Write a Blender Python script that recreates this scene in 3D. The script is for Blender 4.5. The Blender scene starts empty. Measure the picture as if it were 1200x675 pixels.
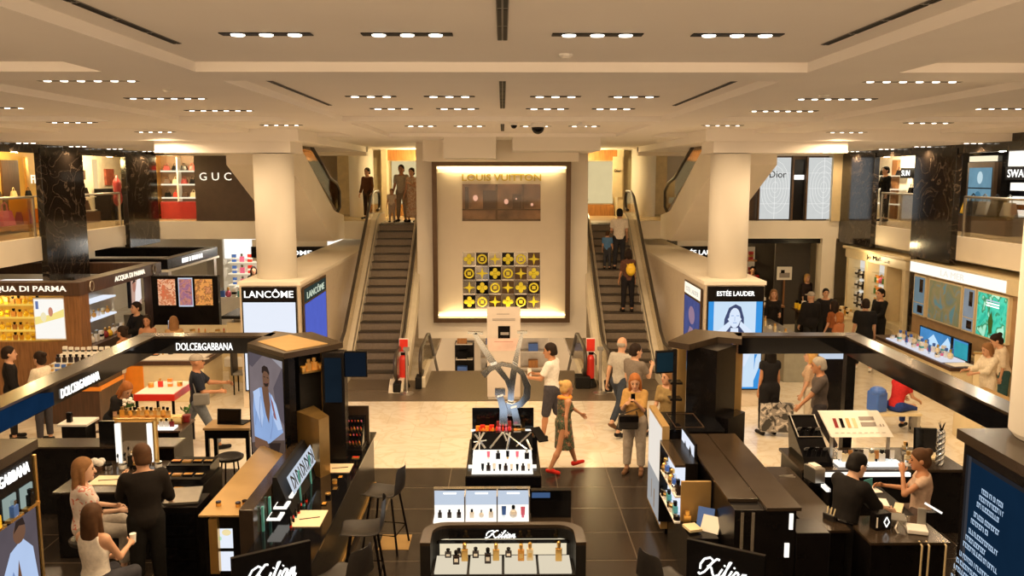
import bpy, math, random
import numpy as np
from mathutils import Vector, Matrix
random.seed(7)
SC = bpy.context.scene
COL = SC.collection
R = math.radians

# ------------------------------------------------------------------ camera
# The photographer stands on the upper floor opposite the escalators.
EYE = 5.1
FOC, VPX, VPY = 1000.0, 589.0, 205.0          # focal length in pixels, vanishing point of the hall's long axis
PITCH = math.atan((337.5 - VPY) / FOC)
YAW = math.atan((600 - VPX) / FOC * math.cos(PITCH))
cd = bpy.data.cameras.new('camera')
cam = bpy.data.objects.new('camera', cd)
COL.objects.link(cam)
cam.location = (0, 0, EYE)
cam.rotation_euler = (math.pi / 2 - PITCH, 0, -YAW)
cd.sensor_width = 36
cd.lens = FOC / 1200 * 36
cd.clip_end = 200
SC.camera = cam

# ------------------------------------------------------------------ light, exposure
SC.view_settings.view_transform = 'Standard'
SC.view_settings.look = 'None'
SC.view_settings.gamma = 1
SC.view_settings.use_curve_mapping = False
SC.view_settings.exposure = 0.0
AMBIENT = 2.5            # even warm world fill, added to brighten the ceiling and hall
LAMP_W = 125              # one recessed ceiling fixture
WARM = (1.0, 0.70, 0.40)
w = bpy.data.worlds.new('ambient_fill')
SC.world = w
w.use_nodes = True
w.node_tree.nodes['Background'].inputs[0].default_value = (1.0, 0.70, 0.44, 1)
w.node_tree.nodes['Background'].inputs[1].default_value = AMBIENT

# measuring aids: where a sight line meets a known plane
_f = Vector((math.sin(YAW) * math.cos(PITCH), math.cos(YAW) * math.cos(PITCH), -math.sin(PITCH)))
_r = Vector((math.cos(YAW), -math.sin(YAW), 0))
_u = _r.cross(_f)
def at(px, py, x=None, y=None, z=None):
    d = _f + _r * ((px - 600) / FOC) + _u * ((337.5 - py) / FOC)
    t = (z - EYE) / d.z if z is not None else (y / d.y if y is not None else x / d.x)
    return Vector((d.x * t, d.y * t, EYE + d.z * t))

# ------------------------------------------------------------------ materials
def mat(name, col, rough=0.5, metal=0.0, var=0.08, scale=6.0, bump=0.0, spec=None, coat=0.0):
    m = bpy.data.materials.new(name)
    m.use_nodes = True
    nt = m.node_tree
    b = nt.nodes['Principled BSDF']
    b.inputs['Roughness'].default_value = rough
    b.inputs['Metallic'].default_value = metal
    if spec is not None: b.inputs['Specular IOR Level'].default_value = spec
    if coat: b.inputs['Coat Weight'].default_value = coat
    tc = nt.nodes.new('ShaderNodeTexCoord')
    no = nt.nodes.new('ShaderNodeTexNoise')
    no.inputs['Scale'].default_value = scale
    no.inputs['Detail'].default_value = 3
    rp = nt.nodes.new('ShaderNodeValToRGB')
    e = rp.color_ramp.elements
    e[0].position, e[1].position = 0.3, 0.7
    e[0].color = tuple(c * (1 - var) for c in col[:3]) + (1,)
    e[1].color = tuple(min(1, c * (1 + var)) for c in col[:3]) + (1,)
    nt.links.new(tc.outputs['Object'], no.inputs['Vector'])
    nt.links.new(no.outputs['Fac'], rp.inputs['Fac'])
    nt.links.new(rp.outputs['Color'], b.inputs['Base Color'])
    if bump:
        bp = nt.nodes.new('ShaderNodeBump')
        bp.inputs['Strength'].default_value = bump
        bp.inputs['Distance'].default_value = 0.01
        nt.links.new(no.outputs['Fac'], bp.inputs['Height'])
        nt.links.new(bp.outputs['Normal'], b.inputs['Normal'])
    return m

def emit(name, col, s=1.0, var=0.03):
    m = bpy.data.materials.new(name)
    m.use_nodes = True
    nt = m.node_tree
    nt.nodes.clear()
    o = nt.nodes.new('ShaderNodeOutputMaterial')
    e = nt.nodes.new('ShaderNodeEmission')
    e.inputs['Strength'].default_value = s
    no = nt.nodes.new('ShaderNodeTexNoise'); no.inputs['Scale'].default_value = 3
    rp = nt.nodes.new('ShaderNodeValToRGB')
    rp.color_ramp.elements[0].color = tuple(c * (1 - var) for c in col) + (1,)
    rp.color_ramp.elements[1].color = tuple(col) + (1,)
    tc = nt.nodes.new('ShaderNodeTexCoord')
    nt.links.new(tc.outputs['Object'], no.inputs['Vector'])
    nt.links.new(no.outputs['Fac'], rp.inputs['Fac'])
    nt.links.new(rp.outputs['Color'], e.inputs['Color'])
    nt.links.new(e.outputs[0], o.inputs[0])
    return m

def glass_mat(name, tint=(0.95, 0.93, 0.88), alpha=0.12, rough=0.03):
    m = bpy.data.materials.new(name)
    m.use_nodes = True
    nt = m.node_tree
    nt.nodes.clear()
    o = nt.nodes.new('ShaderNodeOutputMaterial')
    t = nt.nodes.new('ShaderNodeBsdfTransparent'); t.inputs[0].default_value = tint + (1,)
    g = nt.nodes.new('ShaderNodeBsdfGlossy'); g.inputs['Roughness'].default_value = rough
    f = nt.nodes.new('ShaderNodeFresnel'); f.inputs[0].default_value = 1.35
    a = nt.nodes.new('ShaderNodeMath'); a.operation = 'MULTIPLY_ADD'; a.inputs[1].default_value = 0.35; a.inputs[2].default_value = alpha * 0.15
    mx = nt.nodes.new('ShaderNodeMixShader')
    nt.links.new(f.outputs[0], a.inputs[0])
    nt.links.new(a.outputs[0], mx.inputs[0])
    nt.links.new(t.outputs[0], mx.inputs[1])
    nt.links.new(g.outputs[0], mx.inputs[2])
    nt.links.new(mx.outputs[0], o.inputs[0])
    return m

def tile_mat(name, c1, c2, mortar, sx, sy, rough, veins=None, msize=0.012):
    """Floor tiles laid on the hall's axes; veins adds marble veining."""
    m = bpy.data.materials.new(name)
    m.use_nodes = True
    nt = m.node_tree
    b = nt.nodes['Principled BSDF']
    b.inputs['Roughness'].default_value = rough
    tc = nt.nodes.new('ShaderNodeTexCoord')
    mp = nt.nodes.new('ShaderNodeMapping')
    br = nt.nodes.new('ShaderNodeTexBrick')
    br.offset = 0.5 if veins else 0.0
    br.inputs['Scale'].default_value = 1
    br.inputs['Brick Width'].default_value = sx
    br.inputs['Row Height'].default_value = sy
    br.inputs['Mortar Size'].default_value = msize
    br.inputs['Color1'].default_value = c1 + (1,)
    br.inputs['Color2'].default_value = c2 + (1,)
    br.inputs['Mortar'].default_value = mortar + (1,)
    nt.links.new(tc.outputs['Object'], mp.inputs[0])
    nt.links.new(mp.outputs[0], br.inputs['Vector'])
    out = br.outputs['Color']
    if veins:
        no = nt.nodes.new('ShaderNodeTexNoise')
        no.inputs['Scale'].default_value = 1.1
        no.inputs['Detail'].default_value = 8
        no.inputs['Distortion'].default_value = 2.2
        rp = nt.nodes.new('ShaderNodeValToRGB')
        rp.color_ramp.elements[0].position = 0.46
        rp.color_ramp.elements[1].position = 0.52
        rp.color_ramp.elements[0].color = (1, 1, 1, 1)
        rp.color_ramp.elements[1].color = veins + (1,)
        e = rp.color_ramp.elements.new(0.58); e.color = (1, 1, 1, 1)
        nt.links.new(tc.outputs['Object'], no.inputs['Vector'])
        nt.links.new(no.outputs['Fac'], rp.inputs['Fac'])
        mx = nt.nodes.new('ShaderNodeMix'); mx.data_type = 'RGBA'; mx.blend_type = 'MULTIPLY'
        mx.inputs[0].default_value = 0.8
        nt.links.new(out, mx.inputs[6]); nt.links.new(rp.outputs['Color'], mx.inputs[7])
        out = mx.outputs[2]
    nt.links.new(out, b.inputs['Base Color'])
    return m

def vein_mat(name, base, vein, rough=0.12):
    m = bpy.data.materials.new(name)
    m.use_nodes = True
    nt = m.node_tree
    b = nt.nodes['Principled BSDF']
    b.inputs['Roughness'].default_value = rough
    tc = nt.nodes.new('ShaderNodeTexCoord')
    no = nt.nodes.new('ShaderNodeTexNoise')
    no.inputs['Scale'].default_value = 0.9; no.inputs['Detail'].default_value = 9; no.inputs['Distortion'].default_value = 2.5
    rp = nt.nodes.new('ShaderNodeValToRGB')
    el = rp.color_ramp.elements
    el[0].position, el[1].position = 0.485, 0.505
    el[0].color = base + (1,); el[1].color = vein + (1,)
    e = el.new(0.525); e.color = base + (1,)
    nt.links.new(tc.outputs['Object'], no.inputs['Vector'])
    nt.links.new(no.outputs['Fac'], rp.inputs['Fac'])
    nt.links.new(rp.outputs['Color'], b.inputs['Base Color'])
    return m

def wood_mat(name, c1, c2, rough=0.4):
    m = mat(name, c1, rough, var=0.2, scale=3)
    nt = m.node_tree
    no = [n for n in nt.nodes if n.type == 'TEX_NOISE'][0]
    mp = nt.nodes.new('ShaderNodeMapping'); mp.inputs['Scale'].default_value = (8, 8, 0.8)
    tc = [n for n in nt.nodes if n.type == 'TEX_COORD'][0]
    nt.links.new(tc.outputs['Object'], mp.inputs[0]); nt.links.new(mp.outputs[0], no.inputs['Vector'])
    rp = [n for n in nt.nodes if n.type == 'VALTORGB'][0]
    rp.color_ramp.elements[0].color = c2 + (1,)
    return m

def print_mat(name, cols, scale=14, rough=0.7, glow=0.0):
    """Multicolour print: cells of noise turned into a few flat colours."""
    m = bpy.data.materials.new(name)
    m.use_nodes = True
    nt = m.node_tree
    b = nt.nodes['Principled BSDF']
    b.inputs['Roughness'].default_value = rough
    tc = nt.nodes.new('ShaderNodeTexCoord')
    no = nt.nodes.new('ShaderNodeTexNoise')
    no.inputs['Scale'].default_value = scale; no.inputs['Detail'].default_value = 1.5; no.inputs['Distortion'].default_value = 0.8
    rp = nt.nodes.new('ShaderNodeValToRGB')
    rp.color_ramp.interpolation = 'CONSTANT' if not glow else 'LINEAR'
    n = len(cols)
    el = rp.color_ramp.elements
    for i, c in enumerate(cols):
        p = 0.32 + 0.36 * i / max(1, n - 1) if i else 0.0
        if i < 2: e = el[i]; e.position = p
        else: e = el.new(p)
        e.color = tuple(c) + (1,)
    nt.links.new(tc.outputs['Object'], no.inputs['Vector'])
    nt.links.new(no.outputs['Fac'], rp.inputs['Fac'])
    nt.links.new(rp.outputs['Color'], b.inputs['Base Color'])
    if glow:
        nt.links.new(rp.outputs['Color'], b.inputs['Emission Color'])
        b.inputs['Emission Strength'].default_value = glow
    return m

M = {}
M['ceiling'] = mat('ceiling_paint', (0.93, 0.89, 0.84), 0.8, var=0.02, scale=0.8)
M['plaster'] = mat('cream_plaster', (0.88, 0.81, 0.69), 0.75, var=0.03, scale=1.2)
M['white_wall'] = mat('white_plaster', (0.80, 0.76, 0.68), 0.7, var=0.02, scale=1.0)
M['marble_floor'] = tile_mat('marble_floor', (0.84, 0.78, 0.66), (0.80, 0.73, 0.61), (0.66, 0.58, 0.46), 1.2, 0.9, 0.14, (0.88, 0.82, 0.72), 0.005)
M['dark_floor'] = tile_mat('dark_floor', (0.028, 0.021, 0.016), (0.036, 0.027, 0.020), (0.11, 0.085, 0.06), 0.9, 0.9, 0.22, None, 0.010)
M['black_marble'] = vein_mat('black_marble', (0.012, 0.009, 0.007), (0.10, 0.075, 0.055), 0.12)
M['cladding'] = vein_mat('beige_marble', (0.76, 0.66, 0.53), (0.68, 0.57, 0.44), 0.3)
M['black'] = mat('black_lacquer', (0.006, 0.005, 0.005), 0.24, var=0.2, spec=0.16)
M['black_matt'] = mat('matt_black', (0.010, 0.009, 0.008), 0.55, var=0.2, spec=0.2)
M['black_gloss'] = mat('black_glass', (0.004, 0.004, 0.005), 0.08, var=0.2, spec=0.28)
M['brown_top'] = mat('brown_sheen_lacquer', (0.036, 0.024, 0.015), 0.2, var=0.12, scale=2, spec=0.38)
M['bronze'] = mat('dark_bronze', (0.11, 0.066, 0.036), 0.35, 0.6, var=0.1)
M['gold'] = mat('brushed_gold', (0.80, 0.50, 0.16), 0.28, 0.9, var=0.08, scale=4)
M['gold_matt'] = mat('satin_gold', (0.50, 0.32, 0.12), 0.42, 0.55, var=0.06, scale=3)
M['chrome'] = mat('chrome', (0.82, 0.82, 0.82), 0.10, 1.0, var=0.04)
M['silver'] = mat('mirror_silver', (0.78, 0.84, 0.90), 0.13, 1.0, var=0.05)
M['steel'] = mat('steel', (0.52, 0.49, 0.44), 0.35, 0.9, var=0.08)
M['step'] = mat('escalator_step', (0.10, 0.082, 0.062), 0.45, 0.5, var=0.1, scale=20)
M['riser'] = mat('escalator_riser', (0.18, 0.14, 0.10), 0.5, 0.4, var=0.1, scale=20)
M['deck'] = mat('escalator_deck', (0.84, 0.76, 0.60), 0.35, 0.15, var=0.04)
M['rubber'] = mat('handrail_rubber', (0.05, 0.038, 0.028), 0.35, var=0.1)
M['glass'] = glass_mat('clear_glass')
M['glass_dark'] = glass_mat('smoked_glass', (0.62, 0.55, 0.45), 0.3)
M['plate'] = mat('landing_plate', (0.20, 0.155, 0.105), 0.42, 0.5, var=0.1, scale=30)
M['white'] = mat('white_lacquer', (0.82, 0.80, 0.76), 0.3, var=0.03)
M['cream'] = mat('cream_lacquer', (0.78, 0.66, 0.42), 0.4, var=0.04)
M['cream_d'] = mat('cream_moulding', (0.70, 0.57, 0.33), 0.4, var=0.05)
M['wood'] = wood_mat('walnut', (0.26, 0.12, 0.045), (0.17, 0.075, 0.028))
M['wood_o'] = wood_mat('orange_wood', (0.42, 0.19, 0.05), (0.30, 0.13, 0.035))
M['wood_d'] = wood_mat('dark_wood', (0.075, 0.035, 0.018), (0.045, 0.022, 0.012))
M['red'] = mat('red_lacquer', (0.70, 0.035, 0.02), 0.3, var=0.05)
M['red_wine'] = mat('wine_red', (0.25, 0.02, 0.02), 0.4, var=0.1)
M['orange'] = mat('orange_lacquer', (0.85, 0.28, 0.03), 0.35, var=0.06)
M['yellow'] = mat('yellow_card', (0.90, 0.58, 0.03), 0.4, var=0.06)
M['pink'] = mat('pink_card', (0.78, 0.16, 0.30), 0.4, var=0.06)
M['blue'] = mat('blue_card', (0.06, 0.16, 0.55), 0.4, var=0.06)
M['teal'] = mat('teal_card', (0.10, 0.42, 0.45), 0.4, var=0.06)
M['green'] = mat('leaf_green', (0.06, 0.18, 0.035), 0.5, var=0.3, scale=18)
M['amber'] = mat('amber_glass', (0.62, 0.30, 0.05), 0.12, var=0.1)
M['darkglass'] = mat('dark_bottle_glass', (0.03, 0.02, 0.018), 0.08, var=0.2)
M['leather'] = mat('black_leather', (0.022, 0.019, 0.017), 0.36, var=0.15, scale=30, bump=0.2)
M['grey'] = mat('grey_plastic', (0.22, 0.21, 0.19), 0.5)
M['paper'] = mat('white_paper', (0.86, 0.83, 0.77), 0.7, var=0.02)
M['skin'] = mat('skin', (0.60, 0.33, 0.20), 0.5, var=0.06, scale=9)
M['skin_l'] = mat('fair_skin', (0.70, 0.43, 0.29), 0.5, var=0.06, scale=9)
M['skin_t'] = mat('tanned_skin', (0.47, 0.22, 0.11), 0.5, var=0.06, scale=9)
M['eye'] = mat('eye_dark', (0.02, 0.013, 0.01), 0.2)
M['lip'] = mat('lips', (0.42, 0.12, 0.10), 0.4)
M['led'] = emit('lamp_lens', (1.0, 0.90, 0.74), 6.0)
M['sign_w'] = emit('sign_white', (1.0, 0.98, 0.94), 1.5)
M['sign_warm'] = emit('sign_warm', (1.0, 0.88, 0.68), 1.3)
M['scr_white'] = emit('screen_white', (0.84, 0.89, 1.0), 0.98)
M['scr_lil'] = emit('screen_pale_blue', (0.70, 0.80, 0.95), 0.8)
M['light_shelf'] = emit('shelf_light', (1.0, 0.86, 0.60), 1.1)
M['light_white'] = emit('shelf_white_light', (1.0, 0.95, 0.86), 1.2)
M['cove'] = emit('cove_strip', (1.0, 0.76, 0.36), 7.0)
def E_(n, c, s=1.0, v=.03): return emit(n, c, s, v)
def fab(name, c, rough=0.85, var=0.12): return mat(name, c, rough, var=var, scale=25, bump=0.15, spec=0.12)

# ------------------------------------------------------------------ mesh builder
class MB:
    def __init__(s): s.v = []; s.f = []; s.mi = []
    def face(s, pts, mi=0):
        n = len(s.v); s.v += [tuple(p) for p in pts]
        s.f.append(tuple(range(n, n + len(pts)))); s.mi.append(mi); return s
    def mesh(s, vs, fs, mi=0):
        n = len(s.v); s.v += [tuple(p) for p in vs]
        s.f += [tuple(i + n for i in f) for f in fs]; s.mi += [mi] * len(fs); return s
    def hexa(s, b, t, mi=0):
        """b, t: four corners each (counter-clockwise seen from above)"""
        n = len(b)
        fs = [tuple(range(n - 1, -1, -1)), tuple(range(n, 2 * n))]
        fs += [(i, (i + 1) % n, n + (i + 1) % n, n + i) for i in range(n)]
        return s.mesh(list(b) + list(t), fs, mi)
    def bx(s, x0, x1, y0, y1, z0, z1, mi=0):
        x0, x1 = min(x0, x1), max(x0, x1); y0, y1 = min(y0, y1), max(y0, y1); z0, z1 = min(z0, z1), max(z0, z1)
        q = [(x0, y0), (x1, y0), (x1, y1), (x0, y1)]
        return s.hexa([(a, b, z0) for a, b in q], [(a, b, z1) for a, b in q], mi)
    def rb(s, c, size, rz=0.0, mi=0, rx=0.0):
        """box centred at c, turned rz degrees about Z after tipping rx degrees about X"""
        mtx = Matrix.Translation(c) @ Matrix.Rotation(R(rz), 4, 'Z') @ Matrix.Rotation(R(rx), 4, 'X')
        a, b, h = size[0] / 2, size[1] / 2, size[2] / 2
        q = [(-a, -b), (a, -b), (a, b), (-a, b)]
        return s.hexa([mtx @ Vector((i, j, -h)) for i, j in q], [mtx @ Vector((i, j, h)) for i, j in q], mi)
    def prism(s, poly, z0, z1, mi=0):
        ar = sum(poly[i][0] * poly[(i + 1) % len(poly)][1] - poly[(i + 1) % len(poly)][0] * poly[i][1] for i in range(len(poly)))
        if ar < 0: poly = poly[::-1]
        return s.hexa([(p[0], p[1], z0) for p in poly], [(p[0], p[1], z1) for p in poly], mi)
    def side(s, poly, x0, x1, mi=0):
        """extrude a (y, z) outline along X"""
        ar = sum(poly[i][0] * poly[(i + 1) % len(poly)][1] - poly[(i + 1) % len(poly)][0] * poly[i][1] for i in range(len(poly)))
        if ar < 0: poly = poly[::-1]
        x0, x1 = min(x0, x1), max(x0, x1)
        n = len(poly)
        vs = [(x0, p[0], p[1]) for p in poly] + [(x1, p[0], p[1]) for p in poly]
        fs = [tuple(range(n - 1, -1, -1)), tuple(range(n, 2 * n))]
        fs += [(i, (i + 1) % n, n + (i + 1) % n, n + i) for i in range(n)]
        return s.mesh(vs, fs, mi)
    def tube(s, pts, r, n=8, mi=0, closed=False):
        pts = [Vector(p) for p in pts]
        k = len(pts)
        rs = r if isinstance(r, (list, tuple)) else [r] * k
        vs, fs = [], []
        prev = None
        for i, p in enumerate(pts):
            if closed: t = pts[(i + 1) % k] - pts[i - 1]
            else: t = pts[min(i + 1, k - 1)] - pts[max(i - 1, 0)]
            t.normalize()
            if prev is None:
                a = Vector((0, 0, 1)) if abs(t.z) < 0.9 else Vector((1, 0, 0))
                nn = t.cross(a).normalized()
            else:
                nn = (prev - t * prev.dot(t)).normalized()
            prev = nn
            b = t.cross(nn)
            for j in range(n):
                a = 2 * math.pi * j / n
                vs.append(p + (nn * math.cos(a) + b * math.sin(a)) * rs[i])
        m_ = k if closed else k - 1
        for i in range(m_):
            for j in range(n):
                a, b2 = i * n + j, i * n + (j + 1) % n
                c, d = ((i + 1) % k) * n + (j + 1) % n, ((i + 1) % k) * n + j
                fs.append((a, b2, c, d))
        if not closed:
            fs.append(tuple(range(n - 1, -1, -1))); fs.append(tuple((k - 1) * n + j for j in range(n)))
        return s.mesh(vs, fs, mi)
    def lathe(s, prof, c=(0, 0, 0), n=16, mi=0, sx=1.0, sy=1.0):
        vs, fs = [], []
        for r, z in prof:
            for j in range(n):
                a = 2 * math.pi * j / n
                vs.append((c[0] + r * math.cos(a) * sx, c[1] + r * math.sin(a) * sy, c[2] + z))
        for i in range(len(prof) - 1):
            for j in range(n):
                fs.append((i * n + j, i * n + (j + 1) % n, (i + 1) * n + (j + 1) % n, (i + 1) * n + j))
        fs.append(tuple(range(n - 1, -1, -1))); fs.append(tuple((len(prof) - 1) * n + j for j in range(n)))
        return s.mesh(vs, fs, mi)
    def ell(s, c, r, n=12, mi=0):
        m_ = max(4, n // 2)
        prof = [(max(1e-4, math.sin(math.pi * i / m_)), -math.cos(math.pi * i / m_)) for i in range(m_ + 1)]
        vs, fs = [], []
        for a, z in prof:
            for j in range(n):
                t = 2 * math.pi * j / n
                vs.append((c[0] + r[0] * a * math.cos(t), c[1] + r[1] * a * math.sin(t), c[2] + r[2] * z))
        for i in range(m_):
            for j in range(n):
                fs.append((i * n + j, i * n + (j + 1) % n, (i + 1) * n + (j + 1) % n, (i + 1) * n + j))
        return s.mesh(vs, fs, mi)
    def build(s, name, ms, parent=None, bev=0.0, smooth=False, kind=None, label=None, world=True):
        me = bpy.data.meshes.new(name)
        vs = s.v
        if parent is not None and world:
            p = parent; mt = p.matrix_basis.copy()
            while p.parent is not None: p = p.parent; mt = p.matrix_basis @ mt
            iv = mt.inverted()
            vs = [iv @ Vector(q) for q in vs]
        me.from_pydata([tuple(q) for q in vs], [], s.f)
        if not isinstance(ms, (list, tuple)): ms = [ms]
        for m_ in ms: me.materials.append(M[m_] if isinstance(m_, str) else m_)
        me.polygons.foreach_set('material_index', s.mi)
        if smooth: me.polygons.foreach_set('use_smooth', [True] * len(s.f))
        me.update()
        o = bpy.data.objects.new(name, me)
        COL.objects.link(o)
        if parent is not None: o.parent = parent
        if kind: o['kind'] = kind
        if label: o['label'] = label
        if bev:
            bm_ = o.modifiers.new('soft_edges', 'BEVEL'); bm_.width = bev; bm_.segments = 2; bm_.limit_method = 'ANGLE'; bm_.angle_limit = R(40)
        if smooth and not bev:
            pass
        return o

def tag(o, label, cat, group=None):
    o['label'] = label; o['category'] = cat
    if group: o['group'] = group
    return o
def thing(name, label, cat, loc=(0, 0, 0), rz=0.0, group=None):
    o = bpy.data.objects.new(name, None)
    o.empty_display_size = 0.1
    COL.objects.link(o)
    o.location = loc; o.rotation_euler = (0, 0, R(rz))
    return tag(o, label, cat, group)
def struct(name, mb, m, **k): return mb.build(name, m, kind='structure', **k)
def solo(name, mb, m, label, cat, group=None, **k): return tag(mb.build(name, m, **k), label, cat, group)
def copy_tree(o, parent=None):
    c = o.copy(); COL.objects.link(c)
    if parent is not None: c.parent = parent
    for ch in list(o.children):
        copy_tree(ch, c)
    return c
_kids = {}
ORD = ['first', 'second', 'third', 'fourth', 'fifth', 'sixth', 'seventh', 'eighth', 'ninth', 'tenth', 'eleventh', 'twelfth', 'thirteenth', 'fourteenth', 'fifteenth', 'sixteenth']

def lettering(text, c, wdt, hgt, ux, up, m, parent, name='lettering', depth=0.012, bold=0.0, shear=0.0):
    """raised letters fitted into a box wdt x hgt, centred at c, reading along ux"""
    cu = bpy.data.curves.new('t', 'FONT')
    cu.body = text; cu.extrude = 0.02; cu.offset = bold; cu.shear = shear; cu.resolution_u = 3
    tmp = bpy.data.objects.new('t', cu); COL.objects.link(tmp)
    dg = bpy.context.evaluated_depsgraph_get()
    me = bpy.data.meshes.new_from_object(tmp.evaluated_get(dg))
    n = len(me.vertices)
    co = np.empty(n * 3); me.vertices.foreach_get('co', co); co = co.reshape(n, 3)
    fs = [tuple(p.vertices) for p in me.polygons]
    bpy.data.objects.remove(tmp); bpy.data.curves.remove(cu); bpy.data.meshes.remove(me)
    lo, hi = co.min(0), co.max(0)
    co = (co - (lo + hi) / 2) / (hi - lo)
    ux = Vector(ux).normalized(); up = Vector(up).normalized(); nz = ux.cross(up)
    c = Vector(c)
    mb = MB()
    mb.mesh([c + ux * (q[0] * wdt) + up * (q[1] * hgt) + nz * (q[2] * depth) for q in co], fs)
    return mb.build(name, m, parent)

class Art:
    """A flat printed or lit picture: coloured outlines laid on a real panel, each a hair in front of the last."""
    def __init__(s, c, wdt, hgt, ux, up=(0, 0, 1)):
        s.c = Vector(c); s.w = wdt; s.h = hgt
        s.ux = Vector(ux).normalized(); s.up = Vector(up).normalized(); s.n = s.ux.cross(s.up); s.k = 0
        s.mb = MB(); s.ms = []
    def p(s, u, v, off): return s.c + s.ux * ((u - .5) * s.w) + s.up * ((v - .5) * s.h) + s.n * off
    def add(s, poly, m):
        m = M[m] if isinstance(m, str) else m
        if m not in s.ms: s.ms.append(m)
        s.k += 1
        off = 0.0015 + 0.0006 * s.k
        s.mb.face([s.p(u, v, off) for u, v in poly], s.ms.index(m)); return s
    def rect(s, u0, u1, v0, v1, m): return s.add([(u0, v0), (u1, v0), (u1, v1), (u0, v1)], m)
    def oval(s, u, v, ru, rv, m, n=14, rot=0.0):
        cr, sr = math.cos(rot), math.sin(rot)
        return s.add([(u + ru * math.cos(2 * math.pi * i / n) * cr - rv * math.sin(2 * math.pi * i / n) * sr,
                       v + ru * math.cos(2 * math.pi * i / n) * sr + rv * math.sin(2 * math.pi * i / n) * cr) for i in range(n)], m)
    def stroke(s, pts, wd, m):
        for (a, b), (c, d) in zip(pts, pts[1:]):
            du, dv = c - a, (d - b) * s.h / s.w
            L = math.hypot(du, dv) or 1
            nx, ny = -dv / L * wd / 2, du / L * wd / 2 * s.w / s.h
            s.add([(a - nx, b - ny), (c - nx, d - ny), (c + nx, d + ny), (a + nx, b + ny)], m)
        return s
    def build(s, name, parent, label=None): return s.mb.build(name, s.ms, parent, label=label)
# ================================================================== THE SETTING
# ---- floors
mb = MB()
mb.bx(-15, 15, 14.45, 20.0, -0.12, 0)
mb.bx(-15, -1.95, 20.0, 36, -0.12, 0); mb.bx(1.95, 15, 20.0, 36, -0.12, 0)
struct('floor', mb, 'marble_floor')
struct('floor_front', MB().bx(-15, 15, 2, 14.45, -0.12, 0), 'dark_floor')
struct('floor_basement', MB().bx(-6, 6, 20, 36, -3.7, -3.6), 'white_wall')
struct('wall_basement', MB().bx(-6, 6, 33.5, 33.7, -3.6, -0.12), 'white_wall')
mb = MB()
mb.bx(-4.1, 4.1, 18.9, 20.85, 0, 0.012, 0)
mb.bx(-1.95, 1.95, 20.85, 21.9, -0.16, 0.012, 0)
struct('floor_landing_plate', mb, 'plate')

# ---- upper floor: slab with cream fascia all round the hall
mb = MB()
mb.bx(-15, -11.3, 8, 36, 3.02, 3.6); mb.bx(11.2, 15, 8, 36, 3.02, 3.6)
mb.bx(-11.3, -4.35, 28.0, 36, 3.02, 3.6); mb.bx(4.35, 11.2, 28.0, 36, 3.02, 3.6)
mb.bx(-4.35, 4.35, 27.0, 36, 3.02, 3.6)
struct('floor_upper', mb, 'plaster')
mb = MB()
for x0, x1, y0, y1 in ((-14.9, -11.42, 8, 36), (11.32, 14.9, 8, 36), (-11.4, -4.3, 28.1, 36), (4.3, 11.3, 28.1, 36), (-4.3, 4.3, 27.05, 36)):
    mb.bx(x0, x1, y0, y1, 3.6, 3.612)
struct('floor_upper_finish', mb, mat('upper_floor_stone', (0.55, 0.42, 0.24), 0.25, var=0.1))

# ---- ceiling with shallow raised trays
XB = [-15, -9.5, -6.55, -5.45, -3.52, -2.70, 2.70, 3.52, 5.45, 6.55, 9.5, 15]
YB = [-2, 7.72, 8.45, 14.7, 15.45, 20.6, 36]
def is_tray(i, j): return i in (1, 3, 5, 7, 9) and j in (0, 2, 4)
ZC, ZT = 6.0, 6.085
mb = MB()
for i in range(len(XB) - 1):
    for j in range(len(YB) - 1):
        x0, x1, y0, y1 = XB[i], XB[i + 1], YB[j], YB[j + 1]
        t = is_tray(i, j); z = ZT if t else ZC
        mb.face([(x0, y0, z), (x0, y1, z), (x1, y1, z), (x1, y0, z)])
        if t:
            mb.face([(x0, y0, ZC), (x0, y1, ZC), (x0, y1, ZT), (x0, y0, ZT)])
            mb.face([(x1, y1, ZC), (x1, y0, ZC), (x1, y0, ZT), (x1, y1, ZT)])
            mb.face([(x1, y0, ZC), (x0, y0, ZC), (x0, y0, ZT), (x1, y0, ZT)])
            mb.face([(x0, y1, ZC), (x1, y1, ZC), (x1, y1, ZT), (x0, y1, ZT)])
mb.bx(-15, 15, -2, 36, 6.3, 6.4)
struct('ceiling', mb, 'ceiling')
# bulkheads hanging from the ceiling ahead of the escalators
struct('ceiling_bulkhead', MB().bx(-1.42, -0.16, 20.7, 24, 5.5, 6.0), 'white_wall')
struct('ceiling_bulkhead_wide', MB().bx(0.24, 2.35, 20.7, 24, 5.68, 6.0), 'white_wall')
struct('ceiling_bulkhead_inner', MB().bx(-2.1, 2.0, 22.6, 24.3, 5.46, 6.0), 'plaster')
for nm, s in (('left', -1), ('right', 1)):
    struct('ceiling_soffit_' + nm, MB().bx(s * 4.4, s * 11.2, 18.7, 28.2, 5.83, 6.2), 'ceiling')
    struct('ceiling_beam_' + nm, MB().bx(s * 4.64, s * 7.6, 18.95, 20.1, 5.58, 5.83), 'ceiling')

# ---- columns
for nm, s in (('left', -1), ('right', 1)):
    mb = MB().lathe([(0.44, 2.8), (0.44, 5.56)], (s * 5.1, 19.25, 0), 40)
    struct('column_' + nm, mb, 'white_wall', smooth=False)
    mb = MB().lathe([(0.44, 2.8), (0.44, 6.0)], (s * 5.08, 31.0, 0), 40)
    struct('column_rear_' + nm, mb, 'white_wall')
    if s > 0:
        struct('column_near_right', MB().lathe([(0.40, 2.665), (0.445, 2.72), (0.445, 6.0)], (5.20, 7.62, 0), 48), 'white_wall', smooth=False)
for o in bpy.data.objects:
    if o.name.startswith('column'):
        for p in o.data.polygons:
            if abs(p.normal.z) < 0.5: p.use_smooth = True

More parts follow.
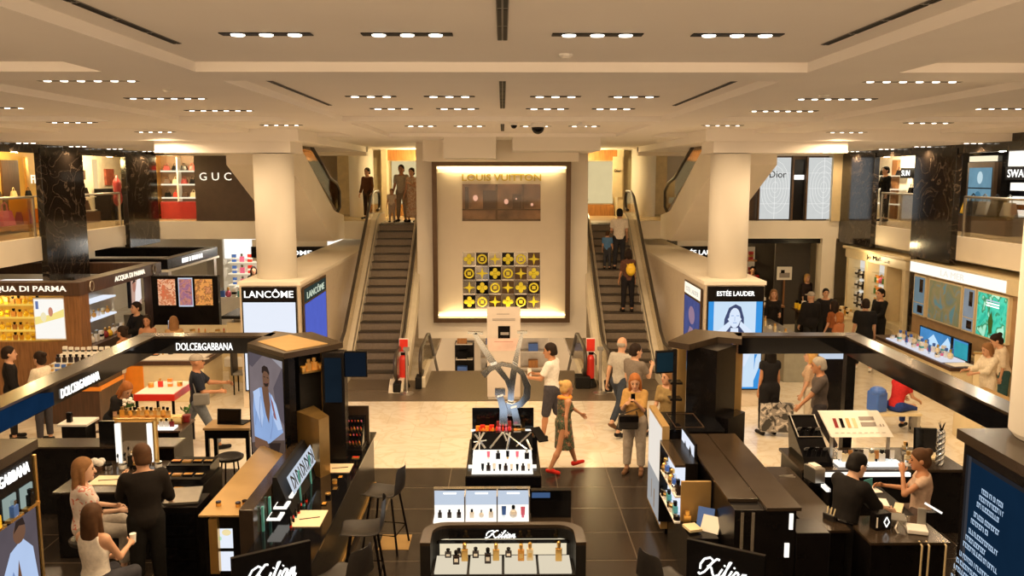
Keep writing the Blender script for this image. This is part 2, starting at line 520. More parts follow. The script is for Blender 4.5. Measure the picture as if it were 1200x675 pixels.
# ---- long walls beside the escalators, carrying the columns
for nm, s in (('left', -1), ('right', 1)):
    mb = MB().bx(s * 4.42, s * 5.72, 18.42, 31.5, 0, 2.72, 0)
    struct('wall_' + nm + '_escalator', mb, 'cladding')
    struct('trim_' + nm + '_ledge', MB().bx(s * 4.39, s * 5.75, 18.39, 31.5, 2.72, 2.80), 'plaster')
# ---- perimeter walls
struct('wall_left', MB().bx(-15, -14.7, 8, 36, 0, 3.02).bx(-15, -14.7, 8, 36, 3.6, 6), 'plaster')
struct('wall_right', MB().bx(14.7, 15, 8, 36, 0, 3.02).bx(14.7, 15, 8, 36, 3.6, 6), 'plaster')
struct('wall_back', MB().bx(-15, 15, 35.2, 35.4, 0, 3.02).bx(-15, 15, 35.2, 35.4, 3.6, 6), 'plaster')
# the near side of the hall, under the photographer's own balcony
struct('floor_upper_near', MB().bx(-15, 15, -3, 1.6, 3.02, 3.6), 'plaster')
struct('wall_front', MB().bx(-15, 15, 1.4, 1.6, 0, 3.02), 'plaster')
struct('wall_left_near', MB().bx(-15, -14.8, 1.6, 8, 0, 3.6), 'plaster')
struct('wall_right_near', MB().bx(14.8, 15, 1.6, 8, 0, 3.6), 'plaster')
# black marble pillars and the dark band above the upper shops
def pil(nm, x, s, y0, y1):
    struct(nm, MB().bx(x, x + s * 0.16, y0, y1, 2.92 if s > 0 or y0 > 25 else 0, 5.75), 'black_marble', bev=0.01)
pil('pillar_left_near', -11.18, -1, 21.0, 23.1); pil('pillar_left_far', -11.18, -1, 25.7, 27.95)
struct('pillar_right_foot', MB().bx(11.1, 11.4, 22.66, 23.0, 0, 2.92), 'black_marble')
pil('pillar_right_near', 11.05, 1, 20.9, 23.0); pil('pillar_right_far', 11.05, 1, 25.5, 27.95)
struct('wall_left_frieze', MB().bx(-11.2, -11.36, 8, 28.0, 5.62, 6.0), 'black_marble')
struct('wall_right_frieze', MB().bx(11.08, 11.24, 8, 28.0, 5.62, 6.0), 'black_marble')
struct('trim_left_corner', MB().bx(-11.3, -10.9, 27.9, 28.4, 5.75, 6.0), 'bronze')
struct('trim_right_corner', MB().bx(10.75, 11.2, 27.9, 28.4, 3.6, 6.0), 'cream_d')
# ground floor back corner piers
struct('pillar_right_corner', MB().bx(10.55, 11.0, 28.0, 28.5, 0, 3.02), 'plaster')

# ---- recessed ceiling fixtures
ROWS = {'nearest row': (6.2, ZT, (-1.66, -0.67, 0.67, 1.66)), 'second row': (8.92, ZT, (-1.66, -0.67, 0.67, 1.66)),
        'third row': (11.0, ZT, (-1.66, -0.67, 0.67, 1.66)), 'fourth row': (13.0, ZT, (-1.66, -0.67, 0.67, 1.66)),
        'bulkhead row': (17.6, ZT, (-1.66, -0.67, 0.67, 1.66))}
POS4 = ['leftmost', 'second from the left', 'second from the right', 'rightmost']
def slot_light(x, y, z, n, length, label, lampw, group):
    t = thing('ceiling_light', label, 'ceiling light', (x, y, z), 0, group)
    mb = MB().bx(x - length / 2 - .02, x + length / 2 + .02, y - .055, y + .055, z - .008, z - .001)
    mb.build('housing', 'black_matt', t)
    for k in range(n):
        cx = x + (k - (n - 1) / 2) * length / n
        rl = .046 if n == 3 else .034
        MB().lathe([(rl, -0.014), (rl + .004, -0.006)], (cx, y, z - .002), 14).build('lamp', 'led', t)
    ld = bpy.data.lights.new('fixture_lamp', 'SPOT')
    ld.energy = lampw; ld.color = WARM; ld.spot_size = R(172); ld.spot_blend = 0.55; ld.shadow_soft_size = 0.05
    lo = bpy.data.objects.new('fixture_lamp', ld); COL.objects.link(lo)
    lo.parent = t; lo.location = (0, 0, -0.09)
    return t
for row, (y, z, xs) in ROWS.items():
    for k, x in enumerate(xs):
        slot_light(x, y, z, 3, 0.60, f'three-lamp slot light in the middle ceiling bay, {POS4[k]} of the {row}', LAMP_W, 'slot lights of the middle bay')
for s, nm in ((-1, 'left'), (1, 'right')):
    for k, (y, n) in enumerate(((9.2, 6), (11.3, 6), (13.4, 6))):
        slot_light(s * 4.33, y, ZT, n, 1.05, f'long six-lamp slot light in the {nm} side bay, {ORD[k]} from the front', LAMP_W * 1.6, 'slot lights of the side bays')
    for k, (x, y) in enumerate(((-7.4, 12.9), (-7.4, 15.0), (-8.6, 13.2), (-4.4, 17.3), (-7.3, 18.3))):
        slot_light(-x if s > 0 else x, y, ZC if y in (15.0, 18.3) else ZT, 4, 0.8, f'four-lamp slot light over the {nm} ground floor counters, {ORD[k]} of its bay', LAMP_W * (0.6 if y == 17.3 else 1.5), 'outer slot lights')
    for k, y in enumerate((19.9, 22.3, 24.4, 26.8)):
        slot_light(s * 10.9, y, 5.83, 3, 0.5, f'small trio downlight along the {nm} upper shop fronts, {ORD[k]} from the front', LAMP_W * 0.8, 'shop front downlights')
# linear air slots
def air_slot(x, y0, y1, z, wd, label):
    t = thing('air_slot', label, 'vent', (x, (y0 + y1) / 2, z), 0, 'ceiling air slots')
    MB().bx(x - wd / 2, x + wd / 2, y0, y1, z - .006, z - .001).build('slot_frame', 'grey', t)
    n = max(3, int((y1 - y0) / 0.5))
    mb = MB()
    for k in range(n):
        a = y0 + (y1 - y0) * k / n
        for q in (-1, 1):
            mb.bx(x + q * wd * .25 - wd * .17, x + q * wd * .25 + wd * .17, a + .03, a + (y1 - y0) / n - .02, z - .010, z - .005)
    mb.build('slot_grille', 'black_matt', t)
air_slot(0, 4.0, 6.45, ZT, 0.075, 'dark double air slot on the ceiling centre line, nearest one')
air_slot(0, 8.7, 12.9, ZT, 0.075, 'dark double air slot on the ceiling centre line, middle one')
air_slot(0, 15.7, 19.5, ZT, 0.075, 'dark double air slot on the ceiling centre line, farthest one')
for s, nm in ((-1, 'left'), (1, 'right')):
    air_slot(s * 2.45, 3.5, 6.65, ZT, 0.06, f'long dark air slot by the {nm} edge of the nearest ceiling tray')
    air_slot(s * 2.45, 8.8, 12.4, ZT, 0.06, f'dark air slot by the {nm} edge of the second ceiling tray')
def dome(x, y, z, r, label):
    t = thing('dome_camera', label, 'security camera', (x, y, z))
    MB().lathe([(r * 1.1, 0), (r * 1.15, -r * .5), (r, -r * .6)][::-1], (x, y, z), 20).build('mount', 'white', t)
    MB().lathe([(r * .95 * math.cos(a), -r * .6 - r * math.sin(a)) for a in [R(q) for q in (0, 20, 40, 60, 80)]][::-1], (x, y, z), 20).build('dome', 'black_gloss', t, smooth=True)
dome(0.62, 15.2, ZC, 0.12, 'larger black dome camera under the ceiling above the wall display')
dome(0.20, 15.2, ZC, 0.06, 'smaller black dome camera under the ceiling, left of the larger dome')
t = thing('projector', 'small pale ceiling box hanging right of the dome cameras', 'projector', (1.35, 14.9, ZC))
MB().bx(1.28, 1.42, 14.85, 15.0, 5.91, 5.97).build('body', 'white', t, bev=.01); MB().bx(1.33, 1.37, 14.9, 14.95, 5.97, 6.0).build('bracket', 'white', t)
for k, (x, y) in enumerate(((0.52, 7.2), (-3.9, 10.2), (4.0, 10.8), (-1.2, 8.9))):
    solo('smoke_detector', MB().lathe([(0.03, -0.035), (0.055, -0.015), (0.06, -0.001)], (x, y, ZT if k in (0, 3) else ZT), 16), 'white',
         ['white disc detector on the nearest middle ceiling tray', 'white disc detector in the left side ceiling tray', 'white disc detector in the right side ceiling tray', 'white disc detector between second row slot lights'][k], 'detector')

# ================================================================== ESCALATORS
def escalator(name, label, x0, x1, yb, zb, yt, zt, ledge=True):
    """x0..x1 clear step width, from the lower comb (yb, zb) to the upper comb (yt, zt)"""
    t = thing(name, label, 'escalator', ((x0 + x1) / 2, yb, zb), 0)
    n = 18
    rise = (zt - zb) / n; run = (yt - yb) / n
    for k in range(n):
        a = yb + run * k; z = zb + rise * (k + 1)
        mb = MB()
        mb.bx(x0, x1, a + .012, a + run + .06, z - 0.03, z, 0)
        # curved riser, slightly proud at the foot
        mb.side([(a + .035, z - .03), (a + .02, z - rise * .5), (a - .0, z - rise - .01), (a + .08, z - rise - .01), (a + .10, z - .03)], x0, x1, 1)
        for q in range(14):
            xx = x0 + (x1 - x0) * (q + .5) / 14
            mb.bx(xx - .006, xx + .006, a + .02, a + run, z, z + .004, 0)
        mb.bx(x0, x1, a - .004, a + .016, z - .014, z + .002, 2)
        mb.build('step', ['step', 'riser', 'rubber'], t)
    mb = MB()
    mb.bx(x0, x1, yb - 1.1, yb, zb + .01, zb + .03); mb.build('comb_plate', 'plate', t)
    MB().bx(x0, x1, yt + .07, yt + 1.3, zt - .03, zt + .02).build('comb_plate', 'plate', t)
    def prof(dz, y0, y1, ya=0.0):
        return [(y0, zb + dz), (yb - .1, zb + dz), (yb + .45, zb + dz + .20), (yt - .35, zt + dz - .12), (yt + .25, zt + dz + .03), (y1, zt + dz + .03)]
    for s, xi in ((-1, x0), (1, x1)):
        # decks: cream skirting either side of the steps
        top = [(yb - 1.25, zb + .05), (yb - 1.12, zb + .17), (yb - .9, zb + .26)] + prof(.26, yb - 1.3, yt + 1.3)[1:]
        bot = prof(-.55, yb - 1.3, yt + 1.3)
        bot = [(y, max(z, zb + .012) if zb > -1 else z) for y, z in bot]
        MB().side(top + bot[::-1], xi + s * .02, xi + s * .36).build('deck', 'deck', t, bev=.012)
        MB().side([(y, z + .004) for y, z in prof(.26, yb - .9, yt + 1.28)] + [(y, z + .022) for y, z in prof(.26, yb - .9, yt + 1.28)][::-1], xi + s * .04, xi + s * .075).build('skirt_strip', 'steel', t)
        # glass balustrade with rounded newel ends and rubber handrail
        hr = prof(.95, yb - 1.2, yt + 1.1)
        path = []
        def arc(cy, cz, r, a0, a1, k=7): return [(cy + r * math.cos(R(a0 + (a1 - a0) * i / k)), cz + r * math.sin(R(a0 + (a1 - a0) * i / k))) for i in range(k + 1)]
        loop = [(yb - .95, zb + .33)] + arc(yb - 1.2, zb + .64, .31, 250, 90) + hr[1:-1] + arc(yt + 1.1, zt + .67, .31, 90, -70) + [(yt + .85, zt + .38)]
        xg = xi + s * .22
        MB().tube([(xg, y, z) for y, z in loop], .045, 8).build('handrail', 'rubber', t, smooth=True)
        g = [(y, z - .03) for y, z in loop]
        gp = [(xg, y, z) for y, z in g]
        base = [(xg, y, z) for y, z in prof(.28, yb - .9, yt + 1.1)]
        MB().bx(xg - .09, xg + .09, yb - 1.3, yb - .95, zb + .012, zb + .24).build('newel_base', 'black_matt', t, bev=.03)
        mb = MB()
        mb.side([(p[1], p[2]) for p in base] + [(p[1], p[2]) for p in gp[1:-1]][::-1], xg - .006, xg + .006)
        mb.build('glass_panel', 'glass', t)
    return t
escalator('escalator', 'left escalator between the white wall and the tall wall display, no one riding', -3.80, -2.72, 20.9, 0, 26.6, 3.6)
escalator('escalator', 'right escalator with two people riding up beside the white wall', 2.72, 3.80, 20.9, 0, 26.6, 3.6)
def down_escalator(x0, x1, label):
    t = thing('escalator', label, 'escalator', ((x0 + x1) / 2, 21.9, 0))
    for k in range(14):
        a = 21.9 + .33 * k; z = -.2 * (k + 1)
        MB().bx(x0, x1, a, a + .36, z - .03, z).bx(x0, x1, a + .33, a + .36, z - .22, z - .03).build('step', ['step'], t)
    s = -1 if x0 < 0 else 1
    xo = x0 if s < 0 else x1
    def line(dz): return [(20.1, dz), (22.1, dz), (22.6, dz - .1), (26.5, dz - 2.5)]
    MB().side(line(.28) + [(26.5, -3.0), (22.4, -.5), (20.1, .012)], xo + s * .02, xo + s * .22).build('deck', 'deck', t, bev=.012)
    r = [(20.3 + .36 * math.cos(R(a)), .62 + .33 * math.sin(R(a))) for a in range(260, 89, -17)]
    loop = [(20.5, .34)] + r + [(22.0, .96), (22.45, .88), (26.5, -1.55)]
    xg = xo + s * .12
    MB().tube([(xg, y, z) for y, z in loop], .045, 8).build('handrail', 'rubber', t, smooth=True)
    MB().side([(20.2, .28), (22.1, .28), (22.6, .18), (26.5, -2.2)] + loop[1:][::-1], xg - .006, xg + .006).build('glass_panel', 'glass', t)
    MB().bx(xo - .1, xo + .25 * s, 19.95, 20.35, .012, .3).build('newel_base', 'black_matt', t, bev=.02)
down_escalator(-1.85, -0.95, 'down escalator going below, left of the white poster stand')
down_escalator(0.95, 1.85, 'down escalator going below, right of the white poster stand')
# lower floor seen past the landing
for k, (x0, x1, y, h, m_, lab) in enumerate(((-1.75, -1.05, 30.5, 1.9, 'black', 'dark display case on the lower floor, leftmost of those below'), (-0.85, 0.2, 31.5, 1.7, 'white', 'white display case on the lower floor in the middle'), (0.6, 1.7, 31, 2.1, 'steel', 'grey display case on the lower floor at right'))):
    t = thing('display_case', lab, 'display case', ((x0 + x1) / 2, y, -3.6))
    MB().bx(x0, x1, y, y + .5, -3.6, -3.6 + h + .75).build('body', m_, t, bev=.02)
    for q in range(5):
        MB().bx(x0 + .04, x1 - .04, y - .3, y, -3.2 + q * h / 3.4, -3.17 + q * h / 3.4).build('shelf', 'light_shelf' if q == 1 else 'paper', t)
        if q > 1: MB().bx(x0 + .1 + .12 * k, x0 + .45 + .12 * k, y - .25, y - .02, -3.17 + q * h / 3.4, -2.9 + q * h / 3.4).build('stock', ['black', 'wood_o', 'blue'][(q + k) % 3], t)

# diagonal escalators climbing on from the upper floor towards the viewer
for s, nm in ((-1, 'left'), (1, 'right')):
    t = thing('upper_escalator', f'pale underside of the {nm} escalator climbing from the upper floor through the ceiling', 'escalator', (s * 5.7, 26.3, 3.6))
    def zb_(y): return 5.24 - .415 * (y - 20.2)
    xi, xo = s * 4.98, s * 6.42
    y0, y1 = 20.1, 26.3
    MB().side([(y0, zb_(y0) + .05), (25.2, 3.16), (26.9, 3.12), (26.9, 3.85), (y1 - .9, 4.05), (y0 + .9, 5.95), (y0, 5.95)], xi, xo).build('truss_cladding', 'plaster', t, bev=.01)
    hx = xi + s * .1
    MB().side([(26.4, 4.0), (26.7, 4.0), (26.7, 4.75), (25.4, 4.95), (22.2, 6.0), (20.9, 6.0)], hx - .01, hx + .01).build('glass_panel', 'glass_dark', t)
    MB().tube([(hx, 26.3, 3.95), (hx, 26.75, 4.1), (hx, 26.8, 4.6), (hx, 26.3, 4.85), (hx, 25.3, 5.02), (hx, 22.6, 6.0)], .05, 8).build('handrail', 'rubber', t, smooth=True)

# ================================================================== WALL DISPLAY BETWEEN THE ESCALATORS
struct('wall_display_backing', MB().bx(-2.42, 2.40, 24.12, 24.4, 0.45, 6.0), 'plaster')
t = thing('wall_display', 'tall framed beige wall display glowing at its edges between the two escalators', 'wall display', (-0.03, 24.1, 0.97))
X0, X1, Z0, Z1 = -1.95, 1.89, 0.97, 5.47
mb = MB()
fw = .13
mb.bx(X0, X0 + fw, 23.72, 24.12, Z0, Z1).bx(X1 - fw, X1, 23.72, 24.12, Z0, Z1).bx(X0 + fw, X1 - fw, 23.72, 24.12, Z0, Z0 + fw).bx(X0 + fw, X1 - fw, 23.72, 24.12, Z1 - fw, Z1)
mb.build('frame', 'bronze', t)
mb = MB()
bx0, bx1, bz0, bz1 = -1.13, 1.06, 1.33, 2.95           # lower niche
wx0, wx1, wz0, wz1 = -1.13, 1.06, 3.82, 4.85           # upper window
xa, xb, za, zb = X0 + fw + .0, X1 - fw, Z0 + fw + .16, Z1 - fw - .18
for (p, q, r_, s_) in ((xa, wx0, za, zb), (wx1, xb, za, zb), (wx0, wx1, za, bz0), (wx0, wx1, bz1, wz0), (wx0, wx1, wz1, zb)):
    mb.bx(p, q, 23.90, 23.96, r_, s_)
mb.build('panel', mat('display_panel', (0.62, 0.54, 0.42), 0.5, var=.04, scale=1.5), t)
MB().bx(xa, xb, 24.0, 24.06, Z1 - fw - .06, Z1 - fw - .02).bx(xa, xb, 24.0, 24.06, Z0 + fw + .02, Z0 + fw + .06).build('cove_light', 'cove', t, label='glowing warm light strip at the frame edge')
MB().bx(xa, xb, 24.08, 24.11, Z0 + fw, Z1 - fw).build('back_board', 'plaster', t)
# small strip lamps that wash the panel from the frame
for z_, dz in ((Z1 - fw - .03, -1), (Z0 + fw + .03, 1)):
    ld = bpy.data.lights.new('cove_lamp', 'AREA'); ld.shape = 'RECTANGLE'; ld.size = 3.2; ld.size_y = .06; ld.energy = 27; ld.color = (1, .74, .36)
    lo = bpy.data.objects.new('cove_lamp', ld); COL.objects.link(lo); lo.parent = t
    lo.location = (0, 23.80 - 24.1, z_ - .97); lo.rotation_euler = (R(22) if dz < 0 else R(180 - 22), 0, 0)
# upper window: dim shop view with two pink lamps and a counter
MB().bx(wx0, wx1, 24.0, 24.07, wz0, wz1).build('window_back', mat('window_view', (0.30, 0.17, 0.10), .5, var=.6, scale=2.2), t)
MB().bx(wx0, wx1, 23.93, 24.0, wz0 + .30, wz0 + .34).bx(wx0, wx1, 23.91, 23.99, wz0, wz0 + .05).bx(-.2, -.14, 23.95, 24.0, wz0, wz1).bx(.55, .6, 23.95, 24.0, wz0 + .3, wz1).build('window_shelf', 'bronze', t)
mb = MB()
for x, z, r in ((-.76, wz0 + .64, .085), (.10, wz0 + .54, .075), (.38, wz0 + .62, .03), (.82, wz0 + .46, .045)): mb.ell((x, 23.97, z), (r * .8, .02, r), 12)
mb.build('window_lamp', E_('pink_lamp', (.95, .50, .36), .95), t)
MB().bx(-.55, -.2, 23.96, 24.0, wz0 + .34, wz0 + .85).bx(-1.05, -.95, 23.96, 24.0, wz0 + .34, wz0 + .95).bx(.28, .52, 23.96, 24.0, wz0 + .34, wz0 + .75).build('window_goods', 'wood_d', t)
MB().bx(wx0, wx1, 23.895, 23.9, wz0, wz1).build('window_glass', 'glass', t)
lettering('LOUIS VUITTON', (-.03, 23.88, 5.03), 2.2, .19, (1, 0, 0), (0, 0, 1), mat('gold_letters', (.34, .25, .03), .35), t, bold=.02)
# lower niche: mirrored grid with yellow flower and star shapes
MB().bx(bx0, bx1, 24.0, 24.07, bz0, bz1).build('niche_back', mat('niche_mirror', (.55, .52, .46), .12, .9, var=.3, scale=3), t)
mb = MB()
for k in range(7):
    x = bx0 + (bx1 - bx0) * k / 6; mb.bx(x - .012, x + .012, 23.92, 24.0, bz0, bz1)
for k in range(5):
    z = bz0 + (bz1 - bz0) * k / 4; mb.bx(bx0, bx1, 23.92, 24.0, z - .012, z + .012)
mb.build('niche_grid', 'chrome', t)
ym = mat('yellow_enamel', (.72, .62, .03), .35, var=.06)
cw, ch = (bx1 - bx0) / 6, (bz1 - bz0) / 4
for i in range(6):
    for j in range(4):
        cx, cz = bx0 + cw * (i + .5), bz0 + ch * (j + .5)
        random.seed(i * 7 + j)
        if (i + j) % 2 == 0:
            MB().rb((cx, 23.975, cz), (cw * .92, .03, ch * .9)).build('niche_tile', ['black_gloss', 'darkglass', 'bronze'][(i + 2 * j) % 3], t)
        mb = MB()
        kind = (i * 2 + j) % 3
        if kind == 0:      # four petals
            for a in range(4):
                c, s_ = math.cos(R(90 * a)), math.sin(R(90 * a))
                mb.ell((cx + c * .09, 23.945, cz + s_ * .09), (.065, .015, .065), 10)
            mb.ell((cx, 23.935, cz), (.03, .015, .03), 8)
        elif kind == 1:    # pointed star
            pts = []
            for a in range(8):
                rr = .17 if a % 2 == 0 else .05
                pts.append((cx + rr * math.cos(R(45 * a)), cz + rr * math.sin(R(45 * a))))
            mb.mesh([(x, 23.95, z) for x, z in pts] + [(x, 23.93, z) for x, z in pts], [tuple(range(7, -1, -1))[::-1], tuple(range(8, 16))[::-1]] + [(a, (a + 1) % 8, 8 + (a + 1) % 8, 8 + a) for a in range(8)])
        else:              # ring
            mb.tube([(cx + .12 * math.cos(R(30 * a)), 23.945, cz + .12 * math.sin(R(30 * a))) for a in range(12)], .026, 6, closed=True)
            mb.rb((cx, 23.945, cz), (.10, .02, .10), 0)
        mb.build('niche_ornament', ym, t)

# ---- upper lobby behind the escalators
struct('wall_upper_lobby', MB().bx(-4.4, 4.4, 32.0, 32.2, 3.6, 6.0), mat('lobby_wall', (.82, .66, .36), .6, var=.04))
struct('trim_lobby_beam', MB().bx(-4.3, -1.9, 31.2, 31.5, 5.62, 6.0).bx(1.9, 4.3, 31.2, 31.5, 5.62, 6.0), 'wood_o')
struct('trim_lobby_post', MB().bx(-4.35, -4.15, 30.9, 31.5, 3.6, 6.0).bx(4.15, 4.35, 30.9, 31.5, 3.6, 6.0), 'cream')
for s, nm in ((-1, 'left'), (1, 'right')):
    t = thing('lit_shop_window', f'bright warm window with orange wood sill upstairs, {nm} of the wall display', 'shop window', (s * 3.0, 31.8, 3.6))
    x0, x1 = sorted((s * 2.0, s * 4.1))
    MB().bx(x0, x1, 31.9, 31.98, 4.05, 5.6).build('lit_panel', E_('lobby_glow_' + nm, (1.0, .80, .42), .75, .12), t)
    MB().bx(x0, x1, 31.5, 31.98, 3.612, 4.02).build('sill', 'wood_o', t, bev=.01)
    MB().lathe([(.10, 0), (.13, .18), (.06, .36), (.09, .48)], ((x0 + x1) / 2, 31.7, 4.02), 12).build('ornament', 'silver', t)
    ld = bpy.data.lights.new('lobby_lamp', 'POINT'); ld.energy = 130; ld.color = (1, .74, .36); ld.shadow_soft_size = .08
    lo = bpy.data.objects.new('lobby_lamp', ld); COL.objects.link(lo); lo.parent = t; lo.location = (0, -1.5, 1.9)
struct('wall_lobby_panel', MB().bx(4.4, 6.2, 32.4, 32.6, 3.6, 6.0).bx(-6.2, -4.4, 32.4, 32.6, 3.6, 6), mat('lobby_panel', (.74, .62, .38), .5))
tg = thing('wall_sign', 'small dark wordmark on the cream panel right of the lit upper window', 'sign', (4.06, 30.85, 5.0))
MB().bx(3.95, 4.3, 30.86, 30.9, 4.3, 5.75).build('sign_panel', 'cream', tg)
lettering('Dior', (4.13, 30.85, 5.25), .24, .1, (1, 0, 0), (0, 0, 1), 'black_matt', tg)
# ================================================================== PEOPLE (one continuous skin per figure, clothes as children)
V3 = lambda *a: np.array(a, float)
def unit(v): return v / (np.linalg.norm(v) or 1)
class Vol:
    """signed-distance field on a grid, meshed with surface nets"""
    def __init__(s, lo, hi, h):
        s.lo = np.array(lo, float); s.h = h
        s.n = np.ceil((np.array(hi) - s.lo) / h).astype(int) + 1
        s.d = np.full(s.n, 0.5)
        s.ax = [s.lo[i] + h * np.arange(s.n[i]) for i in range(3)]
    def _blk(s, lo, hi):
        a = np.clip(((np.array(lo) - s.lo) / s.h).astype(int), 0, s.n - 1)
        b = np.clip(((np.array(hi) - s.lo) / s.h).astype(int) + 2, 1, s.n)
        sl = tuple(slice(a[i], b[i]) for i in range(3))
        X = np.stack(np.meshgrid(s.ax[0][sl[0]], s.ax[1][sl[1]], s.ax[2][sl[2]], indexing='ij'), -1)
        return sl, X
    def put(s, sl, d, k):
        o = s.d[sl]
        if k > 0:
            h = np.clip(0.5 + 0.5 * (o - d) / k, 0, 1)
            s.d[sl] = o * (1 - h) + d * h - k * h * (1 - h)
        else: s.d[sl] = np.minimum(o, d)
    def cone(s, a, b, r1, r2, k=0.03, cap=None, capa=None):
        a = np.array(a, float); b = np.array(b, float); m = max(r1, r2) + .06
        sl, X = s._blk(np.minimum(a, b) - m, np.maximum(a, b) + m)
        ab = b - a; L = ab @ ab or 1e-9
        t = np.clip(((X - a) @ ab) / L, 0, 1)
        d = np.linalg.norm(X - a - t[..., None] * ab, axis=-1) - (r1 + (r2 - r1) * t)
        if cap is not None: d = np.maximum(d, (X - (a + ab * cap)) @ unit(ab))
        if capa is not None: d = np.maximum(d, (X - (a + ab * capa)) @ -unit(ab))
        s.put(sl, d, k)
    def ell(s, c, r, F=None, k=0.04):
        c = np.array(c, float); r = np.array(r, float); m = r.max() + .07
        sl, X = s._blk(c - m, c + m)
        P = X - c
        if F is not None: P = P @ F.T
        k0 = np.linalg.norm(P / r, axis=-1); k1 = np.linalg.norm(P / (r * r), axis=-1) + 1e-9
        s.put(sl, k0 * (k0 - 1) / k1, k)
    def frus(s, a, b, ra, rb, F, k=0.02):
        """elliptic frustum a->b; ra, rb = (rx, ry) in frame F, cut flat at both ends"""
        a = np.array(a, float); b = np.array(b, float); m = max(max(ra), max(rb)) + .06
        sl, X = s._blk(np.minimum(a, b) - m, np.maximum(a, b) + m)
        ab = b - a; L = np.linalg.norm(ab); w = ab / L
        t = (X - a) @ w
        q = np.clip(t / L, 0, 1)
        Q = X - a - t[..., None] * w
        u = Q @ F[0]; v = Q @ F[1]
        rx = ra[0] + (rb[0] - ra[0]) * q; ry = ra[1] + (rb[1] - ra[1]) * q
        k0 = np.sqrt((u / rx) ** 2 + (v / ry) ** 2)
        d = (k0 - 1) * np.minimum(rx, ry)
        d = np.maximum(d, np.maximum(t - L, -t))
        s.put(sl, d, k)
    def cut(s, p, n):
        X = np.stack(np.meshgrid(*s.ax, indexing='ij'), -1)
        s.d = np.maximum(s.d, (X - np.array(p)) @ unit(np.array(n, float)))
    def mesh(s):
        d = s.d; neg = d < 0
        n = np.array(d.shape) - 1
        cs = [(i, j, k) for i in (0, 1) for j in (0, 1) for k in (0, 1)]
        S = lambda arr, c: arr[c[0]:c[0] + n[0], c[1]:c[1] + n[1], c[2]:c[2] + n[2]]
        cnt = sum(S(neg, c).astype(int) for c in cs)
        act = (cnt > 0) & (cnt < 8)
        idx = np.full(act.shape, -1); ii = np.argwhere(act); idx[act] = np.arange(len(ii))
        if not len(ii): return np.zeros((0, 3)), []
        acc = np.zeros((len(ii), 3)); w = np.zeros(len(ii))
        dv = {c: S(d, c)[act] for c in cs}
        for c in cs:
            for ax in range(3):
                if c[ax] == 0:
                    e = list(c); e[ax] = 1; e = tuple(e)
                    a, b = dv[c], dv[e]
                    m = (a < 0) != (b < 0)
                    t = np.where(m, a / np.where(m, a - b, 1), 0)
                    p = np.array(c, float)[None, :].repeat(len(ii), 0); p[:, ax] += t
                    acc[m] += p[m]; w[m] += 1
        v = s.lo + s.h * (ii + acc / w[:, None])
        fs = []
        for ax in range(3):
            a1, a2 = (ax + 1) % 3, (ax + 2) % 3
            sl0 = [slice(1, n[i]) for i in range(3)]; sl0[ax] = slice(0, n[ax])
            sl1 = list(sl0); sl1[ax] = slice(1, n[ax] + 1)
            A, B = neg[tuple(sl0)], neg[tuple(sl1)]
            e = np.argwhere(A != B)
            off = np.array([s_.start for s_ in sl0])
            g = e + off
            sg = A[tuple(e.T)]
            def cell(da1, da2):
                q = g.copy(); q[:, a1] -= da1; q[:, a2] -= da2
                return idx[tuple(q.T)]
            q = np.stack([cell(1, 1), cell(0, 1), cell(0, 0), cell(1, 0)], 1)
            q = np.where(sg[:, None], q, q[:, ::-1])
            fs.append(q[(q >= 0).all(1)])
        return v, [tuple(int(i) for i in f) for f in np.concatenate(fs)]

_pc = {}
def cloth(c, rough=.85):
    if isinstance(c, str): return M[c]
    key = tuple(c)
    if key not in _pc: _pc[key] = fab('cloth_%d' % len(_pc), c, rough)
    return _pc[key]
HAIRC = {'brown': (.075, .036, .017), 'dark': (.022, .013, .009), 'black': (.010, .008, .007), 'blonde': (.55, .33, .12), 'ginger': (.34, .12, .035), 'grey': (.36, .32, .27), 'light': (.24, .12, .05)}
SHOES = {'black': (.015, .013, .012), 'white': (.75, .72, .66), 'red': (.62, .03, .02), 'brown': (.16, .08, .04)}

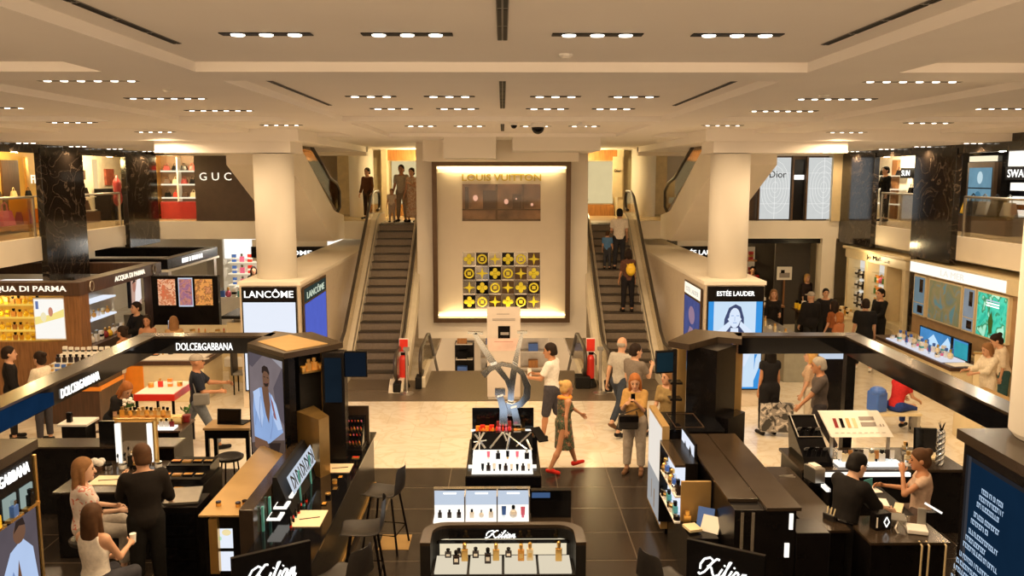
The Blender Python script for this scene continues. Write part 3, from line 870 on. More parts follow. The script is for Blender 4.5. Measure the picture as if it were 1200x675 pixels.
def person(label, pos, face=0.0, h=1.72, sex='m', top=None, bottom=None, hair=('short', 'brown'), skin='skin', shoes='black', res=.016,
           lean=0.0, twist=0.0, head=(0, 0), LA=(5, 8, 15, 0), RA=(5, 8, 15, 0), LL=(0, 2, 0), RL=(0, 2, 0), pz=None, extra=None, glasses=False, group=None, fingers=True, curl=25):
    """pos = ground point under the pelvis; face 0 looks along +Y, 90 along -X, 180 to the camera, -90 along +X.
    arms (swing, out, elbow, inward); legs (swing, out, knee). LA/LL are the figure's own left."""
    s = h / 1.75
    fem = sex == 'f'
    lr = R(lean); tw = R(twist)
    def rz(v, a): c, q = math.cos(a), math.sin(a); return V3(v[0] * c - v[1] * q, v[0] * q + v[1] * c, v[2])
    # torso frame (right, forward, up)
    u = V3(0, math.sin(lr), math.cos(lr)); f = V3(0, math.cos(lr), -math.sin(lr)); r = V3(1, 0, 0)
    if tw: r2 = r * math.cos(tw) + f * math.sin(tw); f = f * math.cos(tw) - r * math.sin(tw); r = r2
    FT = np.stack([r, f, u])
    hipw = (.095 if fem else .09) * s
    P = V3(0, 0, 0)
    # legs
    legs = {}
    low = 0
    for nm, sd, (sw, out, kn) in (('L', -1, LL), ('R', 1, RL)):
        a, o_, k = R(sw), R(out), R(kn)
        side = V3(sd, 0, 0)
        d = V3(0, math.sin(a), -math.cos(a)); n = V3(0, math.cos(a), math.sin(a))
        d2 = d * math.cos(o_) + side * math.sin(o_)
        hip = P + V3(sd * hipw, 0, -.02 * s)
        knee = hip + d2 * .42 * s
        sh = unit(d2 * math.cos(k) - n * math.sin(k))
        ank = knee + sh * .41 * s
        fn = unit(n * math.cos(k) + d * math.sin(k))
        ft = V3(fn[0] + sd * .12, fn[1], fn[2] * .55)
        if ft[2] > .1: ft[2] = .1
        ft = unit(ft)
        toe = ank + ft * .165 * s + V3(0, 0, -.052 * s)
        heel = ank - ft * .045 * s + V3(0, 0, -.048 * s)
        legs[nm] = (hip, knee, ank, toe, heel, ft)
        low = min(low, toe[2] - .032 * s, heel[2] - .035 * s)
    base = -low if pz is None else pz
    P = V3(0, 0, base)
    for k in legs: legs[k] = tuple(q + P if i < 5 else q for i, q in enumerate(legs[k]))
    T = lambda x, y, z: P + r * x * s + f * y * s + u * z * s
    shw = .150 if fem else .175
    arms = {}
    for nm, sd, (sw, out, el, inw) in (('L', -1, LA), ('R', 1, RA)):
        a, o_, e_, w_ = R(sw), R(out), R(el), R(inw)
        side = r * sd
        d = -u * math.cos(a) + f * math.sin(a); n = f * math.cos(a) + u * math.sin(a)
        d2 = unit(d * math.cos(o_) + side * math.sin(o_))
        n2 = n * math.cos(w_) - side * math.sin(w_)
        n2 = unit(n2 - d2 * (n2 @ d2))
        S = T(sd * shw, 0, .455)
        E = S + d2 * .285 * s
        fd = unit(d2 * math.cos(e_) + n2 * math.sin(e_))
        W = E + fd * .255 * s
        hn = -side + V3(0, 0, -.7); hn = unit(hn - fd * (hn @ fd))   # direction the fingers curl to
        arms[nm] = (S, E, W, fd, hn, sd)
    hy, hp = R(head[0]), R(head[1])
    NB = T(0, -.005, .505)
    hu = unit(u * math.cos(hp - lr * .6) + f * math.sin(hp - lr * .6)); hf0 = unit(f * math.cos(hp - lr * .6) - u * math.sin(hp - lr * .6))
    hf = unit(hf0 * math.cos(hy) - r * math.sin(hy)); hr = np.cross(hf, hu)
    FH = np.stack([hr, hf, hu])
    HC = NB + hu * .168 * s + hf * .020 * s
    hs_ = s * 1.10
    hh = lambda x, y, z: HC + (hr * x + hf * y + hu * z) * hs_
    allp = [P, HC] + [q for k in arms.values() for q in k[:3]] + [q for k in legs.values() for q in k[:5]]
    lo = np.min(allp, 0) - .26; hi = np.max(allp, 0) + .26
    sh_r = .85 if fem else 1.0
    def torso(v, e=0.0, legs_too=True):
        v.ell(T(0, .0, .0), V3(.168 if fem else .16, .118, .13) * s + e, FT, .03)
        v.ell(T(0, .01, .14), V3(.128 if fem else .142, .100, .16) * s + e, FT, .05)
        v.ell(T(0, .0, .33), V3(.148 if fem else .165, .112, .19) * s + e, FT, .05)
        v.cone(T(-shw * .78, -.005, .435), T(shw * .78, -.005, .435), .058 * s + e, .058 * s + e, .06)
        for q in (-1, 1): v.cone(T(q * .02, -.012, .475), T(q * shw * .9, -.008, .458), .050 * s + e, .036 * s + e, .05)
        if fem:
            for q in (-1, 1): v.ell(T(q * .072, .085, .315), V3(.066, .06, .062) * s + e * .6, FT, .03)
        else:
            for q in (-1, 1): v.ell(T(q * .075, .062, .36), V3(.085, .05, .075) * s + e * .6, FT, .04)
    v = Vol(lo, hi, res)
    torso(v)
    for (hip, knee, ank, toe, heel, ft) in legs.values():
        v.cone(hip, knee, .088 * s, .056 * s, .04)
        v.cone(knee, knee + (ank - knee) * .35, .053 * s, .056 * s, .02)
        v.cone(knee + (ank - knee) * .35, ank, .056 * s, .035 * s, .02)
        v.cone(heel, toe, .034 * s, .030 * s, .03)
    for (S, E, W, fd, hn, sd) in arms.values():
        v.cone(S, E, .050 * s * sh_r, .039 * s * sh_r, .04)
        v.cone(E, W, .041 * s * sh_r, .027 * s * sh_r, .02)
        hs = np.cross(fd, hn)
        v.ell(W + fd * .055 * s, V3(.041, .058, .019) * s, np.stack([hs, fd, hn]), .02)
    v.cone(T(0, -.005, .45), NB + hu * .10 * s, .066 * s * sh_r, .058 * s * sh_r, .03)
    v.ell(hh(0, -.008, .035), V3(.077, .096, .095) * hs_, FH, .02)
    v.ell(hh(0, .02, -.035), V3(.060, .075, .085) * hs_, FH, .03)
    v.ell(hh(0, .075, -.088), V3(.030, .024, .024) * hs_, FH, .02)
    v.cone(hh(0, .088, .02), hh(0, .110, -.022), .010 * hs_, .015 * hs_, .012)
    for q in (-1, 1):
        v.ell(hh(q * .078, -.008, -.002), V3(.014, .024, .034) * hs_, FH, .005)
    vv, ff = v.mesh()
    B = MB(); B.mesh(vv, ff)
    # eyes, brows and mouth are set into the same mesh
    for q in (-1, 1):
        B.ell(hh(q * .031, .088, .014), (.011 * hs_, .008 * hs_, .007 * hs_), 8, 1)
        B.tube([hh(q * .015, .094, .034), hh(q * .032, .094, .038), hh(q * .048, .083, .033)], .004 * hs_, 5, 1)
    B.tube([hh(-.024, .088, -.055), hh(0, .096, -.054), hh(.024, .088, -.055)], [.004 * hs_, .008 * hs_, .004 * hs_], 6, 2)
    # five fingers per hand, rooted in the palm
    for (S, E, W, fd, hn, sd) in arms.values():
        hs = np.cross(fd, hn)
        thumb = hs * (1 if (sd > 0) else -1)
        c_ = R(curl)
        for q, (off, ln) in enumerate(((.030, .068), (.010, .078), (-.010, .073), (-.029, .058))):
            b0 = W + (fd * .088 + thumb * off) * s
            p1 = b0 + (fd * math.cos(c_) + hn * math.sin(c_)) * ln * .5 * s
            p2 = p1 + (fd * math.cos(c_ * 2.2) + hn * math.sin(c_ * 2.2)) * ln * .32 * s
            p3 = p2 + (fd * math.cos(c_ * 3) + hn * math.sin(c_ * 3)) * ln * .22 * s
            B.tube([b0, p1, p2, p3], [.0095 * s, .009 * s, .008 * s, .006 * s], 6, 0)
        b0 = W + (fd * .035 + thumb * .03) * s
        p1 = b0 + (fd * .55 + thumb * .7 + hn * .25) * .036 * s; p2 = p1 + (fd * .85 + thumb * .25 + hn * .35) * .032 * s
        B.tube([b0, p1, p2], [.012 * s, .0105 * s, .007 * s], 6, 0)
    root = thing('person', label, 'person', (pos[0], pos[1], pos[2] if len(pos) > 2 else 0.0), face, group)
    B.build('body', [skin, 'eye', 'lip'], root, smooth=True, world=False)
    # ---- clothes
    def emitv(vol, name, m):
        a, b = vol.mesh()
        if len(b): 
            q = MB(); q.mesh(a, b); return q.build(name, m, root, smooth=True, world=False)
    if top:
        e = top.get('loose', .012); sl = top.get('sleeve', .6); hem = top.get('hem', -.06); neck = top.get('neck', .50)
        v = Vol(lo, hi, res)
        torso(v, e)
        if top.get('neckband', True): v.cone(T(0, -.005, .47), T(0, -.005, .54), .074 * s, .068 * s, .02)
        v.cut(T(0, 0, hem), -u); v.cut(T(0, .03, neck), u + f * top.get('scoop', .35))
        if top.get('tank'):
            for q in (-1, 1): v.cut(T(q * .135, 0, .40), r * q + u * .25)
        for (S, E, W, fd, hn, sd) in arms.values():
            if sl > 0:
                c1 = min(1.0, sl)
                v.cone(S, E, .055 * s * sh_r + e, .046 * s * sh_r + e, .03, cap=c1 if sl < 1 else None)
            if sl > 1:
                v.cone(E, W, .046 * s * sh_r + e, .034 * s * sh_r + e, .02, cap=sl - 1)
        sk = top.get('skirt')
        if sk is not None:     # a dress: the skirt grows out of the bodice
            zl = sk; fl = top.get('flare', .05)
            mid = (legs['L'][1] + legs['R'][1]) / 2
            dirn = unit(mid - P)
            v.frus(T(0, 0, .08), P + dirn * zl * s, (.150 * s + e, .115 * s + e), ((.185 + fl) * s, (.155 + fl) * s), np.stack([V3(1, 0, 0), unit(np.cross(dirn, V3(1, 0, 0)) * -1)]), .03)
        emitv(v, top.get('name', 'shirt'), cloth(top['c']))
        if top.get('lapel'):   # shirt collar and cuffs showing at a jacket
            q = MB(); q.tube([T(.058 * math.cos(R(a)), -.005 + .058 * math.sin(R(a)), .512) for a in range(0, 360, 30)], .014 * s, 6, closed=True)
            q.build('collar', 'paper', root, smooth=True, world=False)
    if bottom:
        kind = bottom.get('kind', 'trousers'); e = bottom.get('loose', .012); ln = bottom.get('len', 1.9)
        v = Vol(lo, hi, res)
        wz = bottom.get('waist', .10)
        v.ell(T(0, .0, .0), V3(.168 if fem else .16, .118, .13) * s + e * .8, FT, .03)
        v.ell(T(0, .01, .12), V3(.13 if fem else .142, .102, .12) * s + e * .7, FT, .04)
        if kind == 'skirt':
            mid = (legs['L'][1] + legs['R'][1]) / 2; dirn = unit(mid - P)
            v.frus(T(0, 0, .06), P + dirn * bottom.get('len', .45) * s, (.168 * s + e, .132 * s + e), ((.18 + bottom.get('flare', .03)) * s, (.15 + bottom.get('flare', .03)) * s), np.stack([V3(1, 0, 0), unit(np.cross(dirn, V3(1, 0, 0)) * -1)]), .03)
        else:
            for (hip, knee, ank, toe, heel, ft) in legs.values():
                v.cone(hip, knee, .090 * s + e, .060 * s + e, .04, cap=ln if ln < 1 else None)
                if ln > 1:
                    v.cone(knee, ank, .060 * s + e, bottom.get('cuff', .048) * s + e * .6, .02, cap=ln - 1)
        v.cut(T(0, 0, wz), u)
        emitv(v, 'skirt' if kind == 'skirt' else ('shorts' if ln < 1.2 else 'trousers'), cloth(bottom['c']))
    if shoes:
        for (hip, knee, ank, toe, heel, ft) in legs.values():
            v = Vol(np.min([toe, heel, ank], 0) - .12, np.max([toe, heel, ank], 0) + .12, min(res, .014))
            v.cone(heel, toe, .042 * s, .037 * s, .01)
            v.cone(heel + V3(0, 0, .03 * s), ank + ft * .04 * s - V3(0, 0, .02), .036 * s, .036 * s, .03)
            lowz = min(toe[2] - .034 * s, heel[2] - .036 * s)
            v.cut((0, 0, lowz), (0, 0, -1)); v.cut(ank + V3(0, 0, -.005), (0, 0, 1))
            emitv(v, 'shoe', cloth(SHOES[shoes], .5))
    st, hc = hair
    if st != 'none':
        rr = min(res, .014)
        v = Vol(HC - .34, HC + .30, rr)
        hm = cloth(HAIRC.get(hc, HAIRC['brown']), .55)
        if st == 'bald':
            v.ell(hh(0, -.016, .012), V3(.080, .098, .066) * hs_, FH, 0); v.cut(hh(0, 0, .045), hu); v.cut(hh(0, .0, 0), hf); v.cut(hh(0, 0, -.05), -hu)
        elif st == 'cap':
            v.ell(hh(0, -.010, .040), V3(.086, .108, .100) * hs_, FH, 0); v.cut(hh(0, 0, .035), -hu); 
            v.ell(hh(0, .12, .045), V3(.066, .075, .012) * hs_, FH, .01)
        else:
            v.ell(hh(0, -.016, .042), V3(.087, .105, .101) * hs_, FH, 0)
            v.ell(hh(0, -.045, -.02), V3(.083, .078, .085) * hs_, FH, .02)
            # leave the face clear
            v.cut(hh(0, .058, .052), hf * .9 - hu * .62)
            if st == 'short': v.cut(hh(0, 0, -.07), -hu)
            if st == 'bun': v.ell(hh(0, -.105, .085), V3(.048, .048, .045) * hs_, FH, .01)
            if st == 'pony':
                v.cone(hh(0, -.10, .05), hh(0, -.15, -.14), .030 * hs_, .022 * hs_, .015)
            if st == 'bob':
                for q in (-1, 1): v.cone(hh(q * .072, -.015, .0), hh(q * .078, -.01, -.11), .030 * hs_, .026 * hs_, .02)
                v.ell(hh(0, -.06, -.06), V3(.080, .055, .075) * hs_, FH, .02)
            if st == 'long':
                for q in (-1, 1): v.cone(hh(q * .074, -.012, .01), hh(q * .085, .01, -.22), .028 * hs_, .022 * hs_, .02)
                v.ell(hh(0, -.065, -.13), V3(.092, .045, .19) * hs_, FH, .03)
        emitv(v, 'cap' if st == 'cap' else 'hair', hm)
    if glasses:
        q = MB()
        for k in (-1, 1):
            q.tube([hh(k * .032 + .022 * math.cos(R(a)), .104, .014 + .016 * math.sin(R(a))) for a in range(0, 360, 36)], .003, 5, closed=True)
            q.tube([hh(k * .054, .100, .016), hh(k * .078, .0, .012)], .003, 5)
        q.tube([hh(-.01, .106, .016), hh(.01, .106, .016)], .003, 5)
        q.build('glasses', 'black_gloss', root, world=False)
    mt = root.matrix_basis
    info = {'root': root, 'LH': mt @ Vector(arms['L'][2] + arms['L'][3] * .09 * s), 'RH': mt @ Vector(arms['R'][2] + arms['R'][3] * .09 * s),
            'back': mt @ Vector(T(0, -.14, .30)), 'T': lambda x, y, z: mt @ Vector(T(x, y, z)), 'HC': mt @ Vector(HC)}
    return info
# ================================================================== SMALL GOODS
_gm = {}
def goods_mesh(kind, a, b):
    key = (kind, a, b)
    if key in _gm: return _gm[key]
    m = MB()
    if kind == 'flacon':
        m.bx(-.032, .032, -.018, .018, 0, .085, 0); m.bx(-.011, .011, -.011, .011, .085, .095, 1); m.bx(-.017, .017, -.014, .014, .095, .128, 1)
    elif kind == 'round flacon':
        m.lathe([(.02, 0), (.036, .015), (.04, .045), (.03, .075), (.011, .088), (.011, .096)], n=12, mi=0); m.lathe([(.018, .096), (.018, .125), (.012, .132)], n=10, mi=1)
    elif kind == 'lipstick':
        m.lathe([(.011, 0), (.011, .045)], n=8, mi=1); m.lathe([(.008, .045), (.008, .062), (.003, .074)], n=8, mi=0)
    elif kind == 'jar':
        m.lathe([(.032, 0), (.035, .008), (.035, .04)], n=12, mi=0); m.lathe([(.036, .04), (.036, .058), (.033, .061)], n=12, mi=1)
    elif kind == 'carton':
        m.bx(-.03, .03, -.022, .022, 0, .115, 0); m.bx(-.0305, .0305, -.0225, .0225, .04, .07, 1)
    elif kind == 'tube':
        m.lathe([(.014, 0), (.014, .03)], n=10, mi=1); m.hexa([(-.02, -.012, .03), (.02, -.012, .03), (.02, .012, .03), (-.02, .012, .03)], [(-.024, -.003, .12), (.024, -.003, .12), (.024, .003, .12), (-.024, .003, .12)], 0)
    elif kind == 'palette':
        m.bx(-.05, .05, -.035, .035, 0, .012, 1)
        for q in range(3): m.bx(-.043 + q * .03, -.017 + q * .03, -.026, .026, .012, .014, 0)
    elif kind == 'brush':
        m.tube([(0, 0, 0), (0, 0, .11)], .004, 6, 1); m.lathe([(.005, .11), (.012, .13), (.004, .155)], n=8, mi=0)
    o = m.build('g', [a, b]); me = o.data; bpy.data.objects.remove(o)
    _gm[key] = me
    return me
GNAME = {'flacon': 'perfume_bottle', 'round flacon': 'perfume_bottle', 'lipstick': 'lipstick', 'jar': 'cream_jar', 'carton': 'cosmetics_box', 'tube': 'cosmetics_tube', 'palette': 'makeup_palette', 'brush': 'makeup_brush'}
GCAT = {'perfume_bottle': 'bottle', 'lipstick': 'lipstick', 'cream_jar': 'jar', 'cosmetics_box': 'box', 'cosmetics_tube': 'tube', 'makeup_palette': 'palette', 'makeup_brush': 'brush'}
MNAME = {'amber': 'amber', 'darkglass': 'dark', 'black': 'black', 'white': 'white', 'gold': 'golden', 'red': 'red', 'orange': 'orange', 'yellow': 'yellow', 'pink': 'pink', 'blue': 'blue', 'teal': 'teal', 'silver': 'silver', 'cream': 'cream', 'paper': 'white', 'chrome': 'chrome', 'red_wine': 'wine red', 'green': 'green', 'black_gloss': 'glossy black', 'wood_o': 'tan', 'grey': 'grey'}
def good(kind, a, b, pos, label, group=None, s=1.0, rz=0.0, rx=0.0):
    nm = GNAME[kind]
    o = bpy.data.objects.new(nm, goods_mesh(kind, a, b)); COL.objects.link(o)
    o.location = pos; o.scale = (s, s, s); o.rotation_euler = (R(rx), 0, R(rz))
    return tag(o, label, GCAT[nm], group)
def goods_row(items, p0, p1, n, place, s=1.0, rz=0.0, rx=0.0, side='left', jitter=.0, group=None):
    """n small things from p0 to p1; items = list of (kind, body, cap), cycled"""
    for k in range(n):
        kd, a, b = items[k % len(items)]
        t = k / max(1, n - 1)
        p = Vector(p0).lerp(Vector(p1), t) + Vector((random.uniform(-jitter, jitter), random.uniform(-jitter, jitter), 0))
        good(kd, a, b, p, f'{MNAME[a]} {GNAME[kd].replace("_", " ")}, {ORD[k]} from {side} on {place}', group or f'goods on {place}', s * random.uniform(.92, 1.08), rz, rx)

KIL = [  # pen strokes of the cursive shop name, unit box
    [(.02, .30), (.0, .55), (.05, .85), (.16, .98), (.24, .86), (.20, .55), (.12, .18), (.04, .02), (.0, .10)],
    [(.36, .95), (.30, .98), (.24, .78), (.17, .52), (.15, .50)], [(.17, .52), (.24, .46), (.29, .20), (.34, .04), (.40, .16)],
    [(.46, .52), (.42, .20), (.44, .04), (.50, .18)], [(.485, .70), (.495, .74)],
    [(.50, .18), (.58, .80), (.60, .97), (.565, .92), (.535, .30), (.55, .04), (.60, .18)],
    [(.66, .52), (.62, .20), (.64, .04), (.70, .20)], [(.685, .70), (.695, .74)],
    [(.80, .48), (.75, .54), (.70, .30), (.72, .06), (.77, .10), (.81, .50), (.79, .14), (.81, .04), (.85, .22)],
    [(.85, .22), (.885, .52), (.875, .06), (.91, .44), (.945, .52), (.95, .30), (.94, .08), (.97, .04), (1.0, .20)]]
def script_name(c, wdt, hgt, ux, up, m, parent, r=.006):
    ux = Vector(ux).normalized(); up = Vector(up).normalized(); nz = ux.cross(up); c = Vector(c)
    mb = MB()
    for st in KIL:
        # smooth the strokes a little
        pts = []
        for (a, b), (c2, d) in zip(st, st[1:]): pts += [(a, b), ((a + c2) / 2, (b + d) / 2)]
        pts.append(st[-1])
        P_ = [c + ux * ((u + (v - .5) * .10 - .5) * wdt) + up * ((v - .5) * hgt) + nz * .006 for u, v in pts]
        mb.tube(P_, r, 6)
    return mb.build('lettering', m, parent, smooth=True)

# ================================================================== CENTRE AISLE
# ---- white poster stand
t = thing('poster_stand', 'tall white poster stand with printed notice in front of the down escalators', 'poster stand', (0.03, 19.2, 0.012))
MB().bx(-.36, .40, 19.16, 19.24, .03, 2.12).build('panel', mat('poster_white', (.60, .53, .47), .7, var=.02), t, bev=.005)
MB().bx(-.34, .38, 19.0, 19.4, .012, .035).build('base', 'steel', t, bev=.005)
a = Art((.02, 19.158, 1.07), .72, 2.06, (1, 0, 0))
greyp = mat('print_grey', (.30, .27, .25), .7); pinkp = mat('print_rose', (.72, .52, .46), .7)
a.rect(.0, 1, .52, .66, pinkp); a.rect(.32, .70, .66, .80, 'black'); a.rect(.40, .66, .70, .73, greyp)
for v in (.93, .875, .86): a.rect(.28 if v > .9 else .14, .68 if v > .9 else .86, v, v + .008, greyp)
for v in (.62, .60, .58, .56): a.rect(.2, .8, v, v + .007, mat('print_red', (.55, .25, .22), .7) if v == .62 else pinkp)
a.build('print', t)

# ---- stanchions and extinguishers by the escalators
for s, nm in ((-1, 'left'), (1, 'right')):
    x = s * 2.28 if s > 0 else -2.25
    p = thing('barrier_post', f'steel barrier post beside the {nm} escalator entrance', 'barrier post', (x, 19.55, .012))
    MB().lathe([(.17, 0), (.17, .02), (.05, .045), (.035, .06)], (x, 19.55, .012), 20).build('foot', 'steel', p, smooth=False)
    MB().lathe([(.032, .05), (.032, 1.0), (.045, 1.0), (.045, 1.06)], (x, 19.55, .012), 14).build('pole', 'steel', p, smooth=False)
    MB().bx(x - .07, x + .07, 19.50, 19.60, 1.04, 1.12).build('belt_head', 'grey', p, bev=.01)
    xe = x - .16 * 1
    e = thing('fire_extinguisher', f'red fire extinguisher with notice board beside the {nm} escalator', 'fire extinguisher', (xe, 20.2, 0.012))
    MB().lathe([(.085, .02), (.095, .05), (.095, .50), (.07, .57), (.035, .60)], (xe, 20.2, .2), 16).build('cylinder', 'red', e, smooth=False)
    MB().tube([(xe, 20.2, .80), (xe + .05, 20.16, .86), (xe + .12, 20.14, .80), (xe + .13, 20.14, .55)], .012, 6).build('hose', 'black', e)
    MB().bx(xe - .05, xe + .07, 20.17, 20.22, .80, .86).build('valve', 'black', e)
    MB().lathe([(.16, 0), (.16, .03), (.10, .19)], (xe, 20.2, .012), 14).build('stand', 'black_matt', e)
    MB().bx(xe - .10, xe + .12, 20.32, 20.34, .2, 1.18).build('board', 'paper', e)
    MB().bx(xe - .09, xe + .11, 20.305, 20.32, .86, 1.16).build('notice', 'red', e)

# ---- makeup island with the big silver monogram
t = thing('makeup_display', 'black stepped makeup island with white lit tiers under the silver monogram', 'display stand', (0, 12.8, 0))
MB().bx(-.55, .56, 11.95, 13.72, 0, .86).build('cabinet', 'black', t, bev=.012)
MB().bx(-.53, .54, 11.93, 11.95, .70, .84).build('drawer_front', 'black_gloss', t)
for k, (y0, y1, z) in enumerate(((12.02, 12.24, .885), (12.36, 12.56, .96), (12.58, 12.78, 1.0))):
    MB().bx(-.46 + .0 * k, .44, y0, y1, .86, z).build('lit_tier', 'light_white', t, bev=.005)
MB().bx(-.52, .50, 12.28, 12.345, .86, .90).build('light_strip', 'light_white', t)
# slanted panel with crossing silver bands
mb = MB()
mb.hexa([(-.46, 12.80, .98), (.46, 12.80, .98), (.46, 12.86, .98), (-.46, 12.86, .98)], [(-.46, 12.98, 1.24), (.46, 12.98, 1.24), (.46, 13.06, 1.24), (-.46, 13.06, 1.24)])
mb.build('slanted_panel', 'black_gloss', t)
mb = MB()
def sl(u, v, o=.012): return Vector((-.46 + .92 * u, 12.80 + .18 * v - o * .8, .98 + .26 * v + o * .6))
for (a0, b0, a1, b1) in ((0, .0, .18, 1), (.0, .45, .22, .55), (.02, .9, .2, .1), (.1, 1, .1, 0), (.28, .1, .5, 1), (.5, 1, .56, .5), (.62, 1, .56, .0), (.55, .95, .9, .05), (.72, .2, .98, 1), (.98, .0, .9, .6)):
    mb.tube([sl(a0, b0), sl(a1, b1)], .019, 6)
mb.build('silver_bands', 'silver', t)
MB().bx(-.50, .52, 13.06, 13.50, .86, 1.12).build('rear_tier', 'black', t, bev=.006)
for x0, x1, nm in ((-.50, -.02, 'l'), (.06, .50, 'r')):
    MB().bx(x0, x1, 13.50, 13.54, 1.0, 1.52).build('mirror_panel', 'black_gloss', t)
    MB().bx(x0 - .02, x1 + .0, 13.38, 13.44, 1.12, 1.145).build('shelf_light', 'light_white', t)
goods_row([('lipstick', 'orange', 'red'), ('lipstick', 'red', 'gold'), ('lipstick', 'orange', 'gold')], (-.42, 13.14, 1.12), (-.16, 13.14, 1.12), 6, 'the left rear tier of the makeup island', 1.9)
goods_row([('carton', 'orange', 'yellow'), ('carton', 'red', 'orange')], (-.40, 13.27, 1.12), (-.18, 13.27, 1.12), 4, 'the row behind the left island lipsticks', 1.2)
goods_row([('lipstick', 'red', 'red_wine'), ('lipstick', 'pink', 'red_wine')], (-.10, 13.13, 1.12), (.10, 13.13, 1.12), 5, 'the middle rear tier of the makeup island', 2.1)
goods_row([('carton', 'red_wine', 'pink'), ('carton', 'red', 'red_wine')], (-.05, 13.27, 1.12), (.08, 13.27, 1.12), 3, 'the row under the silver monogram', 1.9)
goods_row([('jar', 'gold', 'orange'), ('jar', 'orange', 'gold'), ('carton', 'gold', 'orange')], (.20, 13.15, 1.12), (.44, 13.15, 1.12), 5, 'the right rear tier of the makeup island', 1.1)
goods_row([('tube', 'black', 'black'), ('flacon', 'darkglass', 'black'), ('tube', 'paper', 'black')], (-.30, 12.12, .885), (.38, 12.12, .885), 9, 'the lowest white tier of the makeup island', .9)
goods_row([('tube', 'pink', 'paper'), ('flacon', 'black', 'silver'), ('tube', 'black', 'gold')], (-.22, 12.46, .96), (.36, 12.46, .96), 5, 'the second white tier of the makeup island', 1.0)
t = thing('tester_mirror', 'small dark tester tray jutting from the right side of the makeup island', 'tray', (.54, 13.2, .9))
MB().rb((.57, 13.0, 1.16), (.16, .34, .02), 25, rx=24).build('tray', 'black_gloss', t); MB().bx(.50, .54, 13.0, 13.1, .86, 1.13).build('bracket', 'black', t)

# the monogram itself: broad silver strokes standing on the island
t = thing('monogram_sculpture', 'large silver three-letter monogram sculpture standing on the makeup island', 'sculpture', (-.02, 13.36, 1.12))
def ribbon(mb, pts, w, y, d=.07, mi=0):
    """flat ribbon of width w following (x, z) points, thickness d about depth y"""
    n = len(pts)
    ws = w if isinstance(w, (list, tuple)) else [w] * n
    L_, R_ = [], []
    for i, (x, z) in enumerate(pts):
        a = pts[max(0, i - 1)]; b = pts[min(n - 1, i + 1)]
        dx, dz = b[0] - a[0], b[1] - a[1]; l = math.hypot(dx, dz) or 1
        nx, nz = -dz / l * ws[i] / 2, dx / l * ws[i] / 2
        L_.append((x + nx, z + nz)); R_.append((x - nx, z - nz))
    for i in range(n - 1):
        q = [L_[i], R_[i], R_[i + 1], L_[i + 1]]
        vs = [(x, y - d / 2, z) for x, z in q] + [(x, y + d / 2, z) for x, z in q]
        mb.mesh(vs, [(0, 1, 2, 3), (7, 6, 5, 4), (0, 4, 5, 1), (1, 5, 6, 2), (2, 6, 7, 3), (3, 7, 4, 0)], mi)
def lp(px, py, y=13.36):
    p = at(px, py, y=y); return (p.x, p.z)
mb = MB()
ribbon(mb, [lp(556, 390), lp(575, 418), lp(594, 440), lp(599, 455)], [.07, .10, .075, .05], 13.40)
ribbon(mb, [lp(612, 390), lp(606, 412), lp(602, 432), lp(599, 452), lp(598, 480)], [.05, .075, .10, .10, .10], 13.42)
ribbon(mb, [lp(548, 389), lp(566, 390)], .035, 13.40); ribbon(mb, [lp(606, 389), lp(618, 389)], .035, 13.42)
mb.build('letter', 'silver', t, label='tall forked silver letter')
mb = MB()
ribbon(mb, [lp(566, 434), lp(574, 427), lp(588, 422), lp(601, 424), lp(612, 432), lp(618, 446), lp(617, 457), lp(610, 465), lp(600, 468), lp(590, 465), lp(583, 456)], [.11, .085, .06, .06, .08, .11, .12, .10, .07, .06, .07], 13.31)
ribbon(mb, [lp(580, 452), lp(592, 452)], .10, 13.31)
mb.build('letter', 'silver', t, label='curled silver letter')
mb = MB()
ribbon(mb, [lp(586, 456), lp(590, 470), lp(590, 490), lp(588, 497)], [.10, .12, .14, .16], 13.25)
ribbon(mb, [lp(576, 499), lp(600, 499)], .05, 13.25)
ribbon(mb, [lp(602, 468), lp(605, 480), lp(608, 499)], [.10, .11, .14], 13.25)
ribbon(mb, [lp(600, 500), lp(614, 500)], .04, 13.25)
mb.build('letter', 'silver', t, label='footed silver letter at the bottom')
MB().bx(-.20, .36, 13.2, 13.44, 1.12, 1.155).build('plinth', 'gold', t, bev=.006)

# ---- lit sample wall ahead of the perfume bar
t = thing('sample_display', 'low display of three white lit boxes and one black panel behind the perfume bar', 'display stand', (0, 10.6, 0))
MB().bx(-.95, .92, 10.2, 10.95, 0, .70).build('cabinet', 'brown_top', t, bev=.01)
for k in range(3):
    x0 = -.91 + .42 * k
    MB().bx(x0, x0 + .41, 10.86, 10.90, .72, 1.12).build('back_panel', 'scr_lil', t)
    MB().bx(x0, x0 + .41, 10.62, 10.86, .70, .735).build('white_shelf', 'light_white', t)
    MB().bx(x0, x0 + .41, 10.852, 10.86, .735, .88).build('white_base', 'light_white', t)
    MB().bx(x0 + .12, x0 + .29, 10.852, 10.86, 1.055, 1.08).build('caption', 'sign_w', t)
    MB().bx(x0 + .405, x0 + .42, 10.6, 10.92, .70, 1.13).build('divider', 'steel', t)
MB().bx(-.92, .36, 10.84, 10.93, 1.12, 1.145).build('top_rail', 'chrome', t)
MB().bx(.37, .90, 10.80, 10.90, .70, 1.13).build('black_panel', 'black_gloss', t)
MB().bx(.38, .62, 10.79, 10.80, 1.02, 1.10).build('small_screen', E_('dim_blue_screen', (.05, .10, .22), 1.0), t)
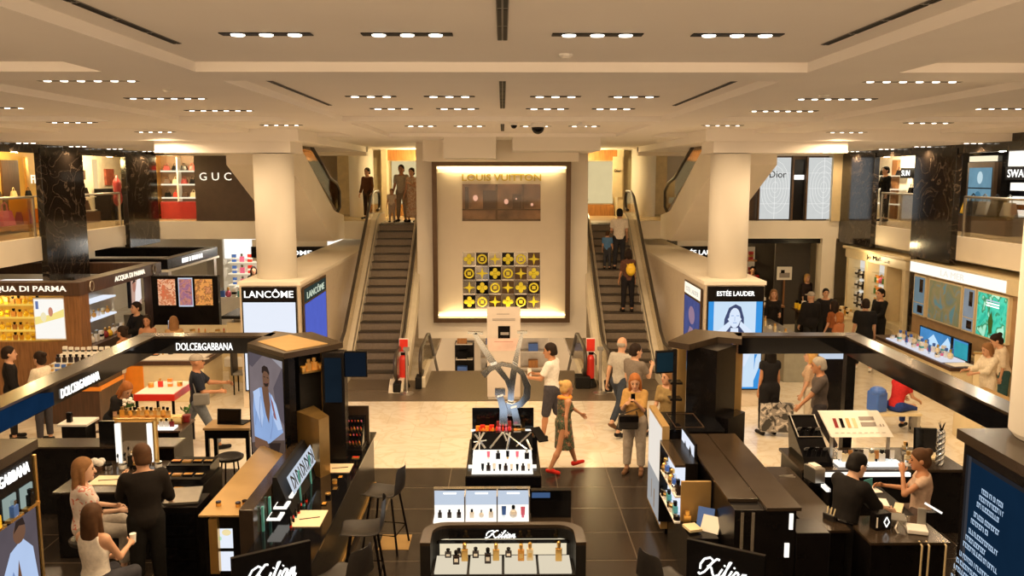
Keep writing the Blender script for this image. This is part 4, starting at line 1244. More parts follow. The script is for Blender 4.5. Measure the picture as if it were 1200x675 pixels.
for k in range(3):
    x0 = -.91 + .42 * k
    its = [[('flacon', 'darkglass', 'black')], [('flacon', 'paper', 'black'), ('round flacon', 'white', 'silver')], [('tube', 'blue', 'silver'), ('round flacon', 'white', 'black'), ('tube', 'pink', 'pink')]][k]
    goods_row(its, (x0 + .08, 10.74, .735), (x0 + .33, 10.74, .735), 3, f'the {["left", "middle", "right"][k]} white lit box behind the perfume bar', .85 if k < 2 else 1.25)

# ---- U-shaped perfume bar
t = thing('perfume_bar', 'U-shaped perfume bar with rounded brown rim, white shelf and cursive sign', 'perfume bar', (0, 9.1, 0))
def upath(x, y0, y1, r, k=6):
    p = [(-x, y0)]
    p += [(-x + r - r * math.cos(R(90 * i / k)), y1 - r + r * math.sin(R(90 * i / k))) for i in range(k + 1)]
    p += [(x - r + r * math.sin(R(90 * i / k)), y1 - r + r * math.cos(R(90 * i / k))) for i in range(k + 1)]
    p += [(x, y0)]
    return p
out, inn = upath(.90, 8.80, 9.36, .26), upath(.79, 8.80, 9.27, .19)
mb = MB(); mc = MB()
for i in range(len(out) - 1):
    q = [inn[i], inn[i + 1], out[i + 1], out[i]]
    mb.prism(q, 1.27, 1.31); mc.prism(q, 0, 1.27)
mb.build('rim', 'brown_top', t); mc.build('wall', 'black_matt', t)
MB().bx(-.62, .62, 9.235, 9.262, 1.14, 1.265).build('sign_board', 'black_gloss', t)
script_name((-.02, 9.232, 1.205), .34, .105, (1, 0, 0), (0, 0, 1), 'sign_w', t, .0075)
MB().bx(-.76, .76, 9.225, 9.26, .93, 1.13).build('lit_back', E_('bar_glow', (1.0, .86, .60), .85), t)
MB().bx(-.785, .785, 8.78, 9.265, .0, .90).build('cabinet', 'black_matt', t)
for k in range(4):
    x0 = -.75 + .382 * k
    MB().bx(x0, x0 + .352, 8.80, 9.20, .90, .935).build('white_tray', E_('bar_tray_%d' % k, (1.0, .88, .66), .75), t, bev=.004)
MB().bx(-.785, .785, 9.19, 9.225, 1.10, 1.135).build('shelf_edge', 'black_gloss', t)
def kil_bottle(x, y, body, h, label):
    b = thing('perfume_bottle', label, 'bottle', (x, y, .935), 0, 'bottles on the perfume bar')
    MB().bx(x - .036, x + .036, y - .02, y + .02, .937, .937 + h * .62).build('flask', body, b, bev=.006)
    MB().bx(x - .020, x + .020, y - .021, y - .02, .937 + h * .18, .937 + h * .42).build('label_plate', 'paper' if body == 'darkglass' else 'gold', b)
    MB().lathe([(.014, 0), (.014, .012), (.022, .015), (.022, h * .28), (.012, h * .33)], (x, y, .937 + h * .62), 12).build('stopper', 'gold' if body != 'darkglass' else 'black', b)
for k, (x, y, bd, h) in enumerate(((-.52, 8.98, 'darkglass', .17), (-.43, 9.06, 'gold', .22), (-.31, 9.14, 'darkglass', .13), (-.17, 9.0, 'darkglass', .19), (-.08, 9.07, 'gold', .21), (.20, 9.06, 'amber', .21), (.30, 9.07, 'cream', .22), (.62, 9.05, 'gold', .24), (-.62, 9.15, 'darkglass', .11), (-.50, 9.16, 'darkglass', .11), (.06, 9.15, 'darkglass', .12))):
    kil_bottle(x, y, bd, h, f'{MNAME[bd]} perfume bottle with square flask, {ORD[sorted([-.52,-.43,-.31,-.17,-.08,.20,.30,.62,-.62,-.50,.06]).index(x)]} from the left on the perfume bar')

# the centre aisle furniture is low: bring the three islands and what stands on them to their real heights
for nm, f in (('makeup_display', .88), ('sample_display', .86), ('perfume_bar', .88)):
    bpy.data.objects[nm].scale.z = f
for o in list(bpy.data.objects):
    l, g = o.get('label') or '', o.get('group') or ''
    if o.parent is not None: continue
    if 'makeup island' in g or 'monogram' in g or 'island lipsticks' in g: o.location.z *= .88
    elif 'lit box behind the perfume bar' in g: o.location.z *= .86
    elif g == 'bottles on the perfume bar': o.location.z *= .88
    elif o.name in ('monogram_sculpture', 'tester_mirror'):
        o.location.z *= .88
        if o.name == 'monogram_sculpture': o.scale.z = 1.08

# ================================================================== LEFT FRAGRANCE KIOSK
t = thing('kiosk_canopy', 'black canopy beam ring of the left fragrance kiosk with white lit names', 'kiosk', (-5.4, 13, 0))
mb = MB(); mc = MB()
for x0, x1, y0, y1 in ((-5.60, -3.55, 12.87, 13.15), (-5.60, -5.32, 6.3, 12.87)):
    mb.bx(x0, x1, y0, y1, 2.39, 2.63); mc.bx(x0 - .01, x1 + .01, y0 - .01, y1 + .01, 2.63, 2.66)
mb.build('beam', 'black_gloss', t); mc.build('top_cover', 'brown_top', t)  # brown of the cover paints the ceiling reflected in shiny black
for x, y in ((-5.46, 6.6),):
    MB().bx(x - .07, x + .07, y - .07, y + .07, 0, 2.39).build('post', 'black', t)
lettering('DOLCE&GABBANA', (-4.56, 12.86, 2.50), .86, .115, (1, 0, 0), (0, 0, 1), 'sign_w', t, bold=.006)
lettering('DOLCE&GABBANA', (-5.31, 10.55, 2.49), .98, .115, (0, 1, 0), (0, 0, 1), 'sign_w', t, bold=.006)
a = Art((-5.318, 9.35, 2.51), 1.1, .22, (0, 1, 0))
blu = E_('beam_blue', (.008, .032, .085), .8, .5)
a.add([(0, 0), (1, 0), (1, .7), (.7, 1), (0, 1)], blu); a.build('blue_patch', t)  # flat blue shape laid over the left beam face

# rotated corner tower with portrait screen
t = thing('kiosk_tower', 'left kiosk corner tower with tall portrait screen of man in blue shirt', 'kiosk', (-3.1, 12.3, 0))
A_, B_, C_, D_, E2 = (-3.74, 12.31), (-3.02, 11.58), (-2.42, 12.30), (-3.0, 13.05), (-3.62, 13.2)
MB().prism([(-3.71, 12.33), (-3.03, 11.64), (-2.92, 11.76), (-3.5, 12.9), (-3.6, 13.0)], 0, 2.58).build('body', 'black', t)
MB().prism([A_, B_, (-2.62, 11.98), (-2.35, 12.35), (-3.0, 13.22), (-3.25, 13.1), (-3.6, 13.3)], 2.58, 2.66).build('roof', 'brown_top', t)
mb = MB(); mb.prism([(-3.62, 12.42), (-3.02, 11.72), (-2.55, 12.25), (-3.28, 12.95)], 2.66, 2.667); mb.build('roof_inlay', 'gold_matt', t)
ux = Vector((B_[0] - A_[0], B_[1] - A_[1], 0)).normalized(); nn = ux.cross(Vector((0, 0, 1)))
cc = Vector(((A_[0] + B_[0]) / 2, (A_[1] + B_[1]) / 2, 1.78)) - nn * .0
MB().rb(cc - nn * .03, (1.02, .07, 1.62), math.degrees(math.atan2(ux.y, ux.x))).build('screen_case', 'black_gloss', t)
a = Art(cc + nn * .006, .94, 1.52, ux)
ebg = E_('ad_stone', (.30, .24, .25), .75, .35); ebg2 = E_('ad_shade', (.16, .13, .15), .75, .3); esh = E_('ad_shirt', (.32, .47, .80), .95, .2); eshl = E_('ad_shirt_light', (.50, .64, .92), .95, .1); esk = E_('ad_skin', (.24, .12, .07), .8, .25); ehr = E_('ad_hair', (.04, .025, .02), .8); esl = E_('ad_sleeve', (.24, .34, .62), .9, .1); ered = E_('ad_scarf', (.36, .14, .14), .8); egr = E_('ad_ground', (.13, .085, .065), .8, .4)
a.rect(0, 1, 0, 1, ebg)
a.add([(.0, 1), (.42, 1), (.10, .86), (0, .88)], ebg2); a.add([(1, .95), (.72, .72), (.8, .48), (1, .40)], ebg2); a.add([(.70, 1), (1, 1), (1, .93)], E_('ad_sky', (.42, .40, .44), .8))
a.add([(0, 0), (1, 0), (1, .26), (.6, .2), (.3, .16), (0, .1)], egr)
a.add([(.10, .18), (.08, .45), (.12, .62), (.30, .68), (.44, .70), (.62, .66), (.78, .58), (.92, .40), (.97, .33), (.74, .24), (.56, .17), (.3, .12)], esh)
a.add([(.10, .62), (.30, .68), (.40, .42), (.34, .30), (.16, .46)], eshl); a.add([(.66, .66), (.80, .56), (.95, .36), (.82, .33), (.66, .46)], eshl)
a.add([(.38, .70), (.58, .70), (.62, .55), (.56, .36), (.48, .44), (.42, .56)], esk)
a.add([(.62, .64), (.70, .58), (.80, .42), (.72, .44)], ered)
a.add([(.42, .76), (.44, .68), (.56, .68), (.60, .78)], esk)
a.oval(.52, .79, .105, .092, esk); a.add([(.40, .84), (.41, .89), (.48, .915), (.58, .905), (.63, .86), (.62, .83), (.55, .86), (.47, .86), (.43, .83)], ehr)
a.rect(.45, .50, .80, .808, ehr); a.rect(.55, .60, .80, .808, ehr); a.add([(.44, .74), (.50, .71), (.58, .725), (.60, .76), (.53, .745)], ehr); a.rect(.49, .56, .748, .756, E_('ad_lip', (.22, .07, .06), .8))
a.add([(.12, .18), (.5, .18), (.62, .06), (.4, .02), (.1, .08)], esk); a.add([(.55, .17), (.9, .22), (.8, .05), (.62, .04)], ehr)
a.stroke([(.34, .30), (.30, .45), (.34, .6)], .02, esl); a.stroke([(.6, .22), (.68, .36), (.72, .5)], .02, esl); a.stroke([(.16, .3), (.2, .44)], .02, esl)
a.build('portrait_screen', t, label='lit portrait of man in open blue shirt')
# golden niche on the tower's aisle side; gold reflection built as a solid block
MB().prism([(-2.92, 11.78), (-2.52, 11.36), (-2.42, 11.55), (-2.75, 12.1)], .9, 1.78).build('gold_reflection', mat('reflected_gold', (.34, .205, .065), .3, .7), t)
MB().prism([(-2.92, 12.0), (-2.45, 12.5), (-2.9, 12.95), (-3.3, 12.6)], 1.0, 2.58).build('niche_back', 'black_matt', t)
MB().prism([(-2.86, 11.95), (-2.60, 12.16), (-2.66, 12.22), (-2.92, 12.02)], 2.28, 2.31).build('niche_shelf', 'gold', t)
MB().prism([(-2.70, 12.30), (-2.58, 12.18), (-2.50, 12.26), (-2.62, 12.38)], 1.0, 2.58).build('gold_column', 'gold_matt', t)
goods_row([('jar', 'gold', 'amber'), ('flacon', 'gold', 'gold'), ('flacon', 'amber', 'gold')], (-2.86, 12.0, 2.31), (-2.66, 12.17, 2.31), 4, 'the gold niche shelf of the left tower', 1.3)
t2 = thing('screen_post', 'black post with small blue screen under the left tower roof edge', 'screen', (-2.42, 12.1, 0))
MB().bx(-2.60, -2.28, 12.02, 12.28, .9, 2.57).build('post', 'black', t2, bev=.008); MB().bx(-2.56, -2.32, 12.0, 12.02, 1.85, 2.5).build('screen', E_('post_screen', (.010, .018, .028), .9, .5), t2)
MB().bx(-2.27, -1.98, 12.05, 12.1, 2.22, 2.56).build('side_monitor', E_('post_screen_side', (.008, .013, .022), .9, .3), t2)
MB().bx(-2.28, -1.96, 12.1, 12.13, 2.2, 2.58).build('monitor_case', 'black', t2)

# bottom left tower
t = thing('kiosk_tower', 'front left kiosk tower with lit name, three product windows and blue video screen', 'kiosk', (-5, 7, 0))
MB().bx(-5.28, -4.40, 5.6, 7.75, 0, 2.56).build('body', 'black', t); MB().bx(-5.30, -4.36, 5.58, 7.79, 2.56, 2.65).build('roof', 'brown_top', t)
lettering('DOLCE&GABBANA', (-4.385, 7.22, 2.43), .88, .105, (0, 1, 0), (0, 0, 1), 'sign_w', t, bold=.006)
for k in range(4):
    y0 = 7.50 - .27 * k
    MB().bx(-4.40, -4.385, y0, y0 + .19, 2.08, 2.27).build('product_window', E_('window_glow_%d' % k, (.40, .50, .46), .75, .2), t)
    MB().bx(-4.385, -4.33, y0 - .01, y0 + .2, 2.055, 2.08).build('window_ledge', 'gold', t)
    goods_row([('flacon', ['black', 'blue', 'yellow', 'amber'][k], ['black', 'silver', 'gold', 'gold'][k])], (-4.36, y0 + .1, 2.08), (-4.36, y0 + .1, 2.08), 1, f'product window ledge {ORD[k]} from the tower back edge', 1.25, 90, side='back')
a = Art((-4.398, 7.17, 1.55), 1.12, .92, (0, 1, 0))
a.rect(0, 1, 0, 1, ebg2); a.rect(0, .42, 0, 1, E_('ad_wall', (.16, .14, .18), .8, .5)); a.add([(.44, 0), (.47, .5), (.6, .72), (.78, .78), (.92, .62), (.97, .25), (.95, 0)], eshl); a.add([(.46, 0), (.5, .3), (.62, .52), (.7, .3), (.66, 0)], esl)
a.oval(.74, .86, .09, .11, esk); a.add([(.66, .88), (.7, .99), (.8, .99), (.83, .9), (.74, .93)], ehr); a.oval(.2, .3, .14, .25, E_('ad_figure', (.45, .28, .30), .8, .4)); a.oval(.2, .62, .06, .09, esk)
a.add([(.62, .1), (.7, .6), (.76, .2)], esk); a.add([(.0, .0), (.44, .0), (.44, .12), (0, .2)], esl)
a.build('video_screen', t, label='lit blue video picture')
MB().bx(-4.41, -4.385, 7.755, 7.79, .4, 2.5).build('edge_strip', 'gold', t)

# low gondola running towards the viewer, gold top
t = thing('display_gondola', 'low display gondola with gold top slab beside the left kiosk tower', 'display counter', (-3.1, 10.6, 0))
MB().bx(-3.48, -3.02, 9.52, 11.95, 0, 1.18).build('cabinet', 'black', t, bev=.008)
MB().bx(-3.52, -2.98, 9.46, 12.0, 1.18, 1.205).build('top_slab', 'gold_matt', t, bev=.004)
MB().bx(-3.0, -2.84, 9.3, 11.9, 0, 1.33).build('back_wall', 'brown_top', t, bev=.006)
MB().bx(-3.40, -3.30, 9.44, 9.52, .5, 1.16).build('gold_edge', 'gold', t)
a = Art((-3.27, 9.515, .90), .24, .24, (1, 0, 0)); a.rect(0, 1, 0, 1, 'scr_white'); a.oval(.4, .5, .06, .10, E_('mint', (.5, .8, .55), 1)); a.oval(.7, .8, .22, .16, E_('pale_gold', (.9, .75, .4), 1)); a.build('lit_screen', t)
a = Art((-3.27, 9.515, .62), .24, .24, (1, 0, 0)); a.rect(0, 1, 0, 1, 'scr_white'); a.build('lit_screen', t)
for k, (x, y) in enumerate(((-3.38, 9.75), (-3.14, 9.72), (-3.08, 9.78))):
    good('jar', 'gold', 'darkglass', (x, y, 1.205), ['small golden jar on the gold slab near its left front corner', 'small golden jar on the gold slab near its right front corner', 'small golden jar on the gold slab behind the right corner jar'][k], None, .9)
# slanted lit name board and mascara steps on the aisle side
t = thing('mascara_display', 'black mascara display with pale slanted name board and teal dividers', 'display stand', (-2.6, 10.2, .95))
a0, a1 = Vector((-2.80, 10.15, 1.30)), Vector((-2.74, 11.55, 1.30))
MB().hexa([(-2.83, 10.1, .95), (-2.60, 10.1, .95), (-2.60, 11.6, .95), (-2.83, 11.6, .95)], [(-2.83, 10.1, 1.42), (-2.78, 10.1, 1.42), (-2.78, 11.6, 1.42), (-2.83, 11.6, 1.42)]).build('board', 'black_matt', t)
upb = Vector((-.18, 0, .47)).normalized()
a = Art(Vector((-2.66, 10.85, 1.27)) + Vector((.02, 0, 0)), 1.3, .24, (0, 1, 0), upb)
lw = E_('pale_sign', (.72, .80, .92), .8)
a.rect(0, 1, 0, 1, lw)
for k in range(5):      # illegible bold letters seen only as dark strokes
    u = .08 + .18 * k
    a.stroke([(u, .15), (u + .02, .85), (u + .10, .5), (u + .03, .15)], .025, 'black'); a.rect(u + .11, u + .135, .15, .85, 'black')
a.build('name_board', t)
for k in range(3):
    y = 9.60 + .30 * k
    MB().bx(-2.83, -2.805, y - .02, y + .02, .5, 1.25).build('divider', 'teal', t)
    MB().rb((-2.70, y + .12, 1.08 + .02 * k), (.16, .22, .02), 0, rx=0).build('white_step', 'light_white', t)
    MB().rb((-2.71, y + .12, 1.10 + .02 * k), (.09, .14, .015), 0).build('step_inlay', 'black', t)
for y in (10.55, 11.15): MB().tube([(-2.60, y, .95), (-2.62, y, 1.35)], .014, 6).build('upright', 'teal', t)
goods_row([('tube', 'black', 'red'), ('lipstick', 'red', 'black'), ('tube', 'black', 'teal')], (-2.52, 9.7, .95), (-2.52, 10.5, .95), 7, 'the counter edge below the mascara steps', 1.2, 90, side='front')

t = thing('makeup_counter', 'long black makeup counter on the aisle side of the left kiosk', 'counter', (-2.5, 11, 0))
MB().bx(-2.84, -2.10, 8.6, 13.45, 0, .92).build('cabinet', 'black', t, bev=.01); MB().bx(-2.84, -2.06, 8.55, 13.5, .92, .95).build('worktop', 'black_gloss', t, bev=.004)
MB().bx(-2.10, -2.07, 8.6, 13.45, .1, .12).build('kick_strip', 'gold', t)
def tray(x, y, w_, d, label, z=.95):
    q = thing('paper_tray', label, 'tray', (x, y, z), 0)
    MB().bx(x - w_ / 2, x + w_ / 2, y - d / 2, y + d / 2, z, z + .012).build('sheet', E_t, q, bev=.003)
    MB().tube([(x - w_ * .3, y - d * .1, z + .016), (x + w_ * .35, y + d * .05, z + .016)], .006, 6).build('pencil', 'wood_d', q)
E_t = mat('cream_mat', (.82, .68, .46), .5, var=.03)
tray(-2.33, 11.75, .34, .36, 'cream tray with pencil on the left aisle counter, farther one')
tray(-2.36, 9.95, .36, .50, 'cream tray with pencil on the left aisle counter, nearer one')
# lipstick stand at the far end
t = thing('lipstick_stand', 'slanted stand of red and pink lipsticks at the far end of the left counter', 'display stand', (-2.35, 13.0, .95))
MB().bx(-2.68, -2.05, 12.75, 13.25, 1.06, 1.13).build('base', 'black', t, bev=.008)
MB().hexa([(-2.66, 12.78, 1.13), (-2.06, 12.78, 1.13), (-2.06, 13.25, 1.13), (-2.66, 13.25, 1.13)], [(-2.66, 13.12, 1.52), (-2.06, 13.12, 1.52), (-2.06, 13.25, 1.52), (-2.66, 13.25, 1.52)]).build('slope', 'black_gloss', t)
MB().bx(-2.75, -2.02, 13.26, 13.30, 1.06, 1.66).build('backboard', 'brown_top', t)
mb = MB()
k = 0
for i in range(7):
    for j in range(4):
        x = -2.38 + .048 * i; v = .12 + .22 * j
        p = Vector((x, 12.78 + .34 * v - .01, 1.13 + .39 * v + .012))
        o = good('lipstick', ['red', 'pink', 'orange', 'red_wine'][(i * 3 + j) % 4], ['gold', 'black'][j % 2], p, f'{["red", "pink", "orange", "wine red"][(i * 3 + j) % 4]} lipstick on the slanted stand, {ORD[j]} row from the bottom, {ORD[i]} from the left', 'lipsticks on the slanted stand', 1.25, 0, 35)
MB().rb((-2.55, 12.98, 1.37), (.20, .02, .20), 0, rx=-42).build('tester_card', 'cream', t)
for o in [t] + [q for q in bpy.data.objects if q.get('group') == 'lipsticks on the slanted stand']: o.location += Vector((-.06, -.38, -.11))
goods_row([('palette', 'pink', 'black'), ('palette', 'orange', 'black'), ('palette', 'red', 'gold')], (-2.50, 12.22, .95), (-2.18, 12.22, .95), 3, 'the counter below the lipstick stand', 1.0)
goods_row([('tube', 'pink', 'silver'), ('flacon', 'amber', 'gold'), ('jar', 'paper', 'gold'), ('tube', 'blue', 'silver'), ('flacon', 'pink', 'gold'), ('carton', 'gold', 'red')], (-2.62, 11.62, .95), (-2.50, 12.45, .95), 9, 'the counter between tower and lipstick stand', 1.35, 90, side='front', jitter=.03)
goods_row([('palette', 'amber', 'black'), ('jar', 'black', 'gold'), ('palette', 'gold', 'black'), ('jar', 'amber', 'gold')], (-2.26, 10.45, .95), (-2.24, 11.35, .95), 5, 'the counter between the two cream trays', 1.0, 90, side='front', jitter=.04)
q = thing('makeup_bag', 'dark leather makeup bag on the left counter below the lipstick stand', 'bag', (-2.62, 12.35, .95))
MB().hexa([(-2.72, 12.22, .952), (-2.50, 12.22, .952), (-2.50, 12.36, .952), (-2.72, 12.36, .952)], [(-2.68, 12.27, 1.14), (-2.54, 12.27, 1.14), (-2.54, 12.31, 1.14), (-2.68, 12.31, 1.14)]).build('body', 'leather', q, bev=.015)
MB().tube([(-2.66, 12.29, 1.13), (-2.64, 12.29, 1.20), (-2.58, 12.29, 1.20), (-2.56, 12.29, 1.13)], .007, 6).build('handle', 'leather', q)

def kilian_sign(c, w_, h_, rz, label):
    t = thing('perfume_sign', label, 'sign', (c[0], c[1], 0), 0)
    ux = Vector((math.cos(R(rz)), math.sin(R(rz)), 0)); n_ = ux.cross(Vector((0, 0, 1)))
    MB().rb(c, (w_, .05, h_), rz).build('board', 'black_gloss', t, bev=.004)
    MB().rb((c[0], c[1], (c[2] - h_ / 2) / 2), (w_ * .5, .12, c[2] - h_ / 2), rz).build('pedestal', 'black', t)
    script_name(Vector(c) + n_ * .027 + Vector((0, 0, -.03)), w_ * .62, h_ * .50, ux, (0, 0, 1), 'sign_w', t, .011)
kilian_sign((-2.34, 8.22, 1.15), .80, .42, 31, 'tilted black board with white cursive name at the front of the left aisle counter')
kilian_sign((2.26, 8.22, 1.15), .80, .42, -31, 'tilted black board with white cursive name at the front of the right kiosk')

def bar_stool(x, y, rz, label):
    t = thing('bar_stool', label, 'stool', (x, y, 0), rz, 'moulded bar stools')
    t.scale = (1.14, 1.14, 1.06)
    # shell: seat pan curving up into a backrest (local +Y is the front)
    mb = MB()
    prof = [(.24, .735), (.20, .755), (.05, .735), (-.12, .735), (-.20, .765), (-.235, .85), (-.25, 1.0), (-.255, 1.14)]
    wid = [.19, .21, .225, .225, .22, .21, .19, .15]
    n = len(prof); N = 7
    vs = []
    for th in (0, -.022):
        for (yy, zz), wd in zip(prof, wid):
            for j in range(N):
                u = j / (N - 1) * 2 - 1
                vs.append((u * wd, yy + (.05 * u * u if zz > .8 else 0), zz + th + (.035 * u * u if zz < .8 else 0)) if True else 0)
    fs = []
    o = n * N
    for i in range(n - 1):
        for j in range(N - 1):
            a = i * N + j
            fs.append((a, a + 1, a + N + 1, a + N)); fs.append((o + a + N, o + a + N + 1, o + a + 1, o + a))
    for i in range(n - 1):
        for j in (0, N - 1):
            a = i * N + j; fs.append((a, a + N, o + a + N, o + a) if j == 0 else (o + a, o + a + N, a + N, a))
    for j in range(N - 1):
        fs.append((j + 1, j, o + j, o + j + 1)); a = (n - 1) * N + j; fs.append((a, a + 1, o + a + 1, o + a))
    mb.mesh(vs, fs); ob = mb.build('seat_shell', 'leather', t, smooth=True, world=False)
    sd_ = ob.modifiers.new('round', 'SUBSURF'); sd_.levels = 1; sd_.render_levels = 2
    for sx in (-1, 1):
        for sy in (-1, 1):
            MB().tube([(sx * .14, sy * .13, .72), (sx * .22, sy * .22, .0)], .014, 8).build('leg', 'black', t, world=False)
    c = [(sx * .195, sy * .19, .25) for sx, sy in ((-1, -1), (1, -1), (1, 1), (-1, 1))]
    MB().tube(c, .010, 6, closed=True).build('footrest', 'black', t, world=False)
    return t
bar_stool(-1.62, 11.25, 78, 'black moulded bar stool at the left counter, the one with its tall back showing')
bar_stool(-1.72, 10.02, 95, 'black moulded bar stool at the left counter, nearer than the tall backed one')
bar_stool(-1.72, 8.75, 60, 'black moulded stool at the bottom edge beside the tilted cursive board')
bar_stool(1.74, 8.6, -60, 'black moulded stool at the bottom edge beside the right tilted cursive board')
solo('floor_square', MB().bx(-1.72, -1.30, 11.15, 11.65, 0, .004), 'gold_matt', 'gold square on the dark floor behind the near bar stool', 'floor marker')  # thin flat gold square laid on the dark floor

# ================================================================== LEFT KIOSK INTERIOR
# desk with laptop and stool by the tower
t = thing('desk', 'small high desk with pale wooden top near the left kiosk tower', 'desk', (-4.5, 13.75, 0))
MB().bx(-4.88, -4.12, 13.5, 14.0, .98, 1.02).build('top', mat('oak_top', (.40, .26, .12), .4, var=.1), t, bev=.004); MB().bx(-4.86, -4.14, 13.52, 13.98, .84, .98).build('apron', 'black', t)
for x in (-4.83, -4.17):
    for y in (13.55, 13.95): MB().bx(x - .03, x + .03, y - .03, y + .03, 0, .84).build('leg', 'black', t)
t = thing('laptop', 'open black laptop on the small high desk', 'laptop', (-4.5, 13.8, 1.02))
MB().rb((-4.42, 13.82, 1.03), (.36, .25, .016), -12).build('keyboard', 'black_matt', t); MB().rb((-4.50, 13.68, 1.16), (.40, .015, .26), -4, rx=-8).build('screen_lid', 'black_matt', t, bev=.004)
MB().rb((-4.50, 13.671, 1.16), (.36, .004, .22), -4, rx=-8).build('screen', 'black_gloss', t)
t = thing('round_stool', 'low black padded stool in front of the small high desk', 'stool', (-4.35, 13.15, 0))
MB().lathe([(.20, .62), (.22, .64), (.22, .67), (.18, .69)], (-4.35, 13.15, 0), 20).build('seat', 'leather', t, smooth=False)
for k in range(4):
    a_ = R(45 + 90 * k); MB().tube([(-4.35 + .13 * math.cos(a_), 13.15 + .13 * math.sin(a_), .62), (-4.35 + .19 * math.cos(a_), 13.15 + .19 * math.sin(a_), 0)], .013, 6).build('leg', 'black', t)
# back perfume display
t = thing('perfume_table', 'long perfume display table under the left kiosk beam, lit white shelf', 'display table', (-6.0, 13.9, 0))
MB().bx(-6.62, -5.32, 13.62, 14.25, 0, .92).build('cabinet', 'black', t, bev=.008); MB().bx(-6.66, -5.28, 13.58, 14.28, .92, .95).build('top', 'wood_d', t); MB().bx(-6.3, -5.4, 13.62, 13.82, .95, .985).build('lit_shelf', 'light_white', t)
MB().bx(-6.55, -5.4, 13.98, 14.18, .95, 1.06).build('riser', 'gold', t, bev=.005)
goods_row([('flacon', 'amber', 'gold'), ('flacon', 'gold', 'gold'), ('round flacon', 'amber', 'black'), ('flacon', 'gold', 'black')], (-6.42, 14.07, 1.06), (-5.66, 14.07, 1.06), 12, 'the gold riser of the perfume table', 1.2)
goods_row([('flacon', 'white', 'silver'), ('flacon', 'red_wine', 'gold'), ('jar', 'white', 'gold'), ('flacon', 'white', 'gold')], (-6.24, 13.72, .985), (-5.46, 13.72, .985), 10, 'the lit shelf of the perfume table', 1.0)
def vase(x, y, z, label, leafy, white=True):
    t = thing('flower_vase' if white else 'potted_plant', label, 'flowers' if white else 'plant', (x, y, z))
    if white: MB().lathe([(.05, 0), (.06, .02), (.055, .16), (.065, .18)], (x, y, z), 14).build('vase', 'cream', t, smooth=False)
    else: MB().lathe([(.05, 0), (.07, .10), (.07, .12)], (x, y, z), 14).build('pot', 'red_wine', t)
    mb = MB()
    random.seed(int(abs(x * 100)))
    for k in range(34):
        a_ = random.uniform(0, 6.28); r_ = random.uniform(.02, .13); h_ = random.uniform(.14, .30)
        b0 = Vector((x, y, z + .12)); p = Vector((x + r_ * math.cos(a_), y + r_ * math.sin(a_), z + h_))
        d_ = (p - b0); s_ = d_.cross(Vector((0, 0, 1))).normalized() * .025
        mb.face([b0 + d_ * .5, b0 + d_ * .8 + s_, p, b0 + d_ * .8 - s_])
    mb.build('leaves', 'green', t)
    if white:
        mb = MB()
        for k in range(14):
            a_ = random.uniform(0, 6.28); r_ = random.uniform(0, .12)
            mb.ell((x + r_ * math.cos(a_), y + r_ * math.sin(a_), z + .28 + random.uniform(-.03, .05)), (.035, .035, .028), 8)
        mb.build('blossom', 'paper', t, smooth=True)
vase(-6.45, 14.4, .95, 'bunch of white flowers in a cream vase at the left of the perfume table', True)
vase(-5.36, 14.1, .955, 'small leafy plant in a red pot at the right end of the perfume table', True, False)
# wide dark cabinets behind the makeup station
solo('vase_pedestal', MB().bx(-6.58, -6.30, 14.29, 14.52, 0, .95), 'black', 'narrow black pedestal under the vase of white flowers', 'pedestal')
t = thing('back_counter', 'long black back counter with brown top behind the lit mirror', 'counter', (-6.0, 12.8, 0))
MB().bx(-7.3, -4.95, 12.45, 12.82, 0, 1.04).build('cabinet', 'black', t, bev=.008); MB().bx(-7.35, -4.92, 12.40, 12.84, 1.04, 1.07).build('top', 'brown_top', t)
MB().bx(-6.1, -5.72, 12.55, 12.6, 1.07, 1.42).build('black_screen', 'black_gloss', t); MB().bx(-6.0, -5.82, 12.5, 12.7, 1.07, 1.09).build('screen_foot', 'black', t)
t = thing('tester_table', 'small white topped table with black tester behind the left kiosk', 'table', (-7.2, 14.1, 0))
MB().bx(-7.45, -6.95, 13.9, 14.35, .93, .97).build('top', 'paper', t, bev=.005); MB().bx(-7.4, -7.0, 13.95, 14.3, 0, .93).build('cabinet', 'black', t)
MB().bx(-7.34, -7.26, 14.0, 14.08, .97, 1.14).build('tester', 'black', t, bev=.01)
# makeup station with lit mirror
t = thing('makeup_station', 'black makeup station table where the man in the suit works', 'makeup table', (-5.3, 11.6, 0))
MB().bx(-5.95, -4.86, 10.95, 12.15, 0, .90).build('cabinet', 'black', t, bev=.01); MB().bx(-5.98, -4.84, 10.92, 12.18, .90, .93).build('top', 'brown_top', t, bev=.004)
t = thing('lit_mirror', 'standing makeup mirror with two bright vertical light strips', 'mirror', (-5.33, 12.05, .93))
MB().bx(-5.58, -5.08, 12.03, 12.07, .96, 1.56).build('glass', mat('mirror_glass', (.55, .5, .42), .05, 1.0, var=.02), t); MB().bx(-5.63, -5.03, 12.07, 12.11, .93, 1.60).build('frame', 'gold', t)
for x in (-5.57, -5.11): MB().bx(x - .035, x + .035, 12.0, 12.03, .97, 1.54).build('light_strip', 'light_white', t)
MB().bx(-5.46, -5.2, 11.95, 12.11, .93, .95).build('foot', 'black', t)
tray(-5.42, 11.35, .44, .36, 'white paper tray with pencil on the makeup station table', .93)
goods_row([('jar', 'silver', 'black'), ('brush', 'black', 'silver'), ('jar', 'white', 'silver'), ('tube', 'black', 'black'), ('jar', 'black', 'gold')], (-5.62, 11.82, .93), (-4.95, 11.88, .93), 8, 'the back edge of the makeup station', 1.5, jitter=.03)
t = thing('tissue_bunch', 'crumpled white tissues on the makeup station left of the mirror', 'tissues', (-5.78, 11.85, .93))
mb = MB()
